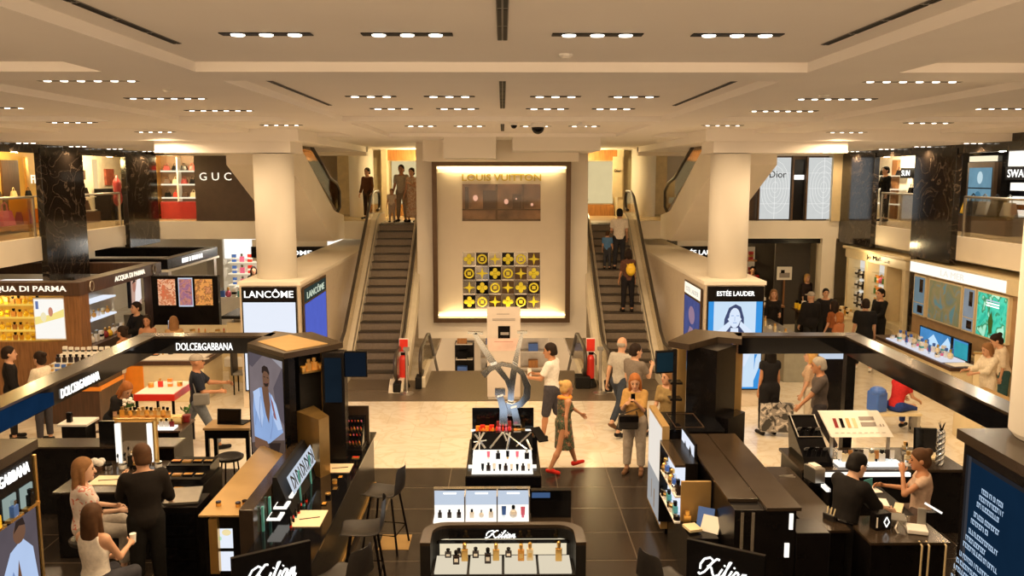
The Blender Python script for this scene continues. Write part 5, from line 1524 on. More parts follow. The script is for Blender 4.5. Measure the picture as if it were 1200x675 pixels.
for k in range(6): mb.ell((-5.85 + .05 * (k % 3), 11.8 + .05 * (k // 3), 1.02 + .02 * (k % 2)), (.06, .05, .05), 8)
mb.build('tissue', 'paper', t, smooth=True); MB().bx(-5.93, -5.70, 11.73, 11.92, .93, .98).build('box', 'wood_d', t)
# eyeshadow palettes in tiered stand
t = thing('palette_stand', 'tiered stand of open makeup palettes right of the man in the suit', 'display stand', (-4.45, 11.4, 0))
MB().bx(-4.80, -4.12, 10.9, 12.1, 0, .86).build('cabinet', 'black', t, bev=.008)
for k in range(3): MB().bx(-4.77, -4.15, 10.92 + .39 * k, 11.30 + .39 * k, .86, .90 + .06 * k).build('tier', 'black_gloss', t)
for k in range(3):
    goods_row([('palette', 'orange', 'black'), ('palette', 'wood_o', 'gold'), ('palette', 'amber', 'black'), ('palette', 'gold', 'black')], (-4.69, 11.1 + .39 * k, .90 + .06 * k), (-4.23, 11.1 + .39 * k, .90 + .06 * k), 4, f'the {["front", "middle", "rear"][k]} tier of the palette stand', 1.25)
t = thing('drawer_cabinet', 'black drawer cabinet with glass top below the palette stand', 'cabinet', (-4.1, 10.5, 0))
MB().bx(-4.36, -3.84, 10.3, 10.8, 0, .96).build('body', 'black', t, bev=.008)
for k in range(5): MB().bx(-4.33, -3.87, 10.28, 10.30, .12 + .16 * k, .25 + .16 * k).build('drawer', 'black_gloss', t)
MB().rb((-4.1, 10.55, 1.02), (.42, .40, .03), 10, rx=8).build('glass_top', 'steel', t)
# ================================================================== RIGHT KIOSK
t = thing('kiosk_canopy', 'black canopy beam ring with plain glossy faces of the right makeup kiosk', 'kiosk', (5.3, 13, 0))
mb = MB(); mc = MB()
for x0, x1, y0, y1 in ((3.62, 5.52, 12.85, 13.12), (5.26, 5.52, 8.05, 12.85)):
    mb.bx(x0, x1, y0, y1, 2.37, 2.62); mc.bx(x0 - .01, x1 + .01, y0 - .01, y1 + .01, 2.62, 2.65)
mb.build('beam', 'black_gloss', t); mc.build('top_cover', 'brown_top', t)  # cover coloured brown for the ceiling mirrored in the black beam top
MB().bx(5.33, 5.47, 12.9, 13.05, 0, 2.37).build('post', 'black', t)

t = thing('kiosk_tower', 'plain black right kiosk corner tower with angled brown roof', 'kiosk', (3.1, 12.7, 0))
MB().prism([(2.78, 12.62), (3.12, 12.15), (3.52, 12.60), (3.18, 13.05)], 0, 2.56).build('body', 'black', t)
MB().prism([(2.46, 12.45), (3.08, 13.45), (3.42, 13.25), (3.75, 13.15), (3.60, 12.60), (3.28, 12.78), (2.72, 12.20)], 2.56, 2.65).build('roof', 'brown_top', t)
for x in (2.72, 3.60): MB().bx(x, x + .14, 13.0, 13.08, 1.0, 2.56).build('pale_post', 'gold_matt', t)
MB().prism([(3.16, 12.25), (3.56, 12.66), (3.66, 12.5), (3.3, 12.1)], 0, 1.55).build('side_cabinet', 'black', t)
t = thing('hanging_monitor', 'dark monitor on an arm at the left of the right kiosk tower', 'monitor', (2.4, 12.4, 0))
MB().rb((2.40, 12.35, 2.36), (.30, .06, .34), 14).build('case', 'black', t, bev=.006); MB().rb((2.392, 12.318, 2.36), (.26, .006, .29), 14).build('screen', E_('monitor_dim', (.012, .03, .04), .9, .5), t)
MB().bx(2.52, 2.58, 12.35, 12.42, 0, 2.54).build('pole', 'black', t)
for z in (1.75, 2.0): MB().bx(2.5, 2.68, 12.4, 12.6, z, z + .03).build('shelf', 'black', t)
t = thing('light_box', 'tall white light box panel with gold edge on the aisle side of the right kiosk', 'light box', (2.25, 12, 0))
MB().bx(2.205, 2.30, 11.4, 12.5, .18, 1.66).build('case', 'gold_matt', t)
a = Art((2.204, 11.95, .92), 1.04, 1.40, (0, -1, 0)); a.rect(0, 1, 0, 1, E_('light_box_white', (1.0, .92, .82), .85)); a.rect(.0, 1, 0, .42, E_('light_box_grey', (.42, .42, .42), .85)); a.rect(.3, .34, .1, .3, greyp); a.rect(.5, .56, .05, .25, greyp); a.build('lit_face', t)
t = thing('counter', 'black glossy counter with framed glass top between light box and black tower', 'counter', (2.7, 12, 0))
MB().bx(2.31, 3.10, 11.62, 12.5, 0, 1.52).build('cabinet', 'black', t, bev=.008); MB().bx(2.31, 3.12, 11.60, 12.52, 1.52, 1.55).build('top', 'black_gloss', t)
MB().tube([(2.45, 12.4, 1.556), (2.85, 12.4, 1.556), (2.85, 11.7, 1.556), (2.45, 11.7, 1.556)], .008, 6, closed=True).build('frame', 'bronze', t)
for k, (y0, y1, z0, z1) in enumerate(((10.35, 11.36, .72, 1.44),)):
    t = thing('lit_shelf_unit', 'white lit shelf unit with cosmetics on the aisle side of the right kiosk', 'shelf', (2.3, 10.8, 0))
    MB().bx(2.30, 2.46, y0, y1, 0, 1.49).build('case', 'black', t); MB().bx(2.285, 2.30, y0, y1, z0, z1).build('lit_back', 'scr_white', t)
    for z in (.72, 1.06): MB().bx(2.18, 2.30, y0, y1, z - .02, z).build('shelf', 'paper', t)
    MB().bx(2.17, 2.30, y0, y1, 1.44, 1.47).build('top_edge', 'brown_top', t); MB().bx(2.17, 2.30, y1, y1 + .03, .3, 1.47).build('side_edge', 'black', t)
    goods_row([('flacon', 'darkglass', 'black'), ('jar', 'white', 'silver'), ('flacon', 'blue', 'silver'), ('round flacon', 'gold', 'gold')], (2.23, y0 + .08, 1.06), (2.23, y1 - .1, 1.06), 8, 'the upper lit shelf of the right kiosk', 1.5, 90, side='front')
    goods_row([('jar', 'black', 'silver'), ('flacon', 'teal', 'black'), ('jar', 'white', 'gold')], (2.23, y0 + .08, .72), (2.23, y1 - .1, .72), 7, 'the lower lit shelf of the right kiosk', 1.5, 90, side='front')
t = thing('screen_strip', 'narrow bright product screen leaning behind the lit shelf unit', 'screen', (2.45, 11, 1.3))
MB().hexa([(2.47, 10.6, 1.30), (2.52, 10.6, 1.30), (2.52, 11.4, 1.30), (2.47, 11.4, 1.30)], [(2.47, 10.6, 1.66), (2.50, 10.6, 1.66), (2.50, 11.4, 1.66), (2.47, 11.4, 1.66)]).build('case', 'black', t)
a = Art((2.469, 11.0, 1.48), .76, .30, (0, -1, 0)); a.rect(0, 1, 0, 1, 'scr_white'); a.add([(.1, 0), (.3, .7), (.5, .2), (.7, .8), (.9, .3), (.9, 0)], 'black'); a.build('lit_face', t)
t = thing('display_gondola', 'long brown topped gondola in two slabs in front of the right kiosk tower', 'display counter', (2.8, 10.2, 0))
MB().bx(2.54, 3.22, 8.92, 11.58, 0, 1.46).build('cabinet', 'black', t, bev=.006)
MB().bx(2.52, 2.86, 9.15, 11.58, 1.46, 1.50).build('top_slab', 'brown_top', t, bev=.004); MB().bx(2.875, 3.26, 8.88, 11.58, 1.46, 1.50).build('top_slab', 'brown_top', t, bev=.004)
for x in (2.60, 2.72): MB().bx(x, x + .035, 8.90, 8.92, .5, 1.44).build('chrome_strip', 'chrome', t)
MB().bx(3.14, 3.18, 8.90, 8.92, 1.24, 1.42).build('lit_bar', 'light_white', t); MB().bx(3.1, 3.15, 8.90, 8.92, .92, 1.08).build('lit_bar', 'light_white', t)
MB().bx(3.22, 3.60, 8.9, 9.3, 0, 1.2).build('end_box', 'black', t, bev=.01)
# golden corner with leaflets at the front of the gondola
t = thing('leaflet_rack', 'gold backed leaflet rack with blue card at the front of the right gondola', 'rack', (2.35, 9.7, 0))
MB().bx(2.16, 2.50, 9.4, 9.92, 0, .92).build('cabinet', 'black', t); MB().bx(2.16, 2.52, 9.90, 9.94, .92, 1.42).build('gold_back', 'gold_matt', t)
MB().rb((2.42, 9.72, 1.03), (.20, .02, .26), -30, rx=-20).build('card', 'blue', t); MB().rb((2.46, 9.62, 1.0), (.22, .02, .2), -35, rx=-35).build('card', 'paper', t); MB().rb((2.24, 9.62, .96), (.16, .2, .03), 15).build('leaflet', 'cream', t)
good('flacon', 'gold', 'gold', (2.22, 9.82, .92), 'golden bottle in the leaflet rack corner', None, 1.3)
# front right tower: canopy slab round the column, with message screen
t = thing('kiosk_tower', 'front right kiosk tower with dark blue message screen under a brown slab roof', 'kiosk', (5.3, 7.2, 0))
MB().bx(4.46, 5.24, 5.4, 7.93, 0, 2.56).build('body', 'black', t); MB().bx(4.41, 6.6, 5.38, 7.99, 2.56, 2.66).build('roof', 'brown_top', t)
a = Art((4.458, 7.12, 1.42), 1.5, 2.04, (0, -1, 0))
a.rect(0, 1, 0, 1, E_('message_frame', (.022, .022, .026), .8)); a.rect(.05, .97, .02, .98, E_('message_navy', (.006, .022, .052), .9, .3)); a.rect(.03, .06, .2, 1, E_('frame_light', (.05, .05, .058), .8))
a.build('message_screen', t)
tx = E_('message_text', (.50, .66, .86), .9)
# the screen's message is only legible as blocks of bright text lines
a = Art((4.452, 7.12, 1.42), 1.5, 2.04, (0, -1, 0))
random.seed(4)
v = .865
for blk in ((.24, .28, .26), (.30, .20), (.34, .24, .40), (.36, .30, .34), (.28, .36), (.3, .26)):
    for ln in blk:
        u = .20; e_ = .20 + ln
        while u < e_:
            wd = random.choice((.012, .016, .02))
            a.rect(u, u + wd * .42, v, v + .024, tx)
            if random.random() < .7: a.rect(u, min(e_, u + wd), v + .018, v + .024, tx)
            if random.random() < .6: a.rect(u, min(e_, u + wd), v, v + .005, tx)
            u += wd + .004
        v -= .031
    v -= .016
a.build('lettering', t, label='pale lines of bright text')

# ---- makeup bar inside the right kiosk
t = thing('makeup_bar', 'long makeup table with glowing edge strip inside the right kiosk', 'makeup table', (5.0, 12, 0))
MB().bx(4.25, 6.55, 11.62, 12.55, 0, .92).build('cabinet', 'black', t, bev=.008); MB().bx(4.22, 6.58, 11.58, 12.58, .92, .96).build('top', 'brown_top', t)
MB().bx(4.38, 5.75, 11.52, 11.58, .88, .93).build('light_strip', 'light_white', t); MB().bx(4.36, 4.42, 11.0, 11.55, .86, .90).build('light_strip', 'light_white', t)
MB().bx(4.40, 4.42, 11.0, 11.58, .2, .9).build('return_panel', 'black', t)
t = thing('palette_board', 'white slanted tester board with rows of swatches on the right makeup table', 'display board', (5.2, 12.2, .96))
MB().hexa([(4.80, 12.02, 1.30), (5.72, 12.02, 1.30), (5.72, 12.08, 1.30), (4.80, 12.08, 1.30)], [(4.74, 12.40, 1.58), (5.64, 12.40, 1.58), (5.64, 12.46, 1.58), (4.74, 12.46, 1.58)]).build('board', 'paper', t)
for x in (4.84, 5.68): MB().bx(x - .02, x + .02, 12.1, 12.14, .96, 1.35).build('support', 'steel', t)
MB().bx(4.80, 5.72, 11.70, 11.92, .96, 1.0).build('lit_shelf', 'light_white', t)
upb = Vector((0, .38, .28)).normalized()
a = Art((5.23, 12.205, 1.44), .86, .46, (1, 0, 0), upb)
for k, m_ in enumerate(('red_wine', 'black', 'gold_matt', 'cream_d')): a.rect(.12 + .11 * k, .18 + .11 * k, .36, .74, m_)
a.rect(.58, .84, .66, .8, greyp); a.rect(.58, .84, .42, .58, greyp); a.rect(.9, .92, .4, .5, greyp); a.rect(.95, .97, .4, .5, greyp)
for k in range(9): a.rect(.08 + .1 * k, .14 + .1 * k, .14, .16, greyp)
a.build('swatches', t)
goods_row([('tube', 'paper', 'silver'), ('flacon', 'cream', 'silver'), ('tube', 'wood_o', 'black'), ('flacon', 'white', 'black'), ('tube', 'darkglass', 'silver')], (4.86, 11.84, 1.0), (5.62, 11.84, 1.0), 11, 'the lit shelf under the slanted tester board', 1.35)
t = thing('tester_tray', 'black slanted tray of testers left of the white slanted board', 'display tray', (4.5, 12.1, .96))
MB().hexa([(4.32, 11.70, .96), (4.72, 11.70, .96), (4.72, 12.42, .96), (4.32, 12.42, .96)], [(4.32, 11.74, 1.02), (4.72, 11.74, 1.02), (4.68, 12.42, 1.52), (4.28, 12.42, 1.52)]).build('tray', 'black_gloss', t)
MB().tube([(4.34, 12.08, 1.29), (4.70, 12.08, 1.29), (4.67, 12.40, 1.53), (4.31, 12.40, 1.53)], .012, 6, closed=True).build('rim', 'steel', t)
for i in range(5):
    for j in range(2):
        v = .18 + .42 * j
        good('tube', ['grey', 'black', 'silver', 'darkglass', 'grey'][i], 'silver', (4.38 + .07 * i - .02 * j, 11.74 + .68 * v + .06, 1.03 + .5 * v + .02), f'{["grey","black","silver","dark","pale grey"][i]} tester tube, {["lower", "upper"][j]} row of the black slanted tray, {ORD[i]} from left', 'testers on the black tray', 1.1, 0, 55)
t = thing('glass_monitor', 'small dark table monitor on white foot at the right of the makeup table', 'monitor', (6.3, 12.3, .96))
MB().rb((6.28, 12.2, 1.20), (.30, .02, .34), -8, rx=-6).build('screen', 'black_gloss', t); MB().rb((6.28, 12.23, 1.19), (.32, .012, .36), -8, rx=-6).build('back', 'black', t); MB().bx(6.1, 6.46, 12.0, 12.35, .96, .985).build('foot', 'cream', t)
t = thing('spiral_vase', 'twisted silver spiral vase with short dark tips beside the small table monitor', 'vase', (6.25, 11.8, .96))
mb = MB()
for q in range(3):
    mb.tube([(6.27 + .035 * math.cos(R(k * 30 + q * 120)), 11.76 + .035 * math.sin(R(k * 30 + q * 120)), .96 + k * .02) for k in range(27)], .028, 6)
mb.build('spiral', 'silver', t, smooth=True)
for q in range(4): MB().tube([(6.27, 11.76, 1.46), (6.27 + .05 * math.cos(q * 1.6), 11.76 + .05 * math.sin(q * 1.6), 1.60)], [.012, .003], 6).build('tip', 'black', t)
goods_row([('jar', 'white', 'silver'), ('flacon', 'cream', 'gold'), ('jar', 'darkglass', 'black'), ('brush', 'black', 'silver')], (5.82, 11.75, .96), (6.05, 12.35, .96), 6, 'the makeup table between board and small monitor', 1.4, side='front')
# side counters and treatment table
t = thing('side_counter', 'black side counter with brown top behind the artist in black', 'counter', (3.9, 10.6, 0))
MB().bx(3.56, 3.98, 9.4, 11.5, 0, 1.0).build('cabinet', 'black', t, bev=.008); MB().bx(3.54, 4.02, 9.36, 11.52, 1.0, 1.03).build('top', 'brown_top', t)
solo('scissors', MB().rb((3.86, 11.15, 1.037), (.20, .03, .012), 12).rb((3.88, 11.12, 1.037), (.18, .03, .012), -14), 'steel', 'silver scissors lying on the brown topped side counter', 'scissors')
t = thing('tissue_box', 'grey tissue box standing left of the makeup artist in black', 'box', (4.22, 11.25, .0))
MB().rb((4.30, 11.3, 1.02), (.16, .26, .2), 15).build('box', 'steel', t, bev=.008); MB().rb((4.30, 11.3, 1.13), (.10, .16, .03), 15).build('tissue', 'paper', t); MB().bx(4.2, 4.4, 11.2, 11.42, .86, .92).build('stand', 'black', t)
t = thing('treatment_table', 'black narrow treatment table between the makeup artist and the seated client', 'table', (4.85, 10.4, 0))
MB().prism([(4.66, 9.95), (5.02, 9.95), (5.02, 11.0), (4.66, 11.0)], 0, .92).build('cabinet', 'black', t, bev=.008); MB().bx(4.62, 5.06, 9.92, 11.02, .92, .95).build('top', 'black_matt', t)
t = thing('front_counter', 'black front counter with hanging straps near the message screen', 'counter', (4.5, 9.4, 0))
MB().bx(4.12, 4.98, 9.05, 9.75, 0, 1.0).build('cabinet', 'black', t, bev=.01); MB().bx(4.10, 5.0, 9.02, 9.78, 1.0, 1.03).build('top', 'brown_top', t)
for x in (4.66, 4.74, 4.93): MB().tube([(x, 9.06, 1.03), (x + .01, 9.0, 1.0), (x, 8.99, .6), (x - .015, 9.0, .2)], .012, 6).build('strap', 'cream_d', t)
t = thing('gift_box', 'black gift box with white diamond mark on the front counter', 'box', (4.36, 9.4, 1.03))
MB().rb((4.38, 9.42, 1.13), (.20, .12, .20), 12).build('box', 'black', t, bev=.006)
mb = MB(); c0 = Vector((4.425, 9.355, 1.13))
for (a0, b0), (a1, b1) in (((0, .06), (.03, 0)), ((.03, 0), (0, -.06)), ((0, -.06), (-.03, 0)), ((-.03, 0), (0, .06))): mb.tube([c0 + Vector((a0, .0, b0)), c0 + Vector((a1, .0, b1))], .006, 6)
mb.build('mark', 'sign_w', t); MB().bx(4.30, 4.315, 9.335, 9.345, 1.07, 1.19).build('white_bar', 'paper', t)
t = thing('payment_terminal', 'white card terminal on grey stand at the right end of the front counter', 'card terminal', (4.8, 9.3, 1.03))
MB().rb((4.76, 9.32, 1.06), (.22, .22, .05), -18).build('base', 'paper', t, bev=.01); MB().rb((4.86, 9.42, 1.16), (.09, .04, .22), -18).build('stand', 'grey', t, bev=.01)
t = thing('magnifier_stand', 'grey forked holder standing on the front counter beside the gift box', 'holder', (4.55, 9.3, 1.03))
MB().tube([(4.52, 9.26, 1.035), (4.50, 9.3, 1.08), (4.56, 9.36, 1.15), (4.62, 9.3, 1.08), (4.64, 9.26, 1.035)], .012, 6).build('fork', 'steel', t); MB().rb((4.57, 9.5, 1.13), (.26, .16, .02), -14, rx=10).build('plate', 'grey', t); MB().bx(4.55, 4.6, 9.46, 9.5, 1.03, 1.125).build('post', 'steel', t)
for k, (x, y, z, sx, sy, rz, m_, lab) in enumerate(((4.86, 10.86, .95, .24, .3, 10, 'paper', 'white paper sheet on the treatment table, farther one'), (4.80, 10.40, .95, .22, .26, -14, 'paper', 'white paper sheet on the treatment table, nearer one'), (4.92, 10.12, .95, .10, .34, -30, 'cream', 'cream flat box across the near end of the treatment table'))):
    solo('paper_sheet' if k < 2 else 'flat_box', MB().rb((x, y, z + (.006 if k < 2 else .025)), (sx, sy, .01 if k < 2 else .045), rz), m_, lab, 'paper' if k < 2 else 'box')
t = thing('light_wand', 'slim glowing light bar behind the seated client chair', 'lamp', (5.36, 10.1, 0))
MB().tube([(5.16, 9.95, 1.12), (5.3, 9.80, 1.05)], .014, 8).build('tube', 'light_white', t); MB().bx(5.15, 5.27, 9.86, 9.95, 0, 1.03).build('stand', 'black', t)
# ================================================================== ADVERTISING CUBES UNDER THE COLUMNS
t = thing('advertising_screen', 'black framed screen in cold blue of woman with raised hands under right column', 'screen', (5.07, 18.35, 0))
MB().bx(4.45, 5.68, 18.30, 18.385, .40, 2.70).build('case', 'black', t)
lettering('ESTÉE LAUDER', (5.06, 18.29, 2.56), .82, .13, (1, 0, 0), (0, 0, 1), 'sign_w', t, bold=.015)
a = Art((5.065, 18.299, 1.40), 1.18, 1.94, (1, 0, 0))
b1 = E_('lauder_blue', (.05, .34, .85), .95, .2); b2 = E_('lauder_pale', (.62, .78, .95), 1.0, .05); b3 = E_('lauder_skin', (.70, .80, .95), 1.05, .04); b4 = E_('lauder_hair', (.07, .09, .20), .9, .2); b5 = E_('lauder_dress', (.02, .03, .62), 1.0); b6 = E_('lauder_shade', (.34, .50, .80), .95)
a.rect(0, 1, 0, 1, b1); a.rect(.1, .88, .02, 1, b2)
a.add([(.28, .50), (.30, .80), (.38, .93), (.50, .97), (.60, .94), (.66, .82), (.68, .50), (.58, .42), (.38, .42)], b4)
a.add([(.02, .42), (.0, .50), (.20, .68), (.40, .78), (.42, .72), (.28, .62), (.14, .50), (.10, .44)], b3)
a.add([(.98, .42), (1, .50), (.82, .66), (.60, .78), (.58, .72), (.72, .62), (.86, .50), (.9, .44)], b3)
a.add([(.42, .70), (.56, .70), (.58, .50), (.50, .42), (.40, .50)], b3); a.oval(.49, .815, .105, .115, b3)
a.add([(.36, .80), (.42, .75), (.46, .79), (.40, .83)], b3); a.add([(.62, .80), (.56, .75), (.52, .79), (.58, .83)], b3)
a.rect(.42, .47, .835, .845, b6); a.rect(.52, .57, .835, .845, b6); a.rect(.46, .53, .755, .765, b6); a.rect(.485, .495, .78, .83, b6)
a.add([(.34, .42), (.36, .54), (.46, .54), (.48, .42)], b5); a.add([(.66, .42), (.64, .54), (.52, .54), (.50, .42)], b5)
a.rect(.02, .98, .40, .425, b3); a.add([(.2, .40), (.3, .26), (.7, .26), (.8, .40)], b3); a.oval(.5, .36, .12, .045, b1); a.oval(.5, .362, .095, .036, b3)
a.add([(.85, .05), (1, .3), (1, .5), (.9, .35)], b2); a.add([(0, .1), (.2, .3), (.15, .36), (0, .3)], b3)
a.build('screen', t)
t = thing('advertising_screen', 'tall violet screen with white name strip on the inner side of the right wall', 'screen', (4.40, 19.4, 0))
MB().bx(4.36, 4.385, 18.55, 20.25, .55, 2.62).build('case', 'bronze', t)
a = Art((4.358, 19.4, 1.4), 1.6, 1.75, (0, -1, 0))
v1 = E_('violet_ad', (.10, .12, .34), .9, .5); v2 = E_('violet_skin', (.38, .24, .34), .9, .2); a.rect(0, 1, 0, 1, v1); a.oval(.5, .78, .2, .12, v2); a.add([(.3, .6), (.7, .6), (.9, .0), (.1, .0)], b4); a.add([(.1, .35), (.4, .62), (.6, .62), (.95, .3), (.9, .2), (.5, .5), (.2, .25)], v2); a.rect(0, 1, 0, .12, E_('cyan_ad', (.06, .30, .50), .9))
a.build('screen', t)
a = Art((4.358, 19.4, 2.46), 1.62, .26, (0, -1, 0)); a.rect(0, 1, 0, 1, 'sign_warm'); a.build('name_strip', t)
lettering('ESTÉE LAUDER', (4.354, 19.4, 2.46), 1.3, .14, (0, -1, 0), (0, 0, 1), E_('strip_letters', (.75, .72, .62), .9), t)
t = thing('advertising_screen', 'blank pale screen below white lettered black name board under left column', 'screen', (-5.05, 18.35, 0))
MB().bx(-5.64, -4.46, 18.30, 18.385, .40, 2.70).build('case', 'black', t)
lettering('LANCÔME', (-5.05, 18.29, 2.565), 1.06, .19, (1, 0, 0), (0, 0, 1), 'sign_w', t, bold=.01)
a = Art((-5.05, 18.299, 1.40), 1.13, 1.94, (1, 0, 0)); a.rect(0, 1, 0, 1, 'scr_white'); a.rect(0, 1, .52, .528, E_('seam_grey', (.62, .66, .74), .9)); a.build('screen', t)
t = thing('advertising_screen', 'tall plain royal blue screen on the inner side of the left wall', 'screen', (-4.40, 19.4, 0))
MB().bx(-4.385, -4.36, 18.55, 20.95, .55, 2.66).build('case', 'bronze', t)
a = Art((-4.358, 19.75, 1.42), 2.25, 1.7, (0, 1, 0)); a.rect(0, 1, 0, 1, E_('royal_blue', (.10, .14, .62), .95, .15)); a.add([(.2, .0), (.9, .0), (1, .25), (.6, .2)], E_('royal_blue_light', (.16, .24, .70), .95)); a.build('screen', t)
a = Art((-4.358, 19.75, 2.46), 2.3, .30, (0, 1, 0)); a.rect(0, 1, 0, 1, E_('board_dark', (.05, .07, .06), .8, .5)); a.build('name_strip', t)
lettering('LANCÔME', (-4.350, 19.75, 2.46), 1.8, .19, (0, 1, 0), (0, 0, 1), E_('letters_green', (.62, .70, .55), .9), t)
for s, txt, nm in ((-1, 'LANCÔME', 'left'), (1, 'ESTÉE LAUDER', 'right')):
    q = thing('shop_sign', f'black sign band with white letters far behind the {nm} column', 'sign', (s * 6.2, 27.9, 2.4))
    x0, x1 = sorted((s * 5.75, s * 7.7)) if s > 0 else (-8.2, -5.75)
    MB().bx(x0, x1, 27.82, 27.95, 2.42, 2.78).build('board', 'black', q)
    lettering(txt, ((x0 + x1) / 2 - (.2 if s > 0 else 0), 27.81, 2.60), 1.5, .20, (1, 0, 0), (0, 0, 1), 'sign_w', q, bold=.02)
    MB().bx(x0, x1, 27.95, 28.0, 2.3, 3.0).build('bracket', 'plaster', q)

# ================================================================== UPPER SHOPS
def glass_rail(name, label, x, y0, y1):
    q = thing(name, label, 'railing', (x, (y0 + y1) / 2, 3.6))
    MB().bx(x - .01, x + .01, y0, y1, 3.62, 4.55).build('glass_panel', 'glass', q); MB().tube([(x, y0, 4.57), (x, y1, 4.57)], .03, 8).build('rail', 'steel', q)
    n = int((y1 - y0) / 1.4) + 1
    for k in (0, n): MB().bx(x - .02, x + .02, y0 + (y1 - y0) * k / n - .02, y0 + (y1 - y0) * k / n + .02, 3.6, 4.57).build('post', 'steel', q)
glass_rail('glass_railing', 'glass railing along the upper floor edge at far left', -11.38, 17.2, 20.9)
glass_rail('glass_railing', 'glass railing between the two left black pillars', -11.38, 23.2, 25.6)
glass_rail('glass_railing', 'glass railing along the upper floor edge at far right', 11.28, 16.2, 20.8)
glass_rail('glass_railing', 'glass railing between the two right black pillars', 11.28, 23.1, 25.4)
def shop_lamp(par, loc, e=90, col=(1, .74, .38)):
    ld = bpy.data.lights.new('shop_lamp', 'POINT'); ld.energy = e; ld.color = col; ld.shadow_soft_size = .08
    lo = bpy.data.objects.new('shop_lamp', ld); COL.objects.link(lo); lo.parent = par
    lo.location = Vector(loc) - par.location
ywall = mat('shop_yellow_wall', (.72, .48, .13), .5, var=.06); wwall = mat('shop_white_wall', (.78, .70, .56), .5)
# left shop 1
t = thing('boutique', 'golden upper shop front with dark doorway left of the first black pillar', 'shop', (-13.4, 22.6, 3.612))
MB().bx(-13.6, -13.45, 18.5, 26.4, 3.612, 5.9).build('back_wall', ywall, t); MB().bx(-13.45, -13.40, 23.2, 24.0, 3.63, 5.5).build('doorway', 'wood_d', t)
MB().bx(-13.42, -13.36, 24.3, 24.42, 3.63, 5.6).build('post', 'gold', t); MB().bx(-13.42, -13.36, 22.9, 23.0, 3.63, 5.6).build('post', 'gold', t)
lettering('FENDI', (-13.35, 25.0, 4.98), 1.0, .24, (0, 1, 0), (0, 0, 1), 'sign_warm', t, bold=.02)
MB().bx(-13.4, -13.3, 21.8, 22.7, 4.9, 5.3).build('sign_box', 'black', t); MB().bx(-13.3, -13.29, 22.2, 22.6, 5.0, 5.2).build('lit_letter', 'sign_w', t)
shop_lamp(t, (-12.7, 22.6, 5.5), 110, (1, .72, .28))
t = thing('display_shelf', 'low two-tier display of handbags in the golden upper shop', 'shelf', (-12.8, 22.6, 3.612))
MB().bx(-13.1, -12.5, 21.0, 24.6, 3.70, 3.80).build('lower_board', 'wood_o', t); MB().bx(-13.1, -12.6, 21.0, 24.6, 4.50, 4.53).build('upper_board', 'steel', t)
for y in (21.05, 22.8, 24.55): MB().bx(-13.05, -12.55, y - .02, y + .02, 3.612, 4.5).build('upright', 'gold', t)
def handbag(x, y, z, m_, label, s=1.0, group=None, rz=90):
    q = thing('handbag', label, 'handbag', (x, y, z), rz, group)
    MB().hexa([(-.16 * s, -.07 * s, 0), (.16 * s, -.07 * s, 0), (.16 * s, .07 * s, 0), (-.16 * s, .07 * s, 0)], [(-.12 * s, -.035 * s, .22 * s), (.12 * s, -.035 * s, .22 * s), (.12 * s, .035 * s, .22 * s), (-.12 * s, .035 * s, .22 * s)]).build('body', m_, q, bev=.01, world=False)
    MB().tube([(-.07 * s, 0, .21 * s), (-.055 * s, 0, .31 * s), (0, 0, .345 * s), (.055 * s, 0, .31 * s), (.07 * s, 0, .21 * s)], .011 * s, 6).build('handle', m_, q, world=False)
for k, (y, m_, c) in enumerate(((21.3, 'red_wine', 'wine red'), (22.15, 'pink', 'pink'), (23.0, mat('plum', (.38, .10, .16), .4), 'plum'), (23.85, 'orange', 'orange'))):
    handbag(-12.8, y, 3.80, m_, f'{c} handbag on the lower board of the golden upper shop display', 1.75, 'handbags in the golden shop')
for k in range(5): handbag(-12.85, 21.3 + .7 * k, 4.53, ['wood_d', 'bronze', 'cream_d', 'black', 'wood_o'][k], f'{["dark brown", "bronze", "cream", "black", "tan"][k]} small handbag on the upper board of the golden shop display', .7, 'small handbags in the golden shop')
# left shop 2
t = thing('boutique', 'white upper shop front with bright sign between the two left black pillars', 'shop', (-13.4, 28, 3.612))
MB().bx(-13.6, -13.45, 26.5, 30.5, 3.612, 5.9).build('back_wall', wwall, t); MB().bx(-13.45, -13.3, 26.6, 27.6, 4.95, 5.25).build('sign_box', 'wood_d', t); MB().bx(-13.3, -13.29, 26.75, 27.45, 5.02, 5.18).build('sign_letters', 'sign_w', t)
MB().bx(-13.45, -13.38, 29.2, 29.8, 4.75, 5.3).build('picture', mat('red_picture', (.36, .09, .05), .5, var=.3), t); MB().bx(-13.45, -13.36, 28.4, 28.55, 3.62, 5.6).build('lit_strip', E_('warm_strip', (1, .72, .34), .9), t)
MB().bx(-13.4, -12.7, 28.3, 30.2, 3.612, 4.65).build('dark_cabinet', 'black', t, bev=.01); MB().bx(-13.4, -12.9, 26.6, 27.6, 3.612, 3.95).build('low_plinth', 'wood_d', t)
for k, z in enumerate((4.0, 4.42)): MB().bx(-13.44, -13.0, 26.6, 27.6, z - .02, z).build('shelf', 'paper', t)
shop_lamp(t, (-12.6, 27.8, 5.5), 110)
handbag(-13.15, 27.1, 4.42, 'black', 'black handbag on the upper shelf of the white upper shop', 1.3); handbag(-13.15, 27.1, 4.0, 'wood_d', 'dark brown handbag on the lower shelf of the white upper shop', 1.4)
t = thing('mannequin_bust', 'slim wine red dress form standing beside the dark cabinet upstairs', 'dress form', (-12.5, 28.0, 3.612))
MB().lathe([(.06, .9), (.12, 1.0), (.15, 1.15), (.11, 1.35), (.14, 1.6), (.10, 1.75), (.04, 1.8), (.04, 1.88)][::1], (-12.5, 28.0, 3.2), 14).build('torso', 'red_wine', t, smooth=True); MB().lathe([(.15, 0), (.15, .02), (.015, .04), (.015, .6)], (-12.5, 28, 3.612), 12).build('stand', 'steel', t)
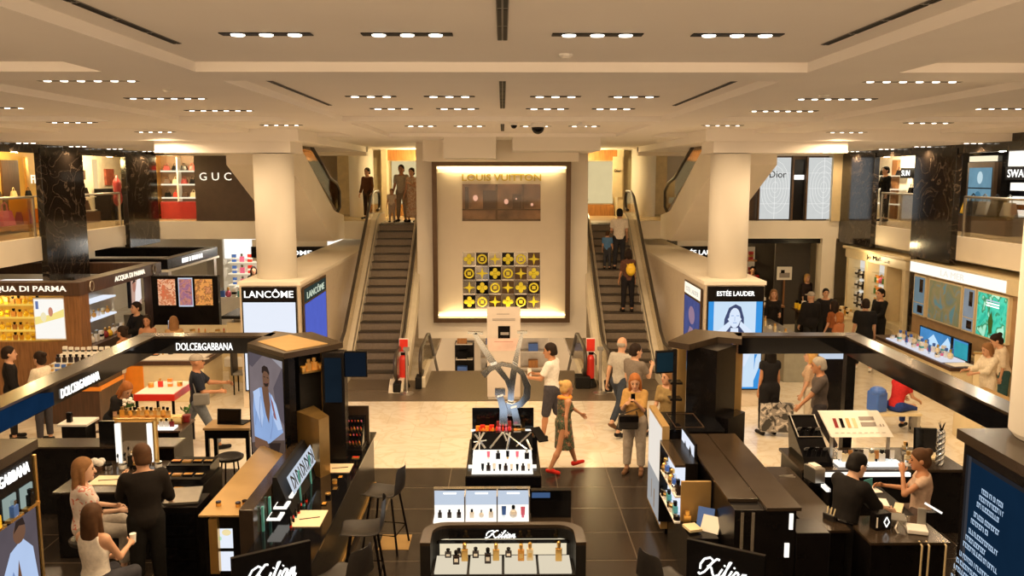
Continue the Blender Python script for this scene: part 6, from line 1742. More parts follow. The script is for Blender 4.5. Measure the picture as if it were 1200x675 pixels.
# left back: red display shelves + dark name wall
t = thing('shelf_unit', 'tall lit shelf unit with red base beside the dark named wall upstairs', 'shelf', (-11.1, 29.6, 3.612))
MB().bx(-11.7, -10.35, 29.6, 29.7, 3.612, 5.75).build('back', mat('shelf_back_brown', (.20, .12, .07), .5), t); MB().bx(-11.65, -10.4, 29.3, 29.6, 3.612, 4.2).build('red_base', mat('deep_red', (.34, .025, .02), .35), t, bev=.01)
for z in (4.3, 4.75, 5.2): MB().bx(-11.6, -10.4, 29.3, 29.6, z, z + .05).build('shelf', 'light_shelf', t)
MB().bx(-11.05, -11.0, 29.28, 29.6, 4.2, 5.7).build('upright', 'paper', t); MB().bx(-11.85, -11.7, 29.2, 29.7, 3.612, 5.75).build('side_panel', 'gold', t)
for i, z in enumerate((4.35, 4.80, 5.25)):
    for k in range(4): handbag(-11.42 + .29 * k, 29.42, z, ['black', 'red', 'wood_d', 'cream', 'red_wine', 'black'][(i * 2 + k) % 6], f'{["black", "red", "dark brown", "cream", "wine red", "black"][(i * 2 + k) % 6]} bag, {ORD[k]} from the left on the {["lowest", "middle", "top"][i]} shelf of the red based unit', .72, 'bags on the red based unit', 0)
shop_lamp(t, (-11.0, 28.7, 5.6), 60)
t = thing('name_wall', 'dark brown upper shop wall with large pale spaced letters at left', 'shop wall', (-7.6, 28.1, 3.6))
MB().bx(-10.0, -6.7, 28.04, 28.1, 3.62, 5.72).build('panel', mat('brown_bronze_wall', (.085, .055, .038), .32, .3, var=.08), t)
for k, (ch, x) in enumerate((('G', -9.72), ('U', -9.32), ('C', -8.92), ('C', -8.52), ('I', -8.2))): lettering(ch, (x, 28.03, 5.05), .05 if ch == 'I' else .23, .25, (1, 0, 0), (0, 0, 1), 'sign_warm', t, 'letter')
struct('trim_left_ceiling_lip', MB().bx(-11.3, -4.4, 27.95, 28.2, 5.72, 6.0), 'plaster'); struct('trim_right_ceiling_lip', MB().bx(4.4, 11.2, 27.95, 28.2, 5.72, 6.0), 'plaster')
# right back: white lit windows with the dark doorway
t = thing('boutique', 'upper shop front of two pale lit window panels with dark doorway between', 'shop', (9.8, 28.1, 3.612))
MB().bx(7.6, 11.1, 28.3, 28.4, 3.612, 5.72).build('back_wall', 'bronze', t)
wl = E_('lit_window', (.80, .82, .80), .82, .12)
for x0, x1 in ((8.42, 9.42), (10.02, 11.02)):
    MB().bx(x0, x1, 28.05, 28.1, 3.66, 5.66).build('lit_panel', wl, t)
    mb = MB()
    for k in range(1, 4): mb.bx(x0, x1, 28.04, 28.05, 3.66 + .5 * k - .006, 3.66 + .5 * k + .006)
    mb.bx((x0 + x1) / 2 - .006, (x0 + x1) / 2 + .006, 28.04, 28.05, 3.66, 5.66)
    for k in range(5): mb.tube([((x0 + x1) / 2 + (.10 + .09 * k) * math.cos(R(q * 20)), 28.045, 4.7 + (.18 + .17 * k) * math.sin(R(q * 20))) for q in range(18)], .006, 4, closed=True)
    mb.build('tracery', E_('tracery_light', (.95, .95, .92), .95), t)
for x in (8.36, 9.46, 9.92): MB().bx(x, x + .06, 28.0, 28.1, 3.612, 5.7).build('post', 'bronze', t)
MB().bx(9.52, 9.92, 28.15, 28.25, 3.64, 5.6).build('doorway', 'black', t); MB().bx(9.55, 9.88, 28.1, 28.14, 4.95, 5.1).build('lit_label', 'sign_w', t)
lettering('Dior', (9.0, 28.035, 5.12), .55, .22, (1, 0, 0), (0, 0, 1), 'black', t)
t = thing('side_shop', 'warm lit shop corner beside the right round column upstairs', 'shop', (7.9, 28.6, 3.612))
MB().bx(7.0, 8.3, 28.6, 28.7, 3.612, 5.7).build('wall', 'wood', t); MB().bx(7.5, 8.2, 28.3, 28.6, 3.612, 4.3).build('cabinet', 'gold_matt', t)
# right shop 1 (between pillars)
t = thing('boutique', 'white upper shop with dark name board between the two right black pillars', 'shop', (13.3, 28, 3.612))
MB().bx(13.4, 13.55, 26.0, 31.5, 3.612, 5.9).build('back_wall', wwall, t); MB().bx(13.0, 13.4, 26.9, 28.0, 5.0, 5.32).build('sign_box', 'black', t)
lettering('SUN', (12.99, 27.62, 5.16), .55, .18, (0, -1, 0), (0, 0, 1), 'sign_w', t)
for z in (4.1, 4.6, 5.05): MB().bx(13.1, 13.4, 28.3, 31.0, z, z + .03).build('shelf', 'light_shelf', t)
MB().bx(13.3, 13.4, 28.9, 29.3, 3.62, 5.6).build('wood_column', 'wood', t); MB().bx(13.0, 13.4, 26.2, 27.9, 3.62, 4.5).build('glass_case', 'steel', t)
shop_lamp(t, (12.6, 28.2, 5.5), 150, (1, .80, .52))
for k in range(4): handbag(13.22, 28.6 + .62 * k, 4.63 if k % 2 else 5.08, ['black', 'wood_d', 'black', 'grey'][k], f'{["black", "dark brown", "black", "grey"][k]} bag on the white upper shop shelves, {ORD[k]} from the right', .8, 'bags in the right white shop')
handbag(13.2, 27.0, 4.5, 'black', 'black bag on the glass case under the dark name board, right one', .9); handbag(13.2, 27.6, 4.5, 'black', 'black bag on the glass case under the dark name board, left one', .9)
# right shop 2
t = thing('boutique', 'black upper shop front with pale blue screen right of the near right pillar', 'shop', (13.3, 22.5, 3.612))
MB().bx(13.4, 13.55, 17.5, 25.8, 3.612, 5.9).build('back_wall', 'black_gloss', t); MB().bx(13.3, 13.4, 23.15, 24.5, 4.15, 5.45).build('screen_case', 'bronze', t)
a = Art((13.296, 23.82, 4.75), 1.16, 1.1, (0, -1, 0)); a.rect(0, 1, 0, 1, E_('pale_blue_ad', (.22, .42, .55), .8, .3)); a.rect(0, 1, .47, .5, 'black'); a.oval(.5, .75, .12, .16, E_('pale_ad_light', (.6, .78, .85), .9)); a.oval(.45, .25, .14, .16, E_('pale_ad_dark', (.08, .22, .33), .8)); a.build('screen', t)
MB().bx(13.28, 13.4, 23.2, 24.4, 5.47, 5.62).build('lit_header', 'light_shelf', t)
MB().bx(13.1, 13.4, 20.2, 22.3, 4.98, 5.3).build('sign_box', 'black', t); lettering('SWAROVSKI', (13.09, 21.3, 5.14), 1.75, .20, (0, -1, 0), (0, 0, 1), 'sign_w', t)
for z in (4.0, 4.35, 4.7): MB().bx(13.2, 13.4, 20.2, 22.2, z, z + .2).build('lit_shelf', 'light_white', t)
MB().bx(13.1, 13.4, 20.2, 22.2, 5.32, 5.7).build('lit_ceiling', 'light_white', t)
shop_lamp(t, (12.4, 21.3, 5.5), 90, (1, .85, .62))
t = thing('display_table', 'dark upstairs display table with yellow bag behind the glass railing', 'display table', (12.5, 22.0, 3.612))
MB().bx(12.2, 12.9, 20.6, 24.2, 3.612, 4.05).build('plinth', 'wood_d', t, bev=.01); MB().bx(12.15, 12.95, 20.5, 24.3, 4.05, 4.09).build('top', 'black_gloss', t)
handbag(12.5, 22.9, 4.09, 'yellow', 'yellow handbag on the dark upstairs display table', 1.3)
for k in range(4): handbag(12.5, 21.0 + .55 * k, 4.09, ['grey', 'black', 'grey', 'black'][k], f'{["grey", "black", "grey", "black"][k]} bag on the dark upstairs display table, {ORD[k]} from the right', 1.5, 'bags on the upstairs table')
vase(12.45, 23.7, 4.09, 'small leafy plant in red pot on the dark upstairs display table', True, False)

# ================================================================== GROUND FLOOR, LEFT
t = thing('fragrance_pavilion', 'brown fragrance pavilion with open ring roof and yellow lit shelves at far left', 'pavilion', (-9.5, 19, 0))
for (x0, x1, y0, y1) in ((-14.5, -9.45, 19.0, 19.4), (-9.8, -9.45, 19.4, 23.6), (-14.5, -9.8, 23.25, 23.6)):
    MB().bx(x0, x1, y0, y1, 2.42, 2.72).build('roof_ring', 'wood_d', t, bev=.01)
MB().bx(-14.5, -9.42, 18.97, 23.63, 2.72, 2.725).bx(-14.5, -14.4, 19, 23, 2.5, 2.6).build('ring_cap_line', 'bronze', t) if False else None
MB().bx(-9.85, -9.5, 19.05, 19.5, 0, 2.42).build('corner_pier', 'wood', t, bev=.01); MB().bx(-11.6, -9.85, 19.12, 19.3, 0, 1.35).build('front_panel', 'wood', t)
MB().bx(-14.5, -9.86, 19.9, 20.0, 0, 2.4).build('shelf_back', mat('shelf_cream', (.85, .62, .28), .5), t)
MB().bx(-9.8, -9.5, 23.2, 23.55, 0, 2.42).build('corner_pier', 'wood_d', t)
lettering('ACQUA DI PARMA', (-10.72, 18.99, 2.57), 1.95, .15, (1, 0, 0), (0, 0, 1), 'sign_warm', t, bold=.015)
lettering('ACQUA DI PARMA', (-9.44, 21.6, 2.57), 1.75, .15, (0, 1, 0), (0, 0, 1), 'sign_warm', t, bold=.015)
mb = MB()
for y in (19.55, 23.1): mb.tube([(-9.44, y + .10 * math.cos(R(q * 30)), 2.57 + .12 * math.sin(R(q * 30))) for q in range(12)], .012, 5, closed=True)
mb.build('emblem', 'steel', t)
a = Art((-10.22, 19.10, 1.88), .66, .90, (1, 0, 0)); a.rect(0, 1, 0, 1, E_('pavilion_screen', (1, .97, .90), 1.0)); a.add([(0, .35), (1, .55), (1, .75), (.5, .6), (0, .55)], E_('scr_yellow', (.95, .78, .25), 1)); a.oval(.55, .68, .08, .12, E_('scr_red', (.6, .25, .15), 1)); a.rect(.05, .15, .75, .95, E_('scr_navy', (.15, .2, .4), 1)); a.oval(.3, .55, .1, .12, E_('scr_cream', (.9, .8, .5), 1)); a.build('lit_screen', t)
MB().bx(-10.57, -9.87, 19.105, 19.16, 1.40, 2.36).build('screen_case', 'paper', t)
for k, z in enumerate((1.30, 1.55, 1.85, 2.15)):
    MB().bx(-12.8, -10.62, 19.5, 19.9, z - .03, z).build('shelf', E_('amber_shelf_%d' % k, (1.0, .62, .10), .9), t)
shop_lamp(t, (-11.6, 19.3, 2.3), 25, (1, .7, .25)); shop_lamp(t, (-12.2, 19.25, 1.2), 15, (1, .7, .25))
for k, z in enumerate((1.30, 1.55, 1.85, 2.15)):
    goods_row([('flacon', 'amber', 'black'), ('round flacon', 'yellow', 'gold'), ('carton', 'yellow', 'gold'), ('flacon', 'wood_o', 'black')], (-12.3, 19.62, z), (-10.75, 19.62, z), 12, f'the {["lowest", "second lowest", "second highest", "highest"][k]} amber lit shelf of the pavilion', 1.4)
MB().bx(-12.6, -11.2, 20.6, 21.6, 2.44, 2.48).build('lit_roof_panel', 'light_white', t)
MB().bx(-14.0, -10.62, 19.3, 19.9, 0, 1.05).build('shelf_counter', 'wood_d', t, bev=.01); MB().bx(-13.0, -10.7, 19.28, 19.5, 1.05, 1.10).build('lit_counter', E_('amber_counter', (1.0, .60, .10), .85), t)
solo('folder', MB().rb((-11.7, 19.4, 1.115), (.4, .16, .02), 12), 'blue', 'dark blue folder lying on the amber lit pavilion counter', 'folder')
a = None
# side opening of the pavilion
t = thing('pavilion_display', 'bright side display of the brown pavilion with portrait poster', 'display', (-9.9, 21.4, 0))
MB().bx(-10.6, -9.9, 20.0, 23.1, 0, 1.0).build('counter', 'wood_d', t, bev=.01); MB().bx(-10.75, -10.65, 20.0, 23.1, 1.0, 2.35).build('back', 'steel', t)
for z in (1.45, 1.9): MB().bx(-10.64, -10.3, 20.3, 22.6, z, z + .04).build('lit_shelf', 'scr_white', t)
a = Art((-9.86, 23.0, 1.95), .9, .8, (.25, -1, 0)) if False else Art((-9.88, 22.9, 1.98), .62, .75, (0, 1, 0))
a.rect(0, 1, 0, 1, E_('poster_skin', (.72, .45, .34), .85, .3)); a.add([(.3, 0), (1, .2), (1, 1), (.6, .9), (.4, .5)], E_('poster_white', (.92, .85, .82), .95)); a.oval(.3, .7, .16, .2, E_('poster_face', (.5, .22, .15), .85)); a.add([(.1, .8), (.3, .98), (.5, .88), (.3, .85)], ehr); a.build('portrait_poster', t)
MB().bx(-9.97, -9.89, 22.55, 23.2, 1.58, 2.38).build('poster_case', 'black', t)
goods_row([('round flacon', 'red_wine', 'gold'), ('round flacon', 'yellow', 'gold'), ('round flacon', 'white', 'silver'), ('flacon', 'white', 'silver'), ('carton', 'paper', 'black')], (-10.1, 20.3, 1.0), (-10.1, 22.4, 1.0), 10, 'the side counter of the brown pavilion', 2.0, 90, side='front')
goods_row([('flacon', 'white', 'gold'), ('carton', 'cream', 'gold'), ('round flacon', 'amber', 'gold')], (-10.45, 20.4, 1.49), (-10.45, 22.4, 1.49), 9, 'the lower lit shelf inside the brown pavilion', 1.5, 90, side='front')

# second ring kiosk behind
t = thing('ring_kiosk', 'dark ring roofed kiosk with small pale lettering behind the brown pavilion', 'kiosk', (-9.6, 26, 0))
for (x0, x1, y0, y1) in ((-13.5, -9.55, 24.3, 24.6), (-9.85, -9.55, 24.6, 28.6), (-13.5, -9.85, 28.3, 28.6)):
    MB().bx(x0, x1, y0, y1, 2.42, 2.72).build('roof_ring', 'black', t, bev=.01)
MB().bx(-13.5, -9.5, 24.22, 24.3, 2.36, 2.42).build('edge_light', 'paper', t); MB().bx(-9.55, -9.5, 24.3, 28.6, 2.36, 2.42).build('edge_light', 'paper', t)
for x, y in ((-9.7, 24.5), (-9.7, 28.4), (-11.4, 24.5)): MB().bx(x - .12, x + .12, y - .12, y + .12, 0, 2.42).build('pier', 'steel', t)
mb = MB()
random.seed(2)
for k in range(9):   # illegible pale letters
    mb.bx(-9.55, -9.535, 25.4 + .2 * k, 25.4 + .2 * k + random.uniform(.08, .14), 2.50, 2.64)
for k in range(7): mb.bx(-11.9 + .22 * k, -11.9 + .22 * k + random.uniform(.1, .16), 24.28, 24.3, 2.50, 2.64)
mb.build('lettering', 'sign_w', t)
MB().bx(-11.2, -9.9, 25.0, 28.2, 0, 1.0).build('counter', 'steel', t)
# makeup wall with three pictures (faces the viewer, angled)
t = thing('makeup_display', 'dark makeup display wall with three lit pictures and tester ledge', 'display stand', (-8.6, 22.2, 0))
MB().bx(-9.3, -7.55, 22.5, 22.7, 0, 2.45).build('back', 'black', t, bev=.01)
for k, (x, cs) in enumerate(((-8.90, [(.8, .08, .05), (.5, .2, .1), (.85, .6, .45), (.35, .1, .06)]), (-8.40, [(.10, .06, .16), (.3, .16, .35), (.5, .25, .2), (.2, .1, .2)]), (-7.92, [(.45, .20, .06), (.7, .38, .12), (.25, .1, .03), (.6, .3, .15)]))):
    a = Art((x, 22.49, 2.02), (.46, .34, .46)[k], .70, (1, 0, 0)); 
    if k == 1: a.rect(-.06, 1.06, -.05, 1.05, 'scr_lil')
    a.rect(0, 1, 0, 1, print_mat('makeup_print_%d' % k, cs, 9, .5, .4)); a.build('lit_picture', t)
MB().hexa([(-9.25, 21.9, .90), (-7.1, 21.9, .90), (-7.1, 22.5, .90), (-9.25, 22.5, .90)], [(-9.25, 21.95, .94), (-7.1, 21.95, .94), (-7.1, 22.5, 1.14), (-9.25, 22.5, 1.14)]).build('ledge', 'cream', t)
MB().bx(-9.2, -7.1, 21.95, 22.5, 0, .9).build('cabinet', 'cream', t, bev=.01)
t = thing('small_screen', 'small bright screen standing on the makeup wall ledge', 'screen', (-8.6, 21.9, 1.0))
MB().bx(-8.72, -8.44, 21.98, 22.02, 1.0, 1.38).build('case', 'black', t); MB().bx(-8.70, -8.46, 21.97, 21.98, 1.03, 1.35).build('lit_face', 'scr_lil', t); MB().bx(-8.68, -8.48, 21.95, 22.1, .945, 1.0).build('foot', 'black', t)
goods_row([('lipstick', 'orange', 'gold'), ('palette', 'amber', 'cream'), ('jar', 'cream', 'gold'), ('lipstick', 'red', 'gold')], (-9.1, 22.08, .985), (-7.3, 22.08, .985), 12, 'the tester ledge of the makeup wall', 1.8)
# island counter in front of it
t = thing('island_counter', 'cream island counter with dark top edge and orange end in front of makeup wall', 'counter', (-7.6, 19.6, 0))
MB().bx(-8.55, -6.75, 18.9, 20.2, 0, .86).build('cabinet', 'cream', t, bev=.01); MB().bx(-8.6, -6.7, 18.85, 20.25, .86, .95).build('top_edge', 'wood_d', t); MB().bx(-8.5, -6.8, 18.95, 20.15, .95, .97).build('top', 'paper', t); MB().bx(-8.57, -8.1, 18.88, 18.9, .2, .84).build('orange_panel', 'orange', t)
goods_row([('jar', 'darkglass', 'gold'), ('flacon', 'amber', 'black'), ('palette', 'orange', 'black'), ('lipstick', 'red', 'gold')], (-8.35, 19.3, .97), (-6.95, 19.9, .97), 10, 'the cream island counter', 1.7)
t = thing('tiered_counter', 'white tiered counter with curved dark top edge left of the pale blank screen', 'counter', (-6.5, 21.5, 0))
for k in range(4): MB().bx(-6.85 + .05 * k, -5.85 + .02 * k, 20.6 + .15 * k, 21.8, .42 + .32 * k, .42 + .32 * k + .22).build('tier', 'paper', t, bev=.02)
MB().bx(-6.8, -5.85, 20.8, 21.8, 0, 1.5).build('body', 'cream', t); MB().bx(-6.85, -5.8, 20.55, 21.85, 1.62, 1.70).build('dark_edge', 'black', t, bev=.02)
MB().bx(-6.5, -5.9, 21.0, 21.6, 1.5, 1.62).build('yellow_stock', 'yellow', t)
t = thing('black_stool', 'black chair with pale seat below the white tiered counter', 'chair', (-6.0, 19.7, 0))
MB().bx(-6.30, -5.95, 19.5, 19.9, .46, .52).build('seat', 'grey', t, bev=.02); MB().bx(-6.34, -6.28, 19.5, 19.9, .46, 1.1).build('backrest', 'leather', t, bev=.02)
for x in (-6.28, -5.98):
    for y in (19.53, 19.87): MB().tube([(x, y, .46), (x, y, 0)], .018, 6).build('leg', 'black', t)
# red framed table
t = thing('red_table', 'red edged glass top table on thin black frame near the walking man with cap', 'table', (-6.35, 15.7, 0))
MB().bx(-6.72, -5.98, 15.2, 16.2, 1.02, 1.14).build('edge', 'red', t); MB().bx(-6.70, -6.0, 15.22, 16.18, 1.14, 1.15).build('top', 'paper', t)
for x in (-6.68, -6.02):
    for y in (15.24, 16.16): MB().bx(x - .02, x + .02, y - .02, y + .02, 0, 1.02).build('leg', 'black', t)
for y in (15.24, 16.16): MB().bx(-6.68, -6.02, y - .02, y + .02, 0, .04).build('foot_bar', 'black', t)
goods_row([('jar', 'orange', 'gold'), ('flacon', 'red', 'gold'), ('carton', 'orange', 'paper')], (-6.6, 15.7, 1.15), (-6.1, 15.8, 1.15), 4, 'the red edged table', 1.4)
# stepped display of white boxes by the pavilion
t = thing('stepped_display', 'white stepped display of boxes with orange strip below the pavilion screen', 'display stand', (-8.1, 16.0, 0))
MB().bx(-8.75, -7.55, 15.3, 16.4, 0, .95).build('cabinet', 'wood_d', t, bev=.01); MB().bx(-8.77, -7.5, 15.27, 15.3, .70, .78).build('orange_strip', 'orange', t); MB().bx(-7.55, -7.52, 15.3, 16.4, .70, .78).build('orange_strip', 'orange', t)
for k in range(3): MB().bx(-8.7, -7.6, 15.4 + .3 * k, 16.38, .95 + .12 * k, 1.07 + .12 * k).build('step', 'paper', t)
for k in range(3): goods_row([[('carton', 'gold', 'paper'), ('carton', 'blue', 'paper'), ('carton', 'blue', 'silver')], [('flacon', 'darkglass', 'black')], [('carton', 'paper', 'silver')]][k], (-8.6, 15.5 + .3 * k, 1.07 + .12 * k), (-7.7, 15.5 + .3 * k, 1.07 + .12 * k), 8, f'the {["front", "middle", "rear"][k]} step of the white stepped display', 1.3)
for o in list(bpy.data.objects):
    if o.parent is None and (o.name == 'stepped_display' or 'white stepped display' in (o.get('group') or '')): o.location += Vector((-.75, 1.9, 0))
# bright shop in the back
t = thing('back_shop', 'bright white shop deep under the left balcony with crowded shelves', 'shop', (-8.6, 31, 0))
MB().bx(-10.5, -5.8, 32.0, 32.1, 0, 2.98).build('back_wall', 'white', t); MB().bx(-10.4, -6.0, 31.9, 31.98, 2.0, 2.9).build('lit_header', 'light_white', t)
for k in range(4): MB().bx(-10.2, -6.0, 31.6, 31.95, .6 + .42 * k, .63 + .42 * k).build('shelf', 'light_shelf', t)
shop_lamp(t, (-8.5, 30.0, 2.7), 160, (1, .9, .74))
for k in range(4): goods_row([('carton', 'blue', 'paper'), ('flacon', 'pink', 'silver'), ('carton', 'red', 'paper'), ('jar', 'white', 'black'), ('carton', 'green', 'paper'), ('flacon', 'black', 'silver')], (-10.0, 31.75, .63 + .42 * k), (-6.2, 31.75, .63 + .42 * k), 14, f'the {["lowest", "second lowest", "second highest", "highest"][k]} shelf of the bright back shop', 2.4)
t = thing('display_island', 'white island display with bottles in front of the bright back shop', 'display stand', (-8.5, 29.3, 0))
MB().bx(-9.6, -7.2, 28.6, 29.6, 0, 1.0).build('body', 'white', t, bev=.02); MB().bx(-9.2, -7.6, 29.0, 29.5, 1.0, 1.3).build('riser', 'paper', t)
goods_row([('flacon', 'blue', 'silver'), ('round flacon', 'pink', 'gold'), ('carton', 'paper', 'black'), ('flacon', 'teal', 'silver')], (-9.5, 28.75, 1.0), (-7.3, 28.75, 1.0), 12, 'the white island display at the back', 2.6)

# ================================================================== GROUND FLOOR, RIGHT
t = thing('cream_shop', 'cream panelled perfume shop with two glass cabinets and dark name on its cornice', 'shop', (11, 25, 0))
MB().bx(11.0, 11.6, 23.05, 27.2, 2.5, 2.78).build('cornice', 'cream', t, bev=.02); MB().bx(10.92, 11.6, 23.0, 27.25, 2.78, 2.86).build('cornice_cap', 'cream_d', t, bev=.02)
lettering('Jo Malone', (10.985, 24.8, 2.64), 1.5, .16, (0, -1, 0), (0, 0, 1), 'black', t)
MB().bx(11.45, 11.6, 23.05, 27.2, 0, 2.5).build('back', 'cream', t)
for y0, y1 in ((25.2, 27.1), (23.95, 25.1)):
    pass
for k, (y0, y1) in enumerate(((25.75, 26.9), (24.35, 25.5))):
    MB().bx(11.38, 11.44, y0, y1, .95, 2.42).build('lit_back', E_('cabinet_glow_%d' % k, (.92, .86, .76), .8), t)
    for z in (1.2, 1.55, 1.9, 2.2): MB().bx(11.15, 11.38, y0, y1, z - .02, z).build('shelf', 'glass', t)
    for i, z in enumerate((.95, 1.2, 1.55, 1.9)):
        goods_row([[('flacon', 'darkglass', 'black'), ('carton', 'paper', 'black')], [('round flacon', 'pink', 'gold'), ('carton', 'orange', 'paper'), ('flacon', 'green', 'gold')]][k], (11.24, y0 + .15, z), (11.24, y1 - .12, z), 6, f'the {["bottom", "second", "third", "top"][i]} shelf of the {["left", "right"][k]} cream cabinet', 1.9, 90, side='right')
for y in (26.95, 25.56, 24.22, 23.1):
    MB().bx(11.02, 11.45, y, y + .16, 0, 2.5).build('pilaster', 'cream', t, bev=.01)
MB().bx(11.0, 11.44, 23.2, 27.1, 0, .92).build('base_cabinet', 'cream', t); 
for y0 in (26.0, 25.2, 24.5, 23.6): MB().tube([(10.99, y0, .2), (10.99, y0 + .6, .2), (10.99, y0 + .6, .75), (10.99, y0, .75)], .015, 4, closed=True).build('moulding', 'cream_d', t)
shop_lamp(t, (10.6, 25.2, 2.6), 30)
t = thing('cream_counter', 'cream low counter with tester trays in front of the cream perfume shop', 'counter', (10.3, 25, 0))
MB().bx(10.0, 10.5, 24.5, 25.9, 0, .9).build('body', 'cream', t, bev=.02); MB().bx(9.95, 10.55, 24.45, 25.95, .9, .95).build('top', 'cream_d', t)
goods_row([('round flacon', 'cream', 'gold'), ('carton', 'cream', 'black'), ('flacon', 'amber', 'black')], (10.2, 24.6, .95), (10.2, 25.8, .95), 8, 'the cream low counter', 2.0, 90, side='right')
t = thing('skincare_wall', 'skincare wall with glowing white canopy and four framed panels at far right', 'shop', (11.2, 20, 0))
MB().bx(10.9, 11.9, 15.5, 22.6, 2.54, 2.86).build('canopy', 'cream', t); MB().bx(10.88, 10.9, 18.2, 22.55, 2.56, 2.82).build('lit_fascia', E_('fascia_glow', (1.0, .96, .86), 1.15), t)
lettering('LA MER', (10.875, 20.4, 2.69), 1.1, .15, (0, -1, 0), (0, 0, 1), E_('fascia_letters', (.92, .87, .76), 1.0), t)
MB().bx(11.04, 11.6, 15.5, 22.6, 0, 2.54).build('back_wall', mat('skincare_wall_paint', (.42, .27, .14), .5), t)
MB().bx(10.9, 11.04, 15.5, 22.6, 0, .9).build('base', 'cream_d', t)
pf = [((21.85, 22.4), (.20, .28, .32)), ((20.1, 21.6), None), ((19.5, 19.95), (.34, .38, .42)), ((18.2, 19.35), None)]
g1 = print_mat('sea_print', [(.05, .16, .28), (.16, .17, .08), (.22, .18, .09), (.08, .20, .24)], 3, .4, .55); g2 = print_mat('green_print', [(.0, .10, .10), (.02, .42, .34), (.05, .5, .42), (.01, .16, .06), (.3, .7, .6)], 4, .4, .8)
for k, ((y0, y1), c) in enumerate(pf):
    MB().bx(10.96, 11.04, y0 - .05, y1 + .05, 1.42, 2.48).build('panel_frame', 'cream', t)
    a = Art((10.955, (y0 + y1) / 2, 1.95), y1 - y0, .98, (0, -1, 0))
    if c: a.rect(0, 1, 0, 1, E_('panel_glow_%d' % k, c, .8, .3)); a.rect(.5, .85, .6, .95, 'darkglass'); a.rect(.4, .9, .05, .25, 'darkglass'); a.rect(0, 1, .3, .32, 'cream')
    else:
        a.rect(0, 1, 0, 1, g1 if k == 1 else g2)
        if k == 3:
            for q in range(3): a.rect(.3, .75, .84 - .06 * q, .87 - .06 * q, 'sign_w' if q else 'scr_lil')
            a.add([(.45, .1), (.4, .4), (.5, .62), (.58, .4), (.55, .1)], 'green')
    a.build('lit_picture', t)
t = thing('skincare_counter', 'yellow fronted skincare counter with lit glass top at right', 'counter', (9.9, 20.2, 0))
MB().bx(9.82, 10.6, 18.2, 22.0, 0, .84).build('body', 'cream', t, bev=.01); MB().bx(9.78, 10.64, 18.15, 22.05, .84, .92).build('top', 'wood_d', t); MB().bx(9.86, 10.4, 18.7, 21.5, .92, .945).build('lit_top', E_('counter_top_light', (.86, .86, .95), .85), t)
MB().bx(9.80, 9.82, 18.2, 22.0, .55, .70).build('yellow_band', 'gold_matt', t)
t = thing('blue_backdrop', 'bright blue lit picture row standing on the skincare counter', 'display board', (10.4, 19.8, .945))
MB().bx(10.42, 10.47, 18.6, 20.9, .92, 1.38).build('case', 'black', t)
a = Art((10.415, 19.75, 1.16), 2.2, .40, (0, -1, 0)); a.rect(0, 1, 0, 1, E_('blue_picture', (.10, .36, .78), .95, .5)); a.add([(.1, .1), (.3, .8), (.45, .2), (.6, .9), (.75, .1)], E_('blue_picture_light', (.55, .78, 1.0), 1)); a.rect(.66, .72, 0, 1, 'black'); a.rect(.74, 1, .0, .9, E_('teal_picture', (.05, .45, .55), .9, .4)); a.build('lit_picture', t)
for k in range(14):
    y = 21.4 - .19 * k
    for j, x in enumerate((9.98, 10.18, 10.32)):
        if (k + j) % 2 == 0 or j == 1:
            kd, a_, b_ = [('jar', 'white', 'silver'), ('flacon', 'white', 'blue'), ('tube', 'blue', 'silver'), ('round flacon', 'cream', 'gold'), ('carton', 'paper', 'teal'), ('jar', 'pink', 'silver')][(k * 2 + j) % 6]
            good(kd, a_, b_, (x, y, .945), f'{MNAME[a_]} {GNAME[kd].replace("_", " ")} on the skincare counter, {["aisle", "middle", "wall"][j]} row, {ORD[k]} from the far end', 'goods on the skincare counter', 1.7, 90)
solo('flyer', MB().rb((10.15, 18.45, .925), (.5, .34, .01), 8), 'paper', 'pale pink flyer on the near end of the skincare counter', 'flyer')
t = thing('folding_screen', 'cream screen panel behind the two women in white at right', 'panel', (10.3, 17.6, 0))
MB().rb((10.55, 18.0, .62), (.6, .06, 1.24), -30).build('panel', 'cream', t, bev=.01); MB().rb((10.55, 18.0, 1.26), (.65, .10, .04), -30).build('cap', 'gold_matt', t)
t = thing('white_counter', 'white counter below the two women in white at far right', 'counter', (9.5, 15.6, 0))
MB().bx(8.9, 9.5, 15.3, 16.3, 0, .9).build('body', 'cream', t, bev=.01); MB().bx(8.85, 9.55, 15.25, 16.35, .9, .94).build('top', 'gold_matt', t)
# dark shop under the right balcony
t = thing('back_shop', 'dark walled shop deep under the right balcony with lit product shelf', 'shop', (8.4, 30, 0))
dk = mat('charcoal_wall', (.05, .042, .035), .6)
MB().bx(6.0, 10.55, 31.0, 31.1, 0, 3.0).build('back_wall', dk, t); MB().bx(9.3, 10.5, 28.9, 29.0, 0, 2.95).build('front_wall', dk, t); MB().bx(6.0, 10.5, 28.05, 28.15, 2.86, 3.02).build('header', 'black', t)
for k in range(3): MB().bx(6.2, 9.2, 30.6, 31.0, .9 + .55 * k, .95 + .55 * k).build('shelf', 'wood', t)
MB().bx(6.2, 9.2, 30.92, 30.98, 1.0, 2.5).build('lit_panel', E_('dim_shelf_glow', (.55, .36, .18), .5, .4), t)
MB().bx(8.2, 9.1, 29.6, 30.2, 0, 1.25).build('counter', 'wood', t, bev=.01)
shop_lamp(t, (7.8, 29.6, 2.7), 60)
for k in range(3): goods_row([('carton', 'paper', 'black'), ('flacon', 'darkglass', 'silver'), ('carton', 'blue', 'paper'), ('flacon', 'amber', 'gold'), ('carton', 'red_wine', 'gold')], (6.4, 30.75, .95 + .55 * k), (9.0, 30.75, .95 + .55 * k), 10, f'the {["lowest", "middle", "highest"][k]} shelf of the dark back shop', 2.6)
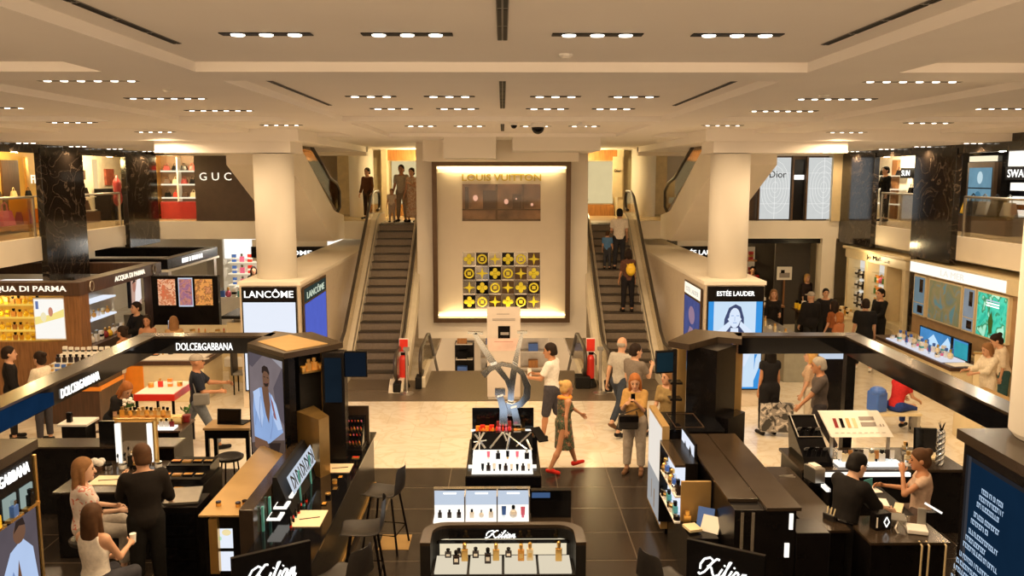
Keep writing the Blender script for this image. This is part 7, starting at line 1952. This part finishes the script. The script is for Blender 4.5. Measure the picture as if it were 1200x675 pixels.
t = thing('picture_stand', 'pale picture card on a stand against the charcoal wall', 'picture', (9.6, 28.8, 0))
MB().bx(9.35, 9.85, 28.78, 28.82, 1.55, 2.0).build('card', 'paper', t); a = Art((9.6, 28.775, 1.78), .44, .38, (1, 0, 0)); a.rect(.1, .9, .1, .55, greyp); a.rect(.2, .5, .5, .8, 'black'); a.build('print', t); MB().bx(9.57, 9.63, 28.78, 28.82, 0, 1.55).build('stand', 'wood', t)
t = thing('wooden_table', 'brown wooden counter with a pale top in the dark back shop front', 'counter', (7.6, 27.3, 0))
MB().bx(7.2, 8.9, 26.6, 27.4, 0, .95).build('body', 'black', t, bev=.01); MB().bx(7.1, 8.9, 26.5, 27.5, .95, 1.0).build('top', 'wood', t)
goods_row([('flacon', 'darkglass', 'silver'), ('jar', 'white', 'gold'), ('carton', 'paper', 'black')], (7.3, 26.8, 1.0), (8.7, 26.8, 1.0), 8, 'the brown wooden counter', 2.0)
t = thing('glass_counter', 'grey glass topped counter slanting beside the woman in black', 'counter', (7.2, 21.6, 0))
MB().prism([(6.95, 20.6), (7.75, 20.6), (7.75, 24.6), (6.95, 24.6)], 0, .9).build('body', mat('sage_panel', (.34, .33, .27), .4), t, bev=.01); MB().bx(6.9, 7.8, 20.55, 24.65, .9, .94).build('top', 'steel', t)
goods_row([('jar', 'white', 'silver'), ('flacon', 'cream', 'gold')], (7.3, 21.2, .94), (7.3, 24.2, .94), 8, 'the grey glass topped counter', 1.7, 90, side='front')
t = thing('white_screen_box', 'small glowing pale screen lying at the beam edge of the right kiosk far counter', 'screen', (7.2, 17.9, 0))
MB().bx(6.75, 7.45, 17.6, 18.0, 0, 1.25).build('cabinet', 'black', t, bev=.01); MB().bx(6.8, 7.4, 17.58, 17.95, 1.25, 1.29).build('lit_top', 'scr_lil', t)
for k in range(2):
    goods_row([('flacon', 'yellow', 'black'), ('carton', 'paper', 'red'), ('jar', 'amber', 'gold')], (9.3, 26.3 + .3 * k, .92), (10.4, 26.3 + .3 * k, .92), 6, f'the dark table before the cream shop, {["front", "rear"][k]} row', 2.0)
t = thing('dark_table', 'dark display table with bottles before the corner pier', 'table', (9.85, 26.4, 0))
MB().bx(9.2, 10.5, 26.1, 26.8, .86, .92).build('top', 'wood_d', t); MB().bx(9.3, 10.4, 26.2, 26.7, 0, .86).build('body', 'black', t)
# ================================================================== PEOPLE IN THE STORE
PS = 1.07       # people measured against the escalator steps
def headat(px, py, h, zf=0.0):
    """floor point under a head whose crown is seen at (px, py) for a figure h tall standing on level zf"""
    h = h * PS; p = at(px, py, z=zf + h); return (p.x, p.y, zf)
def walk(a): return dict(LL=(a, 2, 4), RL=(-a * .9, 2, a * .7), LA=(-a * .8, 8, 12, 0), RA=(a * .9, 8, 22, 0))
_person0 = person
def person(label, pos, face=0.0, h=1.72, **k):
    return _person0(label, pos, face, h * (PS if (len(pos) < 3 or pos[2] < 1) else 1.0), **k)
N1, N2, N3 = .014, .018, .026          # grid sizes: near, mid and far figures
# ---- centre aisle
man_bald = person('bald man in pale grey polo and jeans walking towards the right escalator', headat(727, 391, 1.78), face=-38, h=1.78, res=N2, top=dict(c=(.42, .39, .34), sleeve=.7), bottom=dict(c=(.045, .055, .075)), hair=('bald', 'grey'), shoes='brown', lean=6, LL=(28, 2, 6), RL=(-24, 2, 22), LA=(-10, 8, 15, 0), RA=(15, 8, 25, 0))
person('man in dark grey T-shirt walking close beside the bald man', headat(744, 402, 1.76), face=-50, h=1.76, res=N2, top=dict(c=(.20, .165, .135), sleeve=.7), bottom=dict(c=(.03, .028, .028)), hair=('short', 'dark'), shoes='black', LL=(-14, 2, 12), RL=(18, 2, 6), RA=(35, 5, 95, 20), LA=(8, 6, 15, 0), head=(-20, 5))
m = person('man in white T-shirt and dark shorts holding a phone beside the silver monogram', headat(647, 402, 1.78), face=68, h=1.78, res=N2, top=dict(c=(.80, .76, .70), sleeve=.75, loose=.02), bottom=dict(c=(.06, .055, .065), len=1.0, loose=.025), hair=('short', 'dark'), skin='skin_t', shoes='black', LL=(10, 2, 4), RL=(-10, 2, 12), LA=(28, 6, 62, 10), RA=(22, 6, 70, 12), head=(10, 8))
solo('phone', MB().rb(m['RH'] + Vector((-.03, 0, .02)), (.015, .08, .15), 60), 'paper', 'white phone in the hand of the man in white T-shirt', 'phone')
dress = print_mat('floral_dress', [(.035, .04, .025), (.10, .11, .05), (.05, .07, .04), (.30, .10, .05), (.35, .26, .14)], 16)
M['floral_dress'] = dress
person('blonde woman in green patterned dress, orange collar scarf and red shoes', headat(660, 445, 1.52), face=-72, h=1.52, sex='f', res=N1, top=dict(c='floral_dress', sleeve=0, tank=1, skirt=.46, flare=.03, name='dress', neck=.46, loose=.02), hair=('bun', 'blonde'), skin='skin_t', shoes='red', LL=(24, 2, 4), RL=(-14, 2, 14), LA=(48, 6, 12, 0), RA=(-8, 10, 12, 0), lean=6)
p = headat(660, 445, 1.52)
solo('scarf', MB().tube([(p[0] + .095 * math.cos(R(a)) + .03, p[1] + .085 * math.sin(R(a)), 1.32 + .012 * math.sin(R(a * 2))) for a in range(0, 360, 30)], .036, 8, closed=True), 'orange', 'bright orange scarf round the neck of the woman in the patterned dress', 'scarf', smooth=True)
w1 = person('ginger haired woman in tan shirt and pale trousers looking at her phone', headat(745, 436, 1.66), face=-30 + 180 + 10, h=1.66, sex='f', res=N1, top=dict(c=(.46, .27, .09), sleeve=.95, loose=.02), bottom=dict(c=(.42, .36, .30), loose=.025, len=1.85), hair=('long', 'ginger'), shoes='brown', LA=(35, 4, 100, 22), RA=(30, 6, 95, 20), head=(10, 18))
solo('phone', MB().rb(w1['LH'] + Vector((0, 0, .03)), (.075, .012, .145), 20), 'black_gloss', 'dark phone held by the ginger haired woman', 'phone')
q = thing('shoulder_bag', 'black leather shoulder bag hanging at the hip of the ginger haired woman', 'bag', tuple(w1['T'](-.05, -.22, -.02)))
c0 = w1['T'](.06, .26, .02)
MB().rb(c0, (.34, .12, .24), 0).build('body', 'leather', q, bev=.03); MB().rb(c0 + Vector((0, -.065, .07)), (.33, .012, .10), 0).build('flap', 'black', q)
MB().tube([c0 + Vector((-.15, 0, .12)), w1['T'](-.13, .12, .25), w1['T'](-.12, .0, .50), w1['T'](.05, -.14, .3), c0 + Vector((.15, .02, .12))], .01, 6).build('strap', 'leather', q)
person('long haired blonde woman in black and mustard top behind the white light box', headat(784, 432, 1.66), face=150, h=1.66, sex='f', res=N2, top=dict(c=(.30, .21, .09), sleeve=.8), bottom=dict(c=(.03, .028, .03)), hair=('long', 'light'), head=(-35, 5), RA=(20, 6, 60, 10))
# ---- on the right escalator
def onstep(k): return 3.6 / 18 * (k + 1)
def stepy(k): return 20.9 + 5.7 / 18 * (k + .55)
p1_ = person('dark haired man in white T-shirt riding up the right escalator', (3.36, stepy(11), onstep(11)), face=0, h=1.74, res=N2, top=dict(c=(.74, .66, .55), sleeve=.7, loose=.02), bottom=dict(c=(.03, .03, .035)), hair=('short', 'black'), LA=(20, 8, 60, 10), RA=(10, 8, 20, 0))
person('small child in blue beside the man riding up the right escalator', (3.02, stepy(11), onstep(11)), face=-20, h=1.10, res=N2, top=dict(c=(.10, .22, .42), sleeve=.7), bottom=dict(c=(.05, .05, .06)), hair=('short', 'brown'), fingers=True)
p2_ = person('person in dark clothes with yellow backpack riding up the right escalator', (3.40, stepy(6), onstep(6)), face=5, h=1.72, sex='f', res=N2, top=dict(c=(.11, .05, .035), sleeve=.9), bottom=dict(c=(.018, .016, .018)), hair=('bob', 'dark'), skin='skin_t')
q = thing('backpack', 'small yellow backpack on the back of the person riding the right escalator', 'backpack', tuple(p2_['back']))
c0 = p2_['T'](.03, -.19, .26)
mb = MB(); mb.ell(c0, (.13, .085, .17), 14); mb.ell(c0 + Vector((0, -.07, -.05)), (.09, .035, .08), 12); mb.build('body', 'yellow', q, smooth=True)
MB().tube([c0 + Vector((-.08, .06, .12)), p2_['T'](-.10, -.02, .49), p2_['T'](-.12, .13, .36)], .014, 6).build('strap', 'yellow', q); MB().tube([c0 + Vector((.08, .06, .12)), p2_['T'](.10, -.02, .49), p2_['T'](.12, .13, .36)], .014, 6).build('strap', 'yellow', q)
# ---- upper landing
person('man in grey T-shirt standing at the top of the left escalator', (-3.22, 27.4, 3.62), face=170, h=1.80, res=N2, top=dict(c=(.42, .36, .28), sleeve=.7), bottom=dict(c=(.30, .24, .18)), hair=('short', 'dark'), skin='skin_t')
M['floral_light'] = print_mat('floral_light', [(.62, .48, .36), (.50, .28, .18), (.72, .58, .42), (.40, .30, .24)], 14)
person('woman in pale floral dress stepping onto the top of the left escalator', (-2.86, 27.1, 3.62), face=160, h=1.70, sex='f', res=N2, top=dict(c='floral_light', sleeve=.5, skirt=.78, flare=.03, name='dress'), hair=('bun', 'dark'), LA=(35, 6, 80, 20))
person('woman in floral top behind the woman in pale floral dress at the upper landing', (-2.62, 27.7, 3.62), face=190, h=1.62, sex='f', res=N2, top=dict(c='floral_light', sleeve=.6, skirt=.5, name='dress'), hair=('long', 'dark'), RA=(30, 6, 70, 15))
person('small child standing beside the man at the top of the left escalator', (-3.5, 27.1, 3.62), face=175, h=1.05, res=N2, top=dict(c=(.70, .58, .46), sleeve=.6), bottom=dict(c=(.5, .38, .3)), hair=('short', 'light'))
person('dark dressed person beside the far left column upstairs', (-4.55, 29.0, 3.62), face=150, h=1.72, res=N3, top=dict(c=(.10, .04, .02), sleeve=1.9), bottom=dict(c=(.05, .03, .02)), hair=('short', 'black'))
person('man in black standing in the white upper shop at right', at(1036, 205, z=3.6 + 1.76).to_tuple()[:2] + (3.612,) if False else (12.35, 27.6, 3.612), face=100, h=1.76, res=N3, top=dict(c=(.014, .013, .013), sleeve=1.9), bottom=dict(c=(.014, .013, .013)), hair=('short', 'black'), RA=(15, 6, 40, 10))
# ---- left side
person('man with cap, navy T-shirt and grey jeans walking across the left floor', headat(229, 411, 1.76), face=-70, h=1.76, res=N1, top=dict(c=(.022, .026, .04), sleeve=.85, loose=.02), bottom=dict(c=(.17, .19, .22)), hair=('cap', 'grey'), skin='skin_t', LL=(-26, 2, 16), RL=(24, 2, 3), LA=(46, 6, 38, 5), RA=(18, 6, 70, 10))
sh = thing('sling_bag', 'grey sling bag at the hip of the man with the cap', 'bag', (0, 0, 0)); hp = headat(229, 411, 1.76)
sh.location = (hp[0] + .12, hp[1] - .16, .95); MB().rb((hp[0] + .14, hp[1] - .20, 1.02), (.28, .10, .22), 10).build('body', 'grey', sh, bev=.02); MB().tube([(hp[0] + .04, hp[1] - .2, 1.12), (hp[0] - .02, hp[1] - .17, 1.38), (hp[0] - .08, hp[1] - .02, 1.47)], .012, 6).build('strap', 'grey', sh)
def seat_under(x, y, label, h=.62):
    t = thing('stool', label, 'stool', (x, y, 0))
    MB().lathe([(.17, h - .06), (.19, h - .03), (.19, h), (.16, h + .015)], (x, y, 0), 18).build('seat', 'leather', t)
    MB().lathe([(.20, 0), (.20, .02), (.03, .04), (.03, h - .06)], (x, y, 0), 16).build('pedestal', 'black', t)
M['floral_blouse'] = print_mat('floral_blouse', [(.72, .62, .56), (.76, .68, .62), (.62, .22, .16), (.74, .66, .58)], 13)
p = Vector((-5.08, 9.95, 0))
seat_under(p.x, p.y, 'black stool under the seated woman in white floral blouse', .72)
person('seated woman in white floral blouse and grey trousers with long light hair', (p.x, p.y, 0), face=-55, h=1.72, sex='f', res=.012, pz=.87, top=dict(c='floral_blouse', sleeve=.75, loose=.022, hem=-.10), bottom=dict(c=(.42, .38, .33), loose=.016), hair=('long', 'light'), skin='skin_l', LL=(84, 4, 78), RL=(78, 6, 84), LA=(22, 6, 62, 28), RA=(24, 6, 58, 28), head=(-14, 5))
p = Vector((-4.32, 8.62, 0))
seat_under(p.x, p.y, 'black stool under the woman in white sleeveless top', .70)
w2 = person('woman with long brown hair in white sleeveless top, seen from behind', (p.x, p.y, 0), face=-14, h=1.66, sex='f', res=.012, pz=.85, top=dict(c=(.74, .68, .60), sleeve=0, tank=1, neck=.47, hem=-.10), bottom=dict(c=(.05, .05, .06)), hair=('long', 'brown'), LL=(80, 4, 80), RL=(80, 6, 80), LA=(20, 4, 50, 20), RA=(28, 10, 72, 20))
solo('paper_cup', MB().lathe([(.028, 0), (.036, .10)], w2['RH'] + Vector((0, 0, -.03)), 14), 'paper', 'white paper cup in the hand of the woman in sleeveless top', 'cup')
p = headat(166, 521, 1.80)
ms = person('man in black suit standing with his back to the viewer at the makeup station', (p[0], p[1]), face=28, h=1.80, res=.012, top=dict(c=(.016, .013, .011), sleeve=1.92, loose=.024, hem=-.16, lapel=True, name='jacket'), bottom=dict(c=(.012, .011, .010), loose=.02), hair=('short', 'brown'), LA=(38, 8, 78, 10), RA=(20, 14, 40, 0), head=(14, 8))
person('saleswoman in cream blouse with dark hair behind the left beam', headat(46, 412, 1.66), face=75, h=1.66, sex='f', res=N2, top=dict(c=(.74, .66, .52), sleeve=1.6, loose=.02), bottom=dict(c=(.05, .045, .05)), hair=('bun', 'dark'), LA=(20, 6, 40, 10), RA=(25, 6, 50, 10))
person('dark haired man in black at the left frame edge behind the beam', headat(9, 406, 1.72), face=-60, h=1.72, res=N2, top=dict(c=(.016, .014, .014), sleeve=1.9), bottom=dict(c=(.016, .014, .014)), hair=('short', 'dark'))
person('tanned woman with long dark hair and bare shoulders by the island counter', headat(172, 369, 1.66), face=185, h=1.66, sex='f', res=N2, top=dict(c=(.40, .16, .08), sleeve=0, tank=1, neck=.42), bottom=dict(c=(.60, .54, .46), kind='shorts', len=.45), hair=('long', 'dark'), skin='skin_t', RA=(10, 12, 25, 0))
person('woman with light brown hair leaning at the island counter', headat(203, 371, 1.66), face=20, h=1.66, sex='f', res=N2, top=dict(c=(.45, .26, .12), sleeve=.5), bottom=dict(c=(.45, .40, .33), kind='skirt', len=.3), hair=('long', 'light'), skin='skin_t', lean=10)
person('short haired woman in profile beside the orange ended counter', headat(143, 382, 1.64), face=80, h=1.64, sex='f', res=N2, top=dict(c=(.36, .16, .07), sleeve=0, tank=1), bottom=dict(c=(.62, .56, .48), len=.5), hair=('bun', 'dark'), skin='skin_t')
person('salesman in black standing at the bright side display of the brown pavilion', (-9.25, 21.4, 0), face=140, h=1.80, res=N2, top=dict(c=(.014, .013, .013), sleeve=1.9, loose=.02), bottom=dict(c=(.014, .013, .013)), hair=('short', 'dark'), LA=(25, 6, 60, 15), RA=(25, 6, 60, 15))
p = at(131, 452, z=1.42)
person('crouched brown haired woman with black bag near the white flowers', (p.x, p.y, 0), face=-120, h=1.62, sex='f', res=N2, top=dict(c=(.02, .018, .018), sleeve=.7), bottom=dict(c=(.02, .02, .022)), hair=('long', 'ginger'), lean=34, head=(0, 24), LL=(38, 3, 58), RL=(30, 3, 62), LA=(40, 4, 40, 10), RA=(40, 4, 40, 10))
person('person in white at the bright back shop under the left balcony', (-7.4, 30.3, 0), face=30, h=1.72, res=N3, top=dict(c=(.66, .56, .50), sleeve=.7), bottom=dict(c=(.04, .04, .05)), hair=('short', 'dark'))
person('person in black at the bright back shop under the left balcony', (-8.9, 30.4, 0), face=200, h=1.74, res=N3, top=dict(c=(.016, .014, .014), sleeve=1.9), bottom=dict(c=(.016, .014, .014)), hair=('long', 'dark'), sex='f')
person('person in dark jacket standing between makeup wall and bright back shop', (-8.05, 26.7, 0), face=-30, h=1.74, res=N3, top=dict(c=(.03, .025, .025), sleeve=1.9), bottom=dict(c=(.02, .02, .03)), hair=('short', 'dark'))
# ---- right side
person('grey haired man in dark grey polo shirt walking right of the black tower', headat(963, 417, 1.76), face=78, h=1.76, res=N1, top=dict(c=(.10, .082, .075), sleeve=.85, loose=.02), bottom=dict(c=(.045, .04, .045)), hair=('short', 'grey'), skin='skin_t', LL=(18, 2, 4), RL=(-16, 2, 14), LA=(34, 6, 10, 0), RA=(-12, 8, 12, 0), head=(0, 10))
wb = person('blonde woman in beige top behind the man in dark polo', headat(951, 409, 1.62), face=60, h=1.62, sex='f', res=N2, top=dict(c=(.52, .36, .24), sleeve=.9), bottom=dict(c=(.55, .48, .38)), hair=('bob', 'blonde'))
pt = at(903, 415, z=1.62)
wt = person('woman in black with tattooed bare arm carrying a picture shopping bag', (pt.x, pt.y, 0), face=10, h=1.68, sex='f', res=N1, top=dict(c=(.014, .013, .014), sleeve=.35, loose=.02), bottom=dict(c=(.015, .014, .015), loose=.03), hair=('long', 'black'), skin='skin_t', LA=(0, 6, 5, 0), RA=(4, 8, 8, 0))
hb = wt['RH']
hb = hb + Vector((-.12, -.22, 0))
q = thing('shopping_bag', 'paper shopping bag printed with black and white portraits', 'shopping bag', (hb.x, hb.y, .2))
bw = print_mat('portrait_print', [(.05, .045, .04), (.30, .27, .24), (.62, .56, .50), (.12, .11, .10)], 7)
bb = [(hb.x - .30, hb.y - .08), (hb.x + .32, hb.y - .14), (hb.x + .34, hb.y + .02), (hb.x - .28, hb.y + .08)]
MB().hexa([(x, y, .10) for x, y in bb], [(x * 1.0, y, .66) for x, y in bb]).build('body', bw, q)
MB().tube([(hb.x - .1, hb.y - .08, .66), (hb.x - .06, hb.y - .03, hb.z - .05), (hb.x + .02, hb.y - .02, hb.z - .02), (hb.x + .1, hb.y - .08, .66)], .008, 6).build('handle', 'black', q)
person('woman with light brown hair in black behind the grey glass topped counter', headat(907, 339, 1.68), face=170, h=1.68, sex='f', res=N2, top=dict(c=(.016, .014, .014), sleeve=1.5), bottom=dict(c=(.016, .014, .014)), hair=('long', 'light'), LA=(20, 4, 60, 10))
person('person with grey cap and wide black coat left of the cream shop', headat(951, 342, 1.74), face=20, h=1.74, res=N2, top=dict(c=(.016, .014, .014), sleeve=1.9, loose=.06, hem=-.25, name='coat'), bottom=dict(c=(.02, .02, .02)), hair=('cap', 'grey'))
person('blonde woman in dark top by the charcoal wall', headat(946, 321, 1.64), face=200, h=1.64, sex='f', res=N3, top=dict(c=(.03, .02, .02), sleeve=1.5), bottom=dict(c=(.02, .02, .02)), hair=('bob', 'blonde'))
person('brown haired woman in rust top beside the person with the cap', headat(978, 352, 1.64), face=30, h=1.64, sex='f', res=N2, top=dict(c=(.28, .09, .03), sleeve=.8), bottom=dict(c=(.03, .025, .025)), hair=('long', 'dark'))
person('dark haired person in black jacket right of the blonde by the charcoal wall', headat(968, 338, 1.66), face=170, h=1.66, res=N3, top=dict(c=(.018, .016, .016), sleeve=1.9), bottom=dict(c=(.02, .02, .02)), hair=('short', 'black'))
person('woman in orange headscarf and rust cardigan near the cream counter', headat(984, 366, 1.56), face=40, h=1.56, sex='f', res=N2, top=dict(c=(.42, .15, .06), sleeve=1.8), bottom=dict(c=(.03, .025, .025)), hair=('bob', 'ginger'))
person('man in black T-shirt and black trousers walking towards the cream shop', headat(1015, 350, 1.78), face=-15, h=1.78, res=N2, top=dict(c=(.013, .012, .012), sleeve=.85, loose=.03), bottom=dict(c=(.015, .014, .014), loose=.02), hair=('short', 'dark'), shoes='white', LL=(12, 3, 3), RL=(-12, 3, 10))
person('salesman in black standing in the opening of the cream shop', (10.72, 23.85, 0), face=110, h=1.78, res=N2, top=dict(c=(.014, .013, .013), sleeve=1.9), bottom=dict(c=(.014, .013, .013)), hair=('short', 'black'), LA=(20, 5, 50, 10))
person('woman in white coat with short light hair at the right frame edge', headat(1161, 401, 1.60), face=95, h=1.60, sex='f', res=N2, top=dict(c=(.72, .64, .50), sleeve=1.6, loose=.03, hem=-.25), bottom=dict(c=(.7, .62, .5)), hair=('bob', 'light'), LA=(35, 5, 50, 10), RA=(35, 5, 50, 10), head=(0, 18))
person('dark haired woman in white with teal bag at the right frame edge', headat(1180, 390, 1.68), face=70, h=1.68, sex='f', res=N2, top=dict(c=(.72, .62, .48), sleeve=1.2, loose=.02), bottom=dict(c=(.04, .10, .11)), hair=('bun', 'dark'), lean=10, head=(0, 25))
# seated visitor in blue and red below the side beam
p = at(1050, 462, z=.80)
t = thing('bench', 'low pale bench under the visitor in blue and red', 'bench', (p.x, p.y, 0))
MB().bx(p.x - .45, p.x + .45, p.y - .2, p.y + .2, .40, .46).build('seat', 'cream', t, bev=.01)
for x in (-.4, .4): MB().bx(p.x + x - .03, p.x + x + .03, p.y - .18, p.y + .18, 0, .40).build('leg', 'steel', t)
person('seated visitor in red top and blue jacket seen under the right side beam', (p.x, p.y, 0), face=-60, h=1.60, sex='f', res=N2, pz=.58, top=dict(c=(.52, .03, .03), sleeve=.6), bottom=dict(c=(.03, .06, .25)), hair=('long', 'brown'), LL=(84, 4, 80), RL=(84, 4, 80), lean=20, RA=(45, 6, 40, 10), LA=(45, 6, 40, 10))
solo('blue_jacket', MB().rb((p.x - .36, p.y + .02, .66), (.26, .30, .40), 20).ell((p.x - .36, p.y, .86), (.16, .18, .10), 12), 'blue', 'blue jacket piled on the bench beside the seated visitor', 'jacket', bev=.03)
# makeup artist and client
p = headat(1003, 537, 1.66)
art = person('makeup artist in black with short dark hair leaning over the treatment table', (p[0] - .12, p[1], 0), face=-62, h=1.72, res=.012, lean=14, top=dict(c=(.014, .012, .011), sleeve=1.15, loose=.026), bottom=dict(c=(.013, .012, .012)), hair=('short', 'black'), skin='skin_l', RA=(50, 8, 34, 10), LA=(46, 10, 50, 14), head=(-12, 16))
t = thing('tool_apron_belt', 'brush belt with pale straps round the makeup artist in black', 'belt', (p[0] - .12, p[1], 1.0))
c0 = art['T'](0, 0, .02)
MB().tube([art['T'](.185 * math.cos(R(a)), .135 * math.sin(R(a)), .04) for a in range(0, 360, 24)], .022, 6, closed=True).build('belt', 'black', t); MB().rb(art['T'](-.05, -.16, -.02), (.16, .05, .2), -62).build('pouch', 'leather', t, bev=.01)
for k in range(3): MB().tube([art['T'](-.08 + .04 * k, -.18, .02), art['T'](-.09 + .05 * k, -.18, .15)], .008, 6).build('brush', 'cream', t)
p = at(1080, 598, z=1.02)
seat_under(5.42, 10.55, 'black stool under the client with hand raised to her cheek', .62)
cl = person('seated client in pale vest raising a hand to her cheek', (5.42, 10.55, 0), face=70, h=1.70, sex='f', res=.012, pz=.76, top=dict(c=(.56, .40, .30), sleeve=.35, neck=.47), bottom=dict(c=(.10, .07, .06)), hair=('bun', 'brown'), skin='skin_t', LL=(84, 6, 80), RL=(80, 8, 84), LA=(50, 10, 125, 25), RA=(34, 8, 60, 10), head=(4, 10))
t = thing('clear_visor', 'teal tinted hand mirror held between makeup artist and client', 'mirror', (4.75, 10.7, 1.2))
c0 = (art['LH'] + Vector((.05, .02, .10))); MB().rb(c0, (.16, .012, .2), 30).build('glass', 'teal', t, bev=.004); MB().tube([c0 + Vector((0, 0, -.1)), c0 + Vector((0, 0, -.2))], .012, 6).build('handle', 'black', t)
p = at(1031, 512, z=1.55)
person('person in black sleeve reaching across the makeup bar', (5.15, 11.15, 0), face=180, h=1.70, res=N1, top=dict(c=(.012, .011, .011), sleeve=.95, loose=.02), bottom=dict(c=(.012, .011, .011)), hair=('short', 'dark'), RA=(20, 5, 30, 5), LA=(10, 6, 20, 0)) if False else None
# shop visitors in the dark back shop
person('person in beige top at the shelves of the dark back shop', (7.6, 28.7, 0), face=20, h=1.70, res=N3, top=dict(c=(.46, .34, .22), sleeve=.8), bottom=dict(c=(.04, .03, .03)), hair=('short', 'black'))
person('person in deep red top behind the counter of the dark back shop', (9.0, 30.45, 0), face=170, h=1.72, res=N3, top=dict(c=(.28, .01, .01), sleeve=1.6), bottom=dict(c=(.03, .03, .03)), hair=('short', 'black'))
# ---- fittings belong to the part that carries them (thing > part > sub-part)
CARRIER = {'lamp': ['housing'], 'lettering': ['board', 'sign_board', 'sign_box', 'beam', 'lit_fascia', 'cornice', 'sign_panel', 'case', 'roof_ring', 'message_screen', 'body', 'panel', 'back_wall'],
           'letter': ['panel'], 'screen': ['case', 'screen_case', 'screen_lid', 'post'], 'lit_face': ['case'], 'portrait_screen': ['screen_case'], 'roof_inlay': ['roof'], 'lit_screen': ['screen_case'],
           'portrait_poster': ['poster_case'], 'name_strip': ['case'], 'caption': ['back_panel'], 'white_base': ['back_panel'], 'hose': ['cylinder'], 'valve': ['cylinder'], 'notice': ['board'], 'name_board': ['board'],
           'swatches': ['board'], 'rim': ['tray'], 'slot_grille': ['slot_frame'], 'niche_ornament': ['niche_back'], 'niche_tile': ['niche_back'], 'window_lamp': ['window_back'], 'window_goods': ['window_back'], 'emblem': ['roof_ring'],
           'print': ['panel', 'card'], 'drawer': ['body'], 'drawer_front': ['cabinet'], 'tracery': ['lit_panel'], 'step_inlay': ['white_step'], 'sign_letters': ['sign_box'], 'lit_letter': ['sign_box'], 'moulding': ['base_cabinet'],
           'mark': ['box'], 'white_bar': ['box'], 'label_plate': ['flask'], 'stopper': ['flask'], 'handle': ['glass', 'body'], 'flap': ['body'], 'blue_patch': ['beam'], 'kick_strip': ['cabinet'], 'chrome_strip': ['cabinet'], 'lit_bar': ['cabinet'], 'stock': ['shelf']}
base = lambda o: o.name.split('.')[0]
for root in [o for o in bpy.data.objects if o.parent is None and o.get('category')]:
    if base(root) == 'handbag' or base(root) == 'shopping_bag': continue
    kids = list(root.children)
    for c in kids:
        for nm in CARRIER.get(base(c), ()):
            hosts = [k for k in kids if base(k) == nm and k is not c and k.parent is root]
            if not hosts: continue
            ctr = lambda o: sum((Vector(q) for q in o.bound_box), Vector()) / 8
            h = min(hosts, key=lambda k: (ctr(k) - ctr(c)).length)
            c.parent = h
            break
